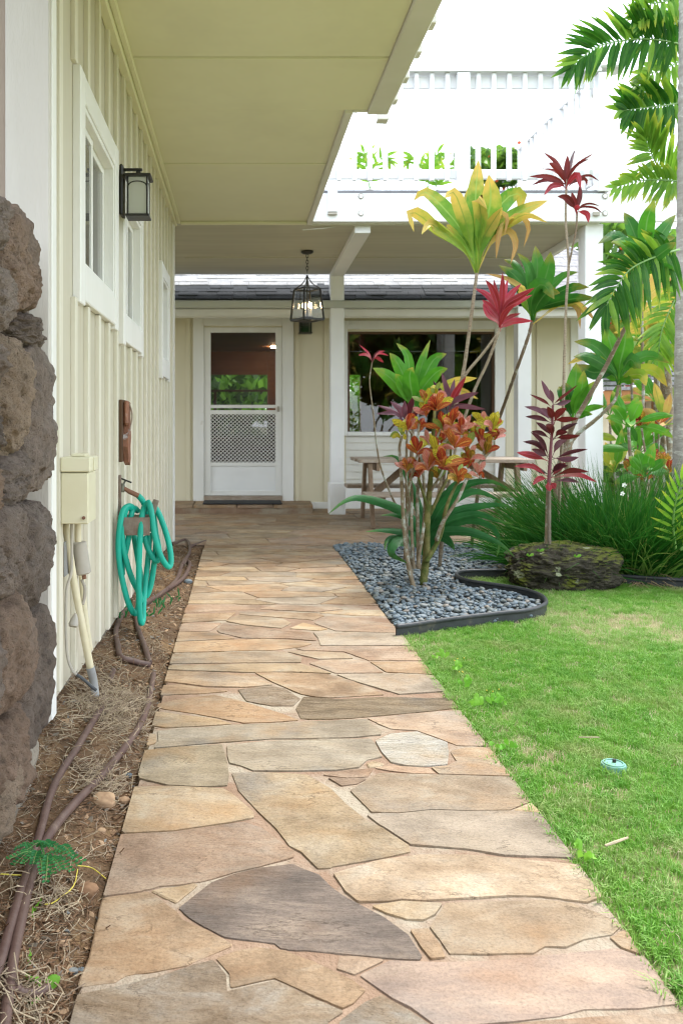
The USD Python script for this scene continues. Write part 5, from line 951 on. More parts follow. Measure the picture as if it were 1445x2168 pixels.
frond(p, P_((1330, 150, 7.2), (1100, 330, 7.1), (900, 260, 7.0), (790, 170, 6.9)), 10, .30, seed=2, drop=.3)
frond(p, P_((1330, -120, 7.2), (1150, 0, 7.1), (950, 50, 7.0), (790, 190, 6.9)), 12, .24, seed=3, drop=.4, mat='palm_lime')
frond(p, P_((1330, 1060, 7.3), (1150, 1090, 7.2), (920, 1120, 7.1), (680, 1150, 7.0)), 15, .34, seed=4, ang=(1.2, .5), w=.055, drop=.15)
frond(p, P_((1330, 600, 7.4), (1150, 700, 7.3), (960, 770, 7.2), (830, 900, 7.1)), 10, .20, seed=5, drop=.5, mat='palm_lime')
frond(p, P_((1330, 1960, 7.3), (1170, 1840, 7.2), (1030, 1700, 7.1), (960, 1560, 7.0), (900, 1410, 6.95)), 18, .36, seed=6, ang=(1.15, .5), mat='palm_lime', w=.034, drop=.2)
frond(p, P_((1330, 1900, 7.1), (1150, 1880, 7.0), (880, 1880, 6.9), (600, 1950, 6.8)), 14, .22, seed=7, ang=(1.0, .5), mat='palm_lime', w=.034, drop=.3)
frond(p, [at(*Z5(*a), y) for a, y in (((1420, 740), 6.4), ((1280, 780), 6.2), ((1090, 870), 6.0), ((980, 1010), 5.9), ((905, 1150), 5.85))], 17, .34, seed=8, ang=(1.1, .5), w=.042, drop=.45)
frond(p, P_((1400, 350, 7.3), (1290, 200, 7.3), (1250, 60, 7.3)), 8, .26, seed=12)
frond(p, [at(*a, y) for a, y in (((1450, 600), 7.4), ((1425, 640), 7.3), ((1400, 700), 7.2), ((1392, 760), 7.15))], 12, .28, seed=9, mat='palm_lime', drop=.3)
p = thing('palm_seedling', 'small yellow green palm seedling at the foot of the palm trunk', 'palm')
frond(p, [at(1430, 1165, 5.7), at(1424, 1110, 5.65), at(1430, 1060, 5.6), at(1445, 1010, 5.55)], 8, .20, mat='palm_lime', w=.022, seed=10, drop=.1)
frond(p, [at(1440, 1165, 5.7), at(1470, 1110, 5.65), at(1490, 1080, 5.6)], 7, .18, mat='palm_lime', w=.022, seed=11, drop=.1)

# ------------------------------------------------------------------ garden behind the right side
def rosette(parent, B, n, L, w, mats, seed, up=(1.4, .1), droop=.35):
    r = random.Random(seed)
    for k in range(n):
        az = k * 2.4 + r.uniform(-.3, .3); el = up[0] + (up[1] - up[0]) * (k / n) + r.uniform(-.15, .15); l = L * r.uniform(.75, 1.1); h = V(math.cos(az), math.sin(az), 0)
        P = [B + h * l * u * math.cos(el) + V(0, 0, l * u * math.sin(el) - droop * l * u ** 2.5 * math.cos(el)) for u in (0, .35, .7, 1)]
        one_leaf(parent, r.choice(mats), P, w * r.uniform(.8, 1.2), roll=r.uniform(-.6, .6), fold=.3, seg=9, wave=.05, seed=k)
for i, (x, y, Y, n, L, mats, lab) in enumerate([
    (1358, 660, 8.6, 14, .60, ['ti_sunny', 'ti_sunny', 'ti_wilt'], 'sunlit yellow ti plant high behind the leaning stem'), (1330, 905, 7.9, 9, .42, ['ti_bright'], 'low bright green ti plant in front of the picket fence'), (1392, 760, 9.0, 12, .50, ['ti_yellow', 'ti_bright'], 'yellow green ti plant just left of the palm trunk'),
    (1335, 770, 9.6, 10, .5, ['ti_sunny', 'ti_bright'], 'pale ti plant in front of the purple grey roof'), (1300, 1000, 8.6, 10, .45, ['ti_bright', 'ti_sunny'], 'lime ti plant low beside the white corner post'), (1405, 900, 8.6, 9, .45, ['ti_yellow', 'ti_wilt'], 'yellowing ti plant behind the palm trunk'),
    (1385, 690, 10.5, 14, .6, ['ti_sunny', 'ti_bright'], 'bright ti plant beyond the yellow one near the palm'), (1310, 730, 11.0, 12, .55, ['ti_sunny', 'ti_yellow'], 'pale yellow ti plant under the roof corner'), (1320, 940, 9.4, 12, .5, ['ti_bright', 'ti_sunny'], 'bright green ti plant hiding the lower pickets'), (1385, 850, 9.8, 10, .5, ['ti_bright', 'ti_yellow'], 'lime ti plant between the mottled trunks'), (1365, 1010, 7.6, 10, .35, ['ti_bright', 'ti_green'], 'low green ti plant left of the palm base'),
    (1350, 960, 8.2, 10, .40, ['ti_bright', 'ti_green'], 'green ti plant above the mondo grass clump'), (1290, 880, 10.0, 9, .45, ['ti_bright'], 'small green ti plant in front of the timber beam')]):
    p = thing('ti_plant', lab, 'plant'); B = at(x, y, Y); rosette(p, B, n, L, .10, mats, 40 + i)
    stalk(p, [V(B[0] - .08, Y + .1, 0), V(B[0] + .03, Y + .05, B[2] * .5), B], .020, .013, 'stem_lichen')
for i, (x, y, Y, lab) in enumerate([(1375, 905, 8.1, 'orange red croton under the green ti leaves at right'), (1395, 985, 7.9, 'rust coloured croton beside the palm trunk base'), (1345, 1000, 8.0, 'low brown red croton behind the mondo grass')]):
    p = thing('croton_shrub', lab, 'shrub')
    for k in range(5):
        c = (x + lr.uniform(-22, 22), y + lr.uniform(-22, 22)); tuft(p, c, Y + lr.uniform(-.15, .15), [RE, OL, OR, OL], 5, .12, zt=lambda u, v_: (u, v_)); B = at(*c, Y)
        stalk(p, [V(xx(x, Y), Y, 0), (B + V(xx(x, Y), Y, 0)) / 2 + V(.03, 0, 0), B], .010, .006, 'stem_lichen')
for i, (x, Y) in enumerate(((1398, 9.2), (1410, 9.1), (1388, 9.4))):
    p = thing('tree_trunk', ('mottled grey trunk left of the palm', 'mottled trunk nearest the palm', 'thin dark trunk left of the mottled ones')[i], 'tree'); b = V(xx(x, Y), Y, 0); stalk(p, [b, b + V(.03, 0, 1.2), b + V(-.02, 0, 2.0)], .05, .035, 'stem_lichen', 'trunk')
    rosette(p, b + V(-.02, 0, 2.0), 12, .5, .10, ['ti_yellow', 'ti_sunny'], 70 + i)
def tree(name, label, X, Y, h, r, n=2500, leaf=.22, mats=('tree_leaf', 'tree_leaf_lit'), flowers=0, seed=0, cat='tree', z0=None, sq=.8):
    r_ = np.random.default_rng(seed); p = thing(name, label, cat, group=None)
    base = V(X, Y, -.1); top = V(X + r * .1, Y, h - r * .6)
    stalk(p, [base, base * .5 + top * .5 + V(r * .06, 0, 0), top], max(.05, r * .07), r * .02, 'trunk_dark', 'trunk')
    for k in range(5): a = k * 1.26; s0 = base + (top - base) * (.55 + .08 * k); stalk(p, [s0, s0 + V(math.cos(a) * r * .4, math.sin(a) * r * .4, r * .25), s0 + V(math.cos(a) * r * .75, math.sin(a) * r * .75, r * .35)], r * .03, r * .01, 'trunk_dark', 'limb', 6)
    cen = np.array([V(X, Y, h - r * sq) + V(*(r_.normal(0, .42, 3) * r)) * np.array([1, 1, sq]) for _ in range(16)]); rad = r_.uniform(.28, .5, 16) * r
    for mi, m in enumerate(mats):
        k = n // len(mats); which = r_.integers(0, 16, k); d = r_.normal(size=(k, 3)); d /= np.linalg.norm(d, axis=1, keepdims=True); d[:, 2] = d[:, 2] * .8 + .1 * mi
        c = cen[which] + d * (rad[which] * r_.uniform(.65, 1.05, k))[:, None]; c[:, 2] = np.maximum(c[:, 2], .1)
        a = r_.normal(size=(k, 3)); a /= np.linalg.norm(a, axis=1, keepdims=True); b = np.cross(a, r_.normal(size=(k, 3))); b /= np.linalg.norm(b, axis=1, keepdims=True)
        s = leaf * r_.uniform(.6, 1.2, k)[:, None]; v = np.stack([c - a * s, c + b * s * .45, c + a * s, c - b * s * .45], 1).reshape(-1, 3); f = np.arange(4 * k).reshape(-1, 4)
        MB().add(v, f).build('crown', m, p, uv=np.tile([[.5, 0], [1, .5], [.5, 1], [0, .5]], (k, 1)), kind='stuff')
    if flowers:
        c = cen[r_.integers(0, 16, flowers)] + r_.normal(size=(flowers, 3)) * r * .35; q = MB()
        for w in c: q.tm(trimesh.creation.icosphere(subdivisions=1, radius=leaf * .28).apply_translation(w))
        q.build('flowers', 'flower_red', p, kind='stuff')
tree('tulip_tree', 'far tree with red flowers seen through the deck railing', 9.35, 30, 11.1, 1.25, 1600, .24, flowers=40, seed=1)
tree('tulip_tree', 'dark far tree with red flowers behind the house roof', 12.6, 27, 7.4, 3.2, 3000, .32, flowers=60, seed=2)
tree('green_tree', 'dense green tree behind the neighbouring roof', 16.0, 30, 7.5, 4.0, 3000, .34, seed=3)
tree('shrub', 'light green leafy shrub by the picket fence', 5.6, 10.5, 1.1, .6, 900, .10, mats=('tree_leaf_lit', 'tree_leaf'), seed=4, cat='shrub')
tree('shrub', 'round green shrub behind the mondo grass', 4.3, 8.6, .85, .55, 900, .09, mats=('tree_leaf_lit', 'tree_leaf'), seed=5, cat='shrub')
tree('shrub', 'tall leafy shrub hiding the end of the fence', 7.6, 13.5, 1.9, .9, 900, .12, mats=('tree_leaf_lit', 'tree_leaf'), seed=6, cat='shrub')
tree('hedge', 'green hedge seen through the screen door across the room', -.1, 18.5, 4.2, 2.6, 4500, .17, mats=('sprout_leaf', 'tree_leaf'), seed=7, cat='hedge', sq=.75)
tree('hedge', 'bright leafy shrub seen through the left end of the picture window', 2.6, 17.6, 2.5, 1.5, 2600, .13, mats=('sprout_leaf', 'palm_lime'), seed=8, cat='hedge')
for i, (X, Y) in enumerate(((782, 15.5), (905, 15.5), (925, 17.0))):
    p = thing('palm_tree', ('palm crown left of the others beyond the deck railing', 'palm crown at the middle of the deck railing', 'palm crown right of the middle of the deck railing')[i], 'palm'); z = 5.35 + (.35 if i == 2 else 0); B = V(xx(X, Y), Y, z)
    stalk(p, [V(B[0], Y, 0), V(B[0] + .1, Y, z * .5), B], .09, .07, 'palm_bark', 'trunk')
    for k in range(3): a = k * 2.1 + i; h = V(math.cos(a), math.sin(a), 0); h = h * .32; frond(p, [B, B + h * .35 + V(0, 0, .40), B + h * .8 + V(0, 0, .6), B + h * 1.2 + V(0, 0, .5)], 5, .30, 'palm_lime', .06, seed=k)
# trees across the lawn, behind the place the picture was taken from (the right-hand ones show in the window glass, the others are added to cut light)
for i, (X, Y, h, r) in enumerate(((3.2, -9, 6.5, 2.6), (6.6, -8, 7.0, 2.9), (9.8, -8.5, 7.5, 3.0), (-1.0, -9.5, 8.0, 3.2), (-5.0, -8.0, 8.0, 3.2))):
    tree('garden_tree', ('leftmost garden tree mirrored in the picture window', 'middle garden tree mirrored in the picture window', 'rightmost garden tree mirrored in the picture window', 'unseen tree added behind the path start to cut light from there', 'unseen tree added at the left behind the stone pillar to cut light')[i], X, Y, h, r, 3600, .34, mats=('tree_leaf', 'tree_leaf'), seed=20 + i, sq=1.0)

# ------------------------------------------------------------------ neighbouring house, fence
p = thing('neighbour_house', 'neighbouring house with cream wall, brown timber fascia and purple grey shingles', 'house')
NY = 24.0
MB().box(9.0, 13.5, NY + .5, NY + 3, -.1, 1.75, .01).build('wall', 'neighbour_wall', p); MB().box(11.35, 11.7, NY + .47, NY + .5, 0, 1.7).build('door', 'interior_frame', p); MB().box(9.9, 10.1, NY + .47, NY + .498, 0, 1.7).build('trim', 'brown_timber', p)
MB().bar((8.6, NY, 1.62), (11.8, NY, 1.95), .1, .42).build('fascia', 'brown_timber', p); MB().box(11.78, 11.98, NY + .1, NY + .3, 0, 2.0).build('post', 'brown_timber', p)
for i in range(16):
    q = MB(); x = 8.0 - .2 * (i % 2); z = 2.02 + i * .15; y = NY - .1 + i * .2
    while x < 14: q.box(x, x + .28, y, y + .25, z, z + .10, .004); x += .29
    q.build('shingle_course', 'shingle_grey', p)
p = thing('picket_fence', 'cream picket fence in the garden right of the corner post', 'fence')
x = 7.45
while x < 9.3: MB().box(x, x + .075, 17.98, 18.0, .15, 1.22, .004).build('picket', 'fence_wood', p); x += .175
MB().box(7.4, 9.4, 18.001, 18.04, 1.2, 1.29).build('rail', 'fence_wood', p); MB().box(7.4, 9.4, 18.001, 18.04, .2, .29).build('rail', 'fence_wood', p)

# ------------------------------------------------------------------ lawn, pebble bed, edging, boulder
edge_px = [(838, 1327), (870, 1323), (950, 1311), (1050, 1299), (1115, 1292), (1148, 1282), (1155, 1272), (1140, 1258), (1095, 1245), (1035, 1236), (990, 1229), (967, 1219), (972, 1211), (1010, 1208), (1095, 1208), (1200, 1212), (1310, 1219), (1380, 1224), (1450, 1229), (1530, 1236)]
EDGE = spline([gr(x, y, .045) for x, y in edge_px], 150); ez = EDGE[:, :2]
bed = shapely.Polygon([(PR, ez[0][1])] + [tuple(a) for a in ez] + [(4.6, 5.6), (4.6, 7.65), (PR, 7.65)]).buffer(0)
lawn = shapely.Polygon([(PR, -3), (14, -3), (14, 5.5), (4.2, 5.5)] + [tuple(a) for a in ez[::-1]] + [(PR, ez[0][1])]).buffer(0)
inpoly = lambda pg: (lambda X, Y: shapely.contains_xy(pg, X, Y))
v, f = sheet(inpoly(lawn.buffer(.02)), PR - .03, 5.0, -2.9, 6.2, .05, lambda X, Y: -.018 + .012 * (meshkit.fbm(np.stack([X * 3, Y * 3, X * 0], -1), 3, 4) - .5)); MB().add(v, f).box(5.0, 60, -40, 60, -.09, -.016, .001).box(PR, 5.0, -40, -2.89, -.09, -.016, .001).build('lawn', 'lawn_soil', smooth=True, kind='structure')
pb = thing('pebble_bed', kind='structure')
v, f = sheet(inpoly(bed.buffer(.03)), PR - .03, 4.8, 4.2, 7.66, .06, lambda X, Y: -.022 + .015 * (meshkit.fbm(np.stack([X * 4, Y * 4, X * 0], -1), 3, 4) - .5)); MB().add(v, f).box(4.8, 12, 5.8, 40, -.09, -.014, .001).box(4.65, 4.8, 7.7, 40, -.09, -.0145, .001).build('bed_ground', 'bed_soil', pb, smooth=True)
ring = EDGE.copy()
MB().tube(ring, .0125, 8).build('bead', 'edging_plastic', ed := thing('lawn_edging', 'black plastic lawn edging that curls in an S around the pebble bed', 'edging'), smooth=True)
q = MB(); n_ = len(ring); tn = np.gradient(ring, axis=0); nr = np.stack([-tn[:, 1], tn[:, 0], tn[:, 2] * 0], 1); nr /= np.linalg.norm(nr, axis=1, keepdims=True)
prof = [(-.0035, 0), (-.004, -.03), (-.0035, -.08), (.0035, -.08), (.004, -.03), (.0035, 0)]; vv = np.stack([ring + nr * a + V(0, 0, b) for a, b in prof], 1).reshape(-1, 3); i = np.arange(n_ - 1)[:, None] * 6 + np.arange(5); q.add(vv, np.stack([i, i + 1, i + 7, i + 6], -1).reshape(-1, 4)).build('strip', 'edging_plastic', ed, smooth=40)
PM = ['blue', 'mid', 'dark', 'pale', 'tan', 'green']; prw = [.36, .26, .12, .12, .05, .09]
pr = np.random.default_rng(5); pts = []
vis = bed.intersection(shapely.Polygon([(PR - .01, 4), (2.75, 4), (3.6, 7.65), (PR - .01, 7.65)])).buffer(-.012)
cell = {}
for _ in range(52000):
    x, y = pr.uniform(PR, 3.6), pr.uniform(4.25, 7.64)
    if x > 2.2 and y > 6.1: continue
    r = pr.choice([pr.uniform(.010, .018), pr.uniform(.015, .027)]) * (1.0 if y < 6.2 else 1.1)
    if not shapely.contains_xy(vis, x, y): continue
    k = (int(x / .06), int(y / .06)); ok = all(math.hypot(x - a, y - b) > (r + c) * .80 for i in (-1, 0, 1) for j in (-1, 0, 1) for a, b, c in cell.get((k[0] + i, k[1] + j), ()))
    if ok: cell.setdefault(k, []).append((x, y, r)); pts.append((x, y, r, -.012 + pr.uniform(0, .012)))
top = []
for _ in range(1500):                                     # a second loose layer
    a = pts[pr.integers(len(pts))]; top.append((a[0] + pr.normal(0, .02), a[1] + pr.normal(0, .02), pr.uniform(.010, .020), .006 + pr.uniform(0, .010)))
top = [t for t in top if vis.contains(shapely.Point(t[0], t[1]))]
pts += top; pts.sort(key=lambda t: t[1])
def pebble_shape(seed):
    s = trimesh.creation.icosphere(subdivisions=2); d = s.vertices; k = 1 + .22 * (meshkit.noise(d * 1.3 + seed * 5, seed) - .5); return d * k[:, None] * V(1.18, .86, .56), s.faces
PSH = [pebble_shape(i) for i in range(8)]
def rotm(az, tx, ty): return np.array(Gf.Matrix3d(Gf.Rotation(Gf.Vec3d(0, 0, 1), az) * Gf.Rotation(Gf.Vec3d(1, 0, 0), tx) * Gf.Rotation(Gf.Vec3d(0, 1, 0), ty)))
rest = []
for i, (x, y, r, z) in enumerate(pts):
    R = rotm(pr.uniform(0, 360), pr.normal(0, 12), pr.normal(0, 12)); sh = PSH[i % 8]
    if i < 290: MB().add((sh[0] * r) @ R + V(x, y, z + r * .45), sh[1]).build('pebble', 'pebble_' + PM[pr.choice(6, p=prw)], pb, smooth=True)
    else: rest.append((x, y, r, z, R))
def instancer(name, parent, protos, place, kind='stuff', label=None, cat=None):
    """protos: mesh paths made under the instancer; place: (index, position, quaternion, scale)"""
    p = fresh(parent, name); I = UsdGeom.PointInstancer.Define(stage, p); paths = [pr_(p) for pr_ in protos]
    I.CreatePrototypesRel().SetTargets([Sdf.Path(q) for q in paths]); I.CreateProtoIndicesAttr(Vt.IntArray([int(a[0]) for a in place])); I.CreatePositionsAttr(Vt.Vec3fArray([Gf.Vec3f(*map(float, a[1])) for a in place]))
    I.CreateOrientationsAttr(Vt.QuathArray([Gf.Quath(Gf.Quatf(a[2])) for a in place])); I.CreateScalesAttr(Vt.Vec3fArray([Gf.Vec3f(*([float(a[3])] * 3)) if np.ndim(a[3]) == 0 else Gf.Vec3f(*map(float, a[3])) for a in place]))
    data(I.GetPrim(), label, cat, None, kind); return p
def quat(az, tx=0., ty=0.): return Gf.Quatf((Gf.Rotation(Gf.Vec3d(1, 0, 0), tx) * Gf.Rotation(Gf.Vec3d(0, 1, 0), ty) * Gf.Rotation(Gf.Vec3d(0, 0, 1), az)).GetQuat())
protos = [(lambda sh, m: lambda par: MB().add(*sh).build('pebble', 'pebble_' + m, par, smooth=True))(PSH[i % 8], m) for i, m in enumerate(PM)]
instancer('pebbles', pb, protos, [(pr.choice(6, p=prw), (x, y, z + r * .45), quat(pr.uniform(0, 360), pr.normal(0, 12), pr.normal(0, 12)), r) for x, y, r, z, R in rest])
# boulder
s = trimesh.creation.icosphere(subdivisions=6); d = s.vertices; k = (np.abs(d) ** 2.9).sum(1) ** (-1 / 2.9); v = d * k[:, None]
n1 = meshkit.fbm(d * 1.8 + 3, 5, 3) - .5; n2 = meshkit.fbm(v * np.array([4, 4, 3]) + 7, 5, 6) - .5; lay = np.abs(((v[:, 2] * 2.6 + .8 * n1) % 1) - .5)
n3_ = meshkit.fbm(v * 12 + 2, 4, 8) - .5; v = v * (1 + .50 * n1 + .20 * n2 + .12 * n3_ - .02 * np.clip(1 - lay / .12, 0, 1) * (n2 > .08))[:, None]; tap = 1 - .16 * np.clip(-v[:, 2], 0, 1); v[:, 0] *= tap; v[:, 1] *= tap
v = v * V(.365, .27, .168) + V(2.215, 5.82, .098); v[:, 2] += .05 * (v[:, 0] < 1.95) * (v[:, 2] > .1) * 0
bo = thing('boulder', 'dark mossy flat topped boulder with pale lichen spots at the lawn edge', 'boulder'); MB().add(v, s.faces).build('rock', 'boulder', bo, smooth=True)
for (x, y, Yb) in ((1118, 1178, 5.56), (1140, 1168, 5.62), (1218, 1180, 5.52)):
    c = at(x, y, Yb); q = LB()
    for k in range(3): a = k * 2.1; q.leaf([c, c + V(math.cos(a) * .018, -.008, .012), c + V(math.cos(a) * .032, -.012, .016)], .018, prof='oval', seg=6)
    q.done('leaflet', 'sprout_leaf', thing('seedling', ('tiny pale seedling leaf at the left shoulder of the boulder', 'tiny seedling on the mossy top of the boulder', 'tiny pale leaf on the front face of the boulder')[[1118, 1140, 1218].index(x)], 'seedling'))
# grass
gz = np.random.default_rng(9)
def blade_tuft(par, m, seed, n=42, R=.030, H=(.018, .042), w=.0022):
    r = np.random.default_rng(seed); V_, F_ = [], []
    for i in range(n):
        a, dd = r.uniform(0, 6.28), R * math.sqrt(r.random()); b = V(dd * math.cos(a), dd * math.sin(a), 0); h = r.uniform(*H); az = r.uniform(0, 6.28); ln = r.uniform(.2, 1.1); hd = V(math.cos(az), math.sin(az), 0); sd = V(-hd[1], hd[0], 0) * w * r.uniform(.6, 1.2) / 2
        p0, p1, p2 = b, b + hd * h * ln * .35 + V(0, 0, h * .6), b + hd * h * ln + V(0, 0, h * (1.0 - .35 * ln)); k = len(V_) ; V_ += [p0 - sd, p0 + sd, p1 + sd * .9, p1 - sd * .9, p2]; F_ += [(k, k + 1, k + 2), (k, k + 2, k + 3), (k + 3, k + 2, k + 4)]
    return MB().add(np.array(V_), np.array(F_)).build('tuft', m, par)
protos = [(lambda m, s, n, H: lambda par: blade_tuft(par, m, s, n, .030, H))(m, s, n, H) for m, s, n, H in (('grass_green', 1, 58, (.012, .031)), ('grass_green', 2, 58, (.012, .030)), ('grass_green', 3, 54, (.011, .027)), ('grass_pale', 4, 40, (.014, .034)), ('grass_pale', 5, 36, (.012, .030)), ('grass_straw', 6, 22, (.010, .022)), ('grass_straw', 7, 20, (.008, .020)))]
pl = []; gv = lawn.buffer(-.004).intersection(shapely.Polygon([(PR - .02, 1.2), (1.6, 1.2), (4.4, 7), (PR - .02, 7)]))
for x in np.arange(PR - .01, 4.2, .031):
    for y in np.arange(1.25, 6.3, .031):
        if y > 4.2 and gz.random() < .12: continue
        X, Y = x + gz.uniform(-.016, .016), y + gz.uniform(-.016, .016)
        if not shapely.contains_xy(gv, X, Y): continue
        dry = float(meshkit.fbm(np.array([X * 1.5, Y * 1.1, 0.]), 4, 12)); far = np.clip((Y - 2.6) / 2.2, 0, 1); t = gz.random()
        kdry = np.clip((dry - .50) * 5, 0, 1) * .75 * (.35 + .65 * far) + .07
        k = gz.integers(5, 7) if t < kdry else (gz.integers(3, 5) if t < kdry + .15 + .40 * far * (dry > .42) else gz.integers(0, 3))
        pl.append((k, (X, Y, -.016), quat(gz.uniform(0, 360), gz.normal(0, 6), gz.normal(0, 6)), gz.uniform(.8, 1.25) * (1.25 if X < PR + .06 else 1.0)))
instancer('grass', '/World', protos, pl, label='short green turf with drier straw coloured patches right of the path', cat='lawn grass')
lc = at(1298, 1612, 2.76); s0 = gr(1298, 1612, .012)
sp = thing('sprinkler_cap', 'round pale green sprinkler cap sunk in the lawn', 'sprinkler'); s0 = s0 - V(0, 0, .021); MB().tube([s0 + V(0, 0, -.03), s0 + V(0, 0, .008), s0 + V(0, 0, .014), s0 + V(0, 0, .015)], [.040, .040, .037, .028], 28).build('cap', 'sprinkler_green', sp, smooth=40); MB().tm(trimesh.creation.torus(.030, .0035, 28, 8).apply_translation(s0 + V(0, 0, .0155))).build('rim', 'sprinkler_green', sp, smooth=True); MB().cyl(s0 + V(.006, .008, .014), s0 + V(.006, .008, .024), .006, 10).build('nozzle', 'black_metal', sp)
MB().tube([gr(1280, 1791, .02), gr(1300, 1784, .024), gr(1328, 1774, .02)], [.003, .004, .003], 6).build('dry_stick', 'twig_pale', label='dry pale stick lying in the lawn below the sprinkler cap', cat='stick')
MB().tube([gr(1225, 1561, .022), gr(1268, 1561, .022)], .0022, 5).build('dry_stick', 'twig_pale', label='thin straw lying in the lawn above the sprinkler cap', cat='stick')
# little weeds along the path
for i, (x, y, n, m) in enumerate([(1005, 1500, 10, 'sprout_leaf'), (1048, 1490, 12, 'sprout_leaf'), (985, 1455, 10, 'sprout_leaf'), (965, 1420, 9, 'sprout_leaf'), (930, 1395, 8, 'sprout_leaf'), (1062, 1590, 7, 'sprout_leaf'), (1235, 1815, 6, 'sprout_leaf')]):
    c = gr(x, y, .0); q = LB(); r = random.Random(i)
    for k in range(n): a, e, l = r.uniform(0, 6.28), r.uniform(.3, 1.2), r.uniform(.02, .045); s_ = c + V(r.uniform(-.03, .03), r.uniform(-.04, .04), .01); dd = V(math.cos(a) * math.cos(e), math.sin(a) * math.cos(e), math.sin(e)); q.leaf([s_, s_ + dd * l * .6, s_ + dd * l + V(0, 0, -.006)], .018, prof='oval', seg=6)
    w = thing('weed', ['bright weed beside the ridged brown flagstone', 'leafy weed in the lawn a hand right of the ridged brown flagstone', 'weed just above the ridged brown flagstone corner', 'small weed by the grey flagstone end', 'topmost weed of the row along the path', 'weed by the orange flagstone end', 'small weed at the lower path edge'][i], 'weed'); q.done('leaves', m, w)
    if i in (1, 2, 3):
        for k in range(3): MB().tm(trimesh.creation.icosphere(subdivisions=1, radius=.003).apply_translation(c + V(r.uniform(-.05, .05), r.uniform(-.06, .06), .05))).build('flower', 'plant_yellow', w)

# ------------------------------------------------------------------ soil strip: mulch, hoses, weeds
tw = np.random.default_rng(4)
def twig(par, m, seed, L=.07, r=.0013):
    g = np.random.default_rng(seed); P = [V(0, 0, 0)]; a = g.uniform(0, 6.28); d = V(math.cos(a), math.sin(a), .15)
    for i in range(4): d = d + V(*g.normal(0, .45, 3)) * np.array([1, 1, .35]); d /= np.linalg.norm(d); P.append(P[-1] + d * L / 4)
    P = spline(P, 7); return MB().tube(P - P.mean(0), r * .72, 4, False).build('twig', m, par)
tm_ = [('twig_pale', .085, .0013), ('twig_pale', .06, .0010), ('twig_grey', .075, .0014), ('twig_grey', .05, .0011), ('twig_brown', .05, .0012), ('twig_brown', .08, .0016), ('twig_pale', .10, .0011), ('twig_brown', .035, .0014)]
protos = [(lambda m, s, L, r: lambda par: twig(par, m, s, L, r))(m, i + 3, L, r) for i, (m, L, r) in enumerate(tm_)]
pl = []
for _ in range(11500):
    x, y = tw.uniform(-.72, PL - .005), 1.3 + 6.6 * tw.random() ** 1.6
    dens = float(meshkit.fbm(np.array([x * 4, y * 3, 1.]), 3, 5)); near = np.clip((4.6 - y) / 1.0, .28, 1)
    if tw.random() > near * np.clip(dens * 2.2 - .35, .15, 1): continue
    k = tw.choice(8, p=[.05, .06, .09, .11, .28, .14, .03, .24]) if y < 2.6 else tw.choice(8, p=[.14, .13, .15, .13, .16, .09, .10, .10])
    pl.append((k, (x, y, soil_z(x, y) + tw.uniform(.0, .016)), quat(tw.uniform(0, 360), tw.normal(0, 14), tw.normal(0, 14)), tw.uniform(.6, 1.3)))
for (cx, cy, n, s_) in ((-.475, 3.02, 420, .075), (-.45, 3.25, 280, .07), (-.42, 2.55, 160, .05), (-.43, 1.93, 90, .04), (-.41, 1.60, 80, .03)):       # tangles of pale dry grass
    for _ in range(n):
        x, y = cx + tw.normal(0, s_), cy + tw.normal(0, s_ * 1.3)
        if x < PL - .01: pl.append((tw.choice([0, 1, 6, 2]), (x, y, soil_z(x, y) + abs(tw.normal(0, .016)) + .004), quat(tw.uniform(0, 360), tw.normal(0, 22), tw.normal(0, 22)), tw.uniform(.8, 1.5)))
instancer('mulch', '/World', protos, pl, label='dry twigs and straw strewn over the soil strip by the wall', cat='mulch')
def chip(par, m, seed):
    g = np.random.default_rng(seed); p_ = g.normal(size=(12, 3)) * V(1, .7, .35); h = trimesh.convex.convex_hull(p_); return MB().add(h.vertices / 1.6, h.faces).build('chip', m, par)
protos = [(lambda m, s: lambda par: chip(par, m, s))(m, i) for i, m in enumerate(['bark_bit', 'chip_tan', 'trunk_dark', 'trunk_dark', 'bark_bit', 'twig_brown', 'pebble_pale'])]
pl = []
for _ in range(6500):
    x, y = tw.uniform(-.70, PL - .006), 1.3 + 6.5 * tw.random() ** 1.7; k = tw.choice(7, p=[.30, .22, .03, .06, .24, .12, .03]); s_ = tw.uniform(.003, .010) * (1.5 if tw.random() < .06 else 1)
    pl.append((k, (x, y, soil_z(x, y) + s_ * .3), quat(tw.uniform(0, 360), tw.normal(0, 20), tw.normal(0, 20)), s_))
instancer('bark_chips', '/World', protos, pl, label='bark bits and gravel over the soil strip by the wall', cat='bark chips')
for i, (x, y, r, m, lb) in enumerate([(220, 1690, .034, 'chip_tan', 'pale tan lump of earth between the two brown hoses'), (262, 1672, .018, 'chip_tan', 'small tan stone at the path edge right of the hoses'), (185, 1865, .026, 'bark_bit', 'reddish brown lump of earth right of the fern weed'), (155, 2018, .010, 'pebble_pale', 'pale round pebble in the soil near the path edge'), (172, 2012, .009, 'pebble_mid', 'blue grey pebble touching the pale round one'), (214, 1743, .013, 'chip_tan', 'tan stone halfway between hose and path'), (272, 1622, .011, 'pebble_dark', 'black pebble close to the path edge'), (398, 1222, .03, 'pebble_mid', 'blue grey stone in the loop of the far brown hoses'), (1262 - 420, 1292, .035, 'pebble_dark', 'dark rough stone where the edging meets the path')]):
    c = gr(x, y, .02 if x < 600 else .0); c[2] = soil_z(c[0], c[1]) + r * .3 if x < 600 else .01; v, f = rock(c, (r, r * .9, r * .65), 200 + i, 2.4, .2, 3); MB().add(v, f).build('stone', m, smooth=True, label=lb, cat='stone')
def on_soil(x, y, r):
    z = 0.0
    for _ in range(6): p_ = gr(x, y, z); z = float(soil_z(p_[0], p_[1])) + r
    return gr(x, y, z)
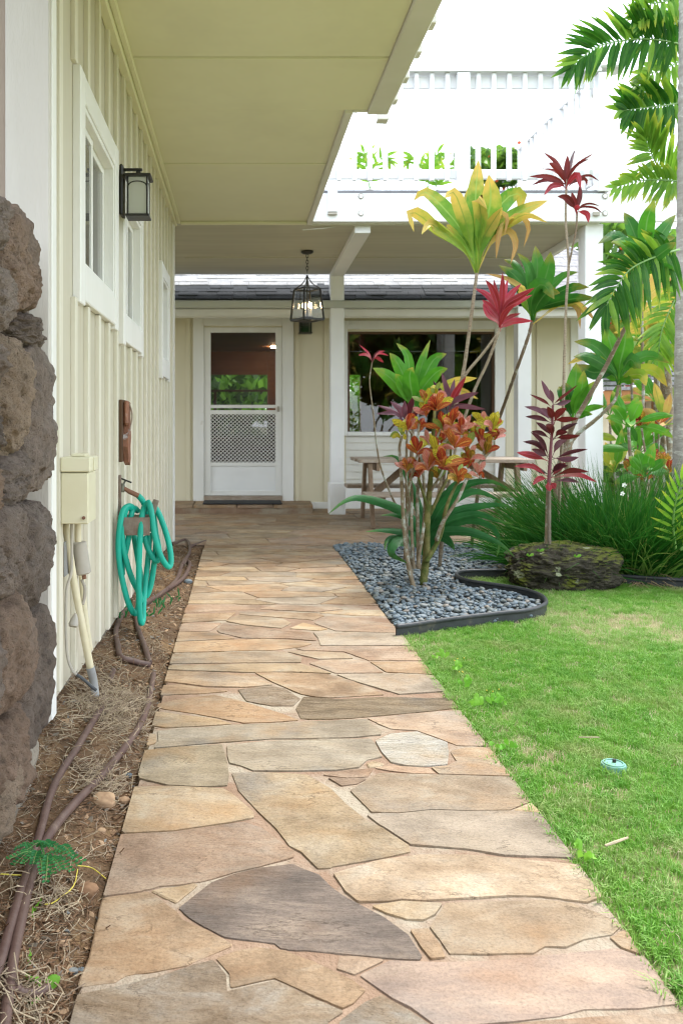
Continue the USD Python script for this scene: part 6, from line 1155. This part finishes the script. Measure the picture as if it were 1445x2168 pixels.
S7 = lambda u, v_: (u / 2.007, 1350 + v_ / 2.007); S3 = lambda u, v_: (u / 2.71, 700 + v_ / 2.71)
def ground_hose(label, pts, r, m='brown_hose', tr=S7):
    C = spline([on_soil(*tr(*p_), r + (.010 if tr is S7 else .004)) for p_ in pts], 60); MB().tube(C, r * (1 + .03 * np.sin(np.arange(60) * 1.1)), 10).build('irrigation_hose', m, smooth=True, label=label, cat='hose')
ground_hose('brown irrigation hose nearest the path, running the length of the soil', [(-10, 1800), (18, 1660), (45, 1450), (65, 1320), (108, 1120), (150, 960), (185, 880), (240, 795), (330, 690), (420, 600), (520, 480), (590, 380), (628, 285), (652, 155)], .0115)
ground_hose('brown irrigation hose nearer the pillar that ends under dry grass', [(-60, 1560), (0, 1380), (40, 1240), (88, 1080), (140, 930), (178, 800), (210, 680), (260, 570), (320, 480), (380, 380), (430, 298)], .0110)
ground_hose('short dark elbow of hose by the bottom left sprouts', [(55, 1470), (80, 1500), (115, 1512), (165, 1508), (205, 1488)], .0085, 'brown_hose')
ground_hose('short stub of brown hose in the dry grass tangle', [(630, 2010), (650, 1950)], .011, tr=S3)
ground_hose('brown hose bending under the green garden hose toward the wall', [(730, 1600), (700, 1630), (665, 1720), (675, 1800), (692, 1870), (760, 1895), (858, 1918)], .013, tr=S3)
ground_hose('brown hose dropping from the green coil to the path edge', [(778, 1600), (790, 1700), (825, 1800), (858, 1905)], .013, tr=S3)
ground_hose('pair of far brown hoses, the one nearer the wall', [(835, 1565), (950, 1490), (1015, 1425), (1045, 1340), (1085, 1275), (1085, 1225), (1060, 1200), (990, 1225)], .014, tr=S3)
ground_hose('pair of far brown hoses, the one looping by the path', [(960, 1485), (1050, 1420), (1088, 1345), (1070, 1320), (1045, 1345)], .014, tr=S3)
ground_hose('end of brown hose crossing to the path corner', [(1180, 1208), (1130, 1225), (1085, 1240)], .014, tr=S3)
# weeds in the soil
w = thing('fern_weed', 'small feathery green weed growing over the brown hoses', 'weed')
fw = random.Random(2); c0 = on_soil(92, 1832, .01)
for k in range(17):
    tx, ty = S7(*[(40, 940), (70, 900), (110, 905), (160, 890), (215, 890), (260, 905), (310, 930), (330, 965), (300, 990), (260, 985), (225, 1000), (195, 1035), (180, 1000), (140, 960), (100, 960), (350, 950), (60, 965)][k]); e = gr(tx, ty, .10 + fw.uniform(-.02, .02)); b = c0 + V(fw.uniform(-.03, .03), fw.uniform(-.03, .03), 0); C = spline([b, (b + e) / 2 + V(0, 0, .03), e], 14); q = LB(); T = e - b; T /= np.linalg.norm(T)
    for i in range(5, 14):
        for sg in (-1, 1): sd = np.cross(T, V(0, 0, 1)); l = .013 * (1 - .4 * abs(i - 9) / 5); q.leaf([C[i], C[i] + sd * sg * l * .6 + T * .003, C[i] + sd * sg * l + T * .006], .0062, prof='oval', seg=4, roll=fw.uniform(-.4, .4))
    lf = MB().tube(C, .0009, 4).build('frond', 'stem_green', w); q.done('leaflets', 'weed_leaf', lf)
for pts in ([(330, 970), (390, 980), (450, 1025)], [(330, 985), (310, 1060), (230, 1125), (190, 1135)], [(130, 1010), (70, 1010), (0, 1005)]): MB().tube(spline([on_soil(*S7(*p_), .02) for p_ in pts], 12), .0016, 5).build('runner', 'plant_yellow', w, smooth=True)
for lb, lst in (('round leaved sprout at the bottom left beside the dark hose elbow', [((125, 1450), .034, .5), ((160, 1465), .02, .9), ((212, 1470), .036, .2), ((152, 1540), .020, .1)]), ('grassy sprout just left of the path, under the fern weed', [((150, 1150), .03, 1.2), ((175, 1125), .028, 1.0), ((140, 1170), .022, 1.2)]), ('green sprout between pebbles above the bottom left hose', [((125, 1365), .028, 1.2), ((130, 1350), .02, 1.0)])):
    q = LB(); w = thing('sprout', lb, 'weed')
    for p_, l, up in lst:
        c = on_soil(*S7(*p_), .012); q = LB(); a = lr.uniform(0, 6.28); d_ = V(math.cos(a) * .8, math.sin(a) * .5, up); d_ /= np.linalg.norm(d_); q.leaf([c - d_ * l * .5, c, c + d_ * l * .6], l * (.7 if up < 1 else .25), prof='oval' if up < 1 else 'lance', seg=8); q.done('leaf', 'sprout_leaf', w)
for lb, cs, n in (('bright green weed at the foot of the hanging green hose', [(940, 1570), (925, 1590)], 14), ('low weed row against the wall left of the green hose', [(690, 1640), (720, 1600), (660, 1665), (760, 1560)], 30), ('small scattered weed near the path edge', [(1010, 1545), (860, 1640)], 12)):
    w = thing('weed', lb, 'weed'); q = LB()
    for i in range(n): c = on_soil(*S3(*cs[i % len(cs)]), 0) + V(lr.uniform(-.04, .04), lr.uniform(-.08, .08), 0); a, e, l = lr.uniform(0, 6.28), lr.uniform(.5, 1.4), lr.uniform(.03, .075); dd = V(math.cos(a) * math.cos(e), math.sin(a) * math.cos(e), math.sin(e)); q.leaf([c, c + dd * l * .6, c + dd * l], .010, prof='lance', seg=6)
    q.done('leaves', 'weed_leaf', w)

# ------------------------------------------------------------------ things on the wall
def box_lantern(p, c, w, h, ang, glass, arm=True, roof=True):
    """square lantern: c = centre of the body, w half width, h height"""
    R = np.array([[math.cos(ang), -math.sin(ang), 0], [math.sin(ang), math.cos(ang), 0], [0, 0, 1]]); c = np.array(c)
    def bx(x0, x1, y0, y1, z0, z1, name, m, b=.002): vf = CB(V(x1 - x0, y1 - y0, z1 - z0) / 2, min(b, (x1 - x0) / 3, (y1 - y0) / 3, (z1 - z0) / 3)); MB().add((vf[0] + V((x0 + x1) / 2, (y0 + y1) / 2, (z0 + z1) / 2)) @ R.T + c, vf[1]).build(name, m, p)
    t = w * .16
    for sx in (-1, 1):
        for sy in (-1, 1): bx(*sorted((sx * w, sx * (w - t))), *sorted((sy * w, sy * (w - t))), -h / 2, h / 2, 'corner_bar', 'black_metal')
    bx(-w * 1.12, w * 1.12, -w * 1.12, w * 1.12, -h / 2 - .012, -h / 2, 'bottom_plate', 'black_metal'); bx(-w * 1.12, w * 1.12, -w * 1.12, w * 1.12, -h / 2 + .001, -h / 2 + .016, 'bottom_frame', 'black_metal') if False else None
    bx(-w * 1.3, w * 1.3, -w * 1.3, w * 1.3, h / 2, h / 2 + .014, 'cap', 'black_metal', .005); bx(-w * .7, w * .7, -w * .7, w * .7, h / 2 + .0145, h / 2 + .024, 'cap_top', 'black_metal', .004)
    for k in range(4):
        a = k * math.pi / 2; Q = np.array([[math.cos(a), -math.sin(a), 0], [math.sin(a), math.cos(a), 0], [0, 0, 1]]); RR = R @ Q
        vf = CB(V(w - t - .001, .002, h / 2 - .001), .0005); MB().add((vf[0] + V(0, -w + t * .6, 0)) @ RR.T + c, vf[1]).build('pane', glass, p)
        ar = [((math.cos(u) * (w - t)), -w + t * .4, h / 2 - .045 + math.sin(u) * .022) for u in np.linspace(0, math.pi, 9)]; MB().tube(np.array(ar) @ RR.T + c, .0035, 5).build('arch', 'black_metal', p)
        for s in (-.13, .13): MB().bar(V(s * w, -w + t * .4, h / 2 - .024) @ RR.T + c, V(s * w, -w + t * .4, h / 2) @ RR.T + c, .004, .004).build('bar', 'black_metal', p)
Lc = onX(293, 418, -.517); p = thing('wall_lantern', 'black box lantern with frosted glass on the side wall between two windows', 'lamp')
box_lantern(p, Lc, .054, .190, 0.0, 'frosted_glass')
MB().box(XB - .002, XB + .016, Lc[1] - .055, Lc[1] + .055, Lc[2] - .10, Lc[2] + .16, .006).build('back_plate', 'black_metal', p); MB().box(XB + .016, Lc[0] + .02, Lc[1] - .012, Lc[1] + .012, Lc[2] + .138, Lc[2] + .150, .003).box(Lc[0] - .012, Lc[0] + .012, Lc[1] - .011, Lc[1] + .011, Lc[2] + .119, Lc[2] + .1375, .003).build('arm', 'black_metal', p)
Dc = at(646, 684, WY - .13); p = thing('wall_lantern', 'black box lantern by the screen door, half hidden behind the hanging lantern', 'lamp')
box_lantern(p, Dc, .075, .24, 0.0, 'clear_glass'); MB().box(Dc[0] - .06, Dc[0] + .06, WY - .018, WY - .001, Dc[2] - .10, Dc[2] + .18, .005).build('back_plate', 'black_metal', p); MB().box(Dc[0] - .012, Dc[0] + .012, Dc[1], WY - .018, Dc[2] + .15, Dc[2] + .165, .003).build('arm', 'black_metal', p)
# hanging lantern
p = thing('pendant_lantern', 'black tapered glass lantern with lit bulbs hanging on a chain from the ceiling', 'lamp')
PY_ = 9.13; px_ = xx(650, PY_); zc_ = 2.944; rot = np.array([[math.cos(.5), -math.sin(.5), 0], [math.sin(.5), math.cos(.5), 0], [0, 0, 1]]); LO = lambda x, y, z: V(x, y, 0) @ rot.T + V(px_, PY_, z)
MB().tube([(px_, PY_, zc_), (px_, PY_, zc_ - .012), (px_, PY_, zc_ - .028), (px_, PY_, zc_ - .034)], [.066, .068, .050, .012], 24).build('canopy', 'black_metal', p, smooth=40)
z = zc_ - .05; k = 0
while z > 2.70:
    t = trimesh.creation.torus(.013, .0028, 14, 6); t.apply_scale([1, 1.6, 1]); t.apply_transform(trimesh.transformations.rotation_matrix(math.pi / 2, [1, 0, 0])); t.apply_transform(trimesh.transformations.rotation_matrix(math.pi / 2 * (k % 2), [0, 0, 1])); MB().tm(t.apply_translation((px_, PY_, z))).build('chain_link', 'black_metal', p, smooth=True); z -= .033; k += 1
zt_, zb_, wt, wb = zz(612, PY_), zz(677, PY_), .100, .128; apex = 2.685
for sx, sy in ((-1, -1), (1, -1), (1, 1), (-1, 1)):
    MB().bar(LO(sx * wt, sy * wt, zt_), LO(sx * wb, sy * wb, zb_), .020, .020, up=(.3, 1, .1)).build('corner_bar', 'black_metal', p)
    MB().tube(spline([LO(sx * wt, sy * wt, zt_ + .005), LO(sx * wt * .62, sy * wt * .62, zt_ + .035), LO(sx * .03, sy * .03, zt_ + .075), LO(0, 0, apex)], 12), .006, 6).build('roof_bar', 'black_metal', p)
cn = [(-1, -1), (1, -1), (1, 1), (-1, 1)]
for k in range(4):
    a, b = cn[k], cn[(k + 1) % 4]
    MB().bar(LO(a[0] * wt, a[1] * wt, zt_), LO(b[0] * wt, b[1] * wt, zt_), .016, .016).build('top_bar', 'black_metal', p); MB().bar(LO(a[0] * wb, a[1] * wb, zb_), LO(b[0] * wb, b[1] * wb, zb_), .018, .02).build('bottom_bar', 'black_metal', p)
    i_ = .985; MB().add([LO(a[0] * wb * i_, a[1] * wb * i_, zb_), LO(b[0] * wb * i_, b[1] * wb * i_, zb_), LO(b[0] * wt * i_, b[1] * wt * i_, zt_), LO(a[0] * wt * i_, a[1] * wt * i_, zt_)], [(0, 1, 2, 3)]).build('pane', 'lamp_glass', p)
MB().tube([(px_, PY_, apex), (px_, PY_, apex - .03), (px_, PY_, zb_ + .03)], [.012, .008, .008], 8).build('stem', 'black_metal', p)
for k in range(4):
    a = k * math.pi / 2 + .4; cx, cy = px_ + .048 * math.cos(a), PY_ + .048 * math.sin(a); MB().cyl((cx, cy, zb_ + .03), (cx, cy, zb_ + .125), .010, 10).build('candle', 'fascia_white', p); MB().tube([(cx, cy, zb_ + .126), (cx, cy, zb_ + .145), (cx, cy, zb_ + .165), (cx, cy, zb_ + .19)], [.004, .009, .007, .001], 8).build('bulb', 'bulb_glow', p, smooth=True)
MB().cyl((px_, PY_, zb_ + .02), (px_, PY_, zb_ + .032), .062, 18).build('candle_plate', 'black_metal', p)
MB().tube(spline([at(640, 486, 8.1), at(690, 482, 8.12), at(735, 476, 8.15)], 8), .006, 5).build('cable', 'fascia_white', label='thin pale cable strung under the deck edge by the eave corner', cat='cable')

# meter box and its pipes
p = thing('utility_box', 'cream painted metal utility box with rusty top on the side wall', 'utility box')
b0, b1 = onX(130, 1110, XB), onX(190, 1110, -.508); Y0, Y1, zt_b, zb_b = 2.90, 3.05, zz(968, 2.9), zz(1110, 2.9)
MB().box(XB, -.512, Y0, Y1, zb_b, zt_b - .052, .004).build('body', 'box_paint', p); MB().box(XB, -.505, Y0 - .006, Y1 + .006, zt_b - .050, zt_b, .004).build('lid', 'box_paint', p); MB().box(-.58, -.53, Y0 + .04, Y1 - .03, zt_b, zt_b + .010, .003).build('hub', 'box_paint', p); MB().cyl((-.528, Y0 - .006, zb_b + .022), (-.528, Y0 + .002, zb_b + .022), .006, 10).build('screw', 'copper_pipe', p); MB().box(-.5045, -.501, Y0 + .05, Y0 + .056, zt_b - .049, zt_b - .002, .001).build('lid_seam', 'box_paint', p)
U2 = lambda u, v_: (u / 3.613, 1050 + v_ / 3.613)
def pipe(name, label, pts, r, m, cat='pipe', X=None, Y=None):
    C = spline([at(*U2(u, v_), y) for u, v_, y in pts], 40); return MB().tube(C, r, 10).build(name, m, smooth=True, label=label, cat=cat)
p = thing('conduit', 'cream conduit pipe slanting from the utility box down to the soil, grey at its foot', 'pipe')
c1 = spline([at(*U2(*a), y) for a, y in (((500, 215), 2.98), ((560, 620), 3.02), ((620, 950), 3.05), ((690, 1310), 3.08))], 30); MB().tube(c1, np.linspace(.013, .014, 30), 12).build('upper_pipe', 'pipe_cream', p, smooth=True)
c2 = spline([at(*U2(*a), y) for a, y in (((690, 1310), 3.08), ((710, 1390), 3.09), ((722, 1470), 3.10), ((728, 1530), 3.10))], 12); MB().tube(c2, .0155, 12).build('foot', 'pipe_grey', p, smooth=True)
p = thing('conduit', 'second cream pipe behind the slanting conduit', 'pipe'); MB().tube(spline([at(*U2(*a), y) for a, y in (((620, 560), 3.2), ((650, 900), 3.2), ((690, 1180), 3.2))], 16), .011, 10).build('pipe', 'pipe_cream', p, smooth=True)
p = thing('conduit', 'short cream pipe stub rising into the underside of the utility box', 'pipe'); MB().tube(spline([at(*U2(*a), 3.0) for a in ((595, 200), (597, 350))], 6), .012, 10).build('pipe', 'pipe_cream', p, smooth=True)
p = thing('cable', 'thin grey cable looping down from the utility box to the conduit foot', 'cable')
MB().tube(spline([at(*U2(*a), 2.96) for a in ((548, 215), (550, 450), (545, 590), (510, 720), (503, 980), (515, 1220), (550, 1330), (585, 1368))], 40), .0050, 8).build('grey_part', 'plastic_grey', p, smooth=True); MB().tube(spline([at(*U2(*a), 2.97) for a in ((583, 1366), (640, 1405), (700, 1460), (738, 1488))], 14), .0058, 8).build('black_part', 'cable_black', p, smooth=True)
p = thing('plastic_canister', 'grey plastic canister hanging beside the conduit under the utility box', 'canister')
a, b = at(*U2(600, 352), 3.06), at(*U2(640, 600), 3.06); MB().tube([a, a + (b - a) * .04, a + (b - a) * .96, b], [.022, .028, .028, .020], 14).build('body', 'plastic_grey', p, smooth=40); MB().cyl(b, b + (b - a) * .14, .008, 8).build('spout', 'copper_pipe', p); MB().tube(spline([at(*U2(*q_), 3.06) for q_ in ((625, 640), (648, 700), (645, 780), (630, 830))], 12), .006, 8).build('tail', 'plastic_grey', p, smooth=True)
p = thing('plug', 'grey plug hanging against the siding left of the conduit', 'plug'); a, b = at(*U2(578, 900), 3.02), at(*U2(560, 1000), 3.0); MB().tube([a, a + (b - a) * .3, a + (b - a) * .8, b], [.004, .011, .018, .016], 12).build('body', 'plastic_grey', p, smooth=40)
MB().box(XB - .001, XB + .004, 2.955, 3.03, zz(1222, 2.95), zz(1148, 2.95), .001).build('metal_plate', 'pipe_grey', label='small dark grey plate on the siding under the utility box', cat='plate')

# tap, hose, hanger, carved plaque
p = thing('tap', 'weathered brass garden tap on the side wall above the hose', 'tap'); HY = 4.32
f0 = at(258, 1036, HY); MB().cyl(V(XB, HY, f0[2] + .01), f0 + V(.008, 0, .004), .010, 10).tube([f0 + V(0, 0, -.014), f0, f0 + V(.004, 0, .03)], [.013, .017, .010], 12).build('body', 'brass', p, smooth=40); h0 = at(266, 1016, HY); MB().bar(h0 + V(-.03, 0, .010), h0 + V(.03, 0, -.014), .010, .008).build('handle', 'black_metal', p); MB().cyl(f0 + V(.005, 0, .02), h0, .005, 8).build('spindle', 'brass', p); c = [at(*S3(*q_), HY) for q_ in ((712, 905), (745, 925), (795, 948))]; MB().tube(c, [.010, .0125, .0125], 12).build('connector', 'copper_pipe', p, smooth=40)
MB().box(XB, XB + .012, HY - .03, HY + .0, zz(1090, HY), zz(1005, HY), .002).build('tap_board', 'trunk_dark' if False else 'rust_metal', p)
p = thing('hose_hanger', 'rusty metal hose hanger plate sticking out of the side wall', 'hanger'); c = at(297, 1107, HY)
v = spline([c + V(-.075 + .15 * t, .0, .0) for t in (0, 1)], 2); arc = [(math.cos(a) * .062, math.sin(a) * .062) for a in np.linspace(math.pi * .05, math.pi * .95, 12)]
q = MB(); X0, X1 = XB, c[0] + .055
vv = [V(X, HY + a, c[2] - .02 + b * 1.0) for X in (X0, X1) for a, b in arc]; i = np.arange(11); q.add(vv, np.stack([i, i + 1, i + 13, i + 12], 1)).build('saddle', 'rust_metal', p, smooth=True); MB().box(X0, X1, HY - .066, HY - .062, c[2] - .055, c[2] + .035, .001).build('front_plate', 'rust_metal', p); MB().bar(V(X1, HY, c[2] + .03), at(331, 1058, HY), .03, .006, up=(0, 1, 0)).build('lip', 'rust_metal', p)
p = thing('garden_hose', 'teal garden hose coiled in long loops on the wall hanger', 'hose')
for pts in ([(790, 945, 0), (815, 972, 0), (835, 1015, .02), (850, 1080, .04), (862, 1150, .05)], [(757, 1030, -.02), (735, 1010, -.05), (708, 1030, -.08), (690, 1100, -.1), (679, 1220, -.1), (686, 1340, -.1), (706, 1450, -.1), (735, 1560, -.09), (768, 1622, -.07), (790, 1600, -.04), (800, 1500, -.02)], [(775, 1030, 0), (750, 1008, -.03), (725, 1018, -.06), (707, 1100, -.07), (703, 1220, -.08), (727, 1330, -.08), (760, 1430, -.07), (795, 1500, -.05), (815, 1560, -.02)], [(790, 1035, .03), (770, 1020, 0), (752, 1060, -.04), (742, 1160, -.05), (722, 1260, -.05), (703, 1330, -.05), (700, 1400, -.04)],
            [(855, 1020, .04), (832, 1006, 0), (815, 1060, -.06), (803, 1200, -.09), (797, 1350, -.10), (797, 1540, -.10), (806, 1670, -.09), (820, 1660, -.05), (824, 1560, -.02), (835, 1440, .02), (850, 1300, .04), (858, 1160, .05)], [(765, 1150, .06), (782, 1260, .06), (802, 1380, .06), (816, 1470, .05), (835, 1525, .03), (862, 1470, .03), (882, 1350, .04), (895, 1200, .04), (880, 1060, .04), (862, 1000, .03)],
            [(835, 1030, -.02), (850, 985, -.04), (868, 1040, -.06), (880, 1140, -.07), (900, 1230, -.07), (930, 1310, -.06), (966, 1356, -.04), (981, 1320, -.02), (968, 1220, 0), (935, 1110, .02), (900, 1030, .03), (875, 1000, .03)], [(825, 1180, .02), (855, 1265, .02), (892, 1320, .02), (912, 1300, .02), (905, 1220, .03), (880, 1120, .03), (862, 1040, .03)]):
    C = spline([at(*S3(u, v_), HY + .02 + d_) for u, v_, d_ in pts], 50); MB().tube(C, .0150, 12).build('loop', 'hose_green', p, smooth=True)
p = thing('carved_plaque', 'narrow carved brown wooden plaque hung on the side wall above the tap', 'plaque')
zt_, zb_ = zz(846, 4.33), zz(986, 4.33); MB().box(XB, XB + .020, 4.30, 4.46, zb_ + .02, zt_, .004).build('board', 'interior_frame', p)
q = MB(); pro = shapely.Polygon([(0, .10), (.02, .02), (.06, 0), (.085, .03), (.075, .09), (.09, .14), (.085, .20), (.06, .235), (.03, .23), (.02, .17), (.005, .15)]); m = trimesh.creation.extrude_polygon(pro, .026); vv = np.array(m.vertices); q.add(np.stack([XB + .0205 + vv[:, 2], 4.31 + vv[:, 0] * 1.4, zb_ + vv[:, 1] * 1.0], 1), m.faces).build('figure', 'carved_wood', p)
MB().box(XB + .0205, XB + .05, 4.31, 4.40, zt_ - .13, zt_ - .005, .012).build('head', 'carved_wood', p); MB().tube(spline([V(XB + .052, 4.33, zt_ - .02), V(XB + .06, 4.37, zt_ - .08), V(XB + .05, 4.36, zt_ - .16)], 8), .004, 6).build('cord', 'old_wood', p)

# door mat, picnic table
MB().box(xx(430, 10.5), xx(596, 10.5), 10.36, 10.76, .1045, .122, .006).build('door_mat', 'rubber_mat', label='black rubber mat on the step before the screen door', cat='door mat')
p = thing('picnic_table', 'weathered grey wooden picnic table with attached benches on the patio', 'picnic table')
TX0, TX1, TYc = 1.27, 3.12, 9.32; tz = .715
for i in range(5): y = TYc - .37 + i * .15; MB().box(TX0 + .01 * (i % 2), TX1, y, y + .143, tz - .038, tz, .004).build('tabletop_plank', 'old_wood', p)
for sgn in (-1, 1):
    for i in range(2): y = TYc + sgn * .63 + (i - 1) * .145 + (.02 if sgn < 0 else -.0); MB().box(TX0 - .02 + .03 * (sgn < 0), TX1 + .03, y, y + .138, .345, .383, .004).build('bench_plank', 'old_wood', p)
for X in (TX0 + .14, TX1 - .16):
    for sgn in (-1, 1): MB().bar(V(X + .02 * sgn, TYc + sgn * .30, tz - .04), V(X + .02 * sgn, TYc + sgn * .52, .0), .085, .038, up=(1, 0, 0)).build('leg', 'leg_wood', p)
    MB().bar(V(X + .06, TYc - .70, .325), V(X + .06, TYc + .70, .325), .038, .085, up=(0, 0, 1)).build('bench_support', 'leg_wood', p); MB().bar(V(X + .06, TYc - .36, tz - .082), V(X + .06, TYc + .36, tz - .082), .038, .085).build('top_support', 'leg_wood', p)
    s_ = 1 if X < 2 else -1; MB().bar(V(X + .08, TYc, .33), V(X + s_ * .48, TYc, tz - .045), .07, .036, up=(0, 1, 0)).build('brace', 'leg_wood', p)
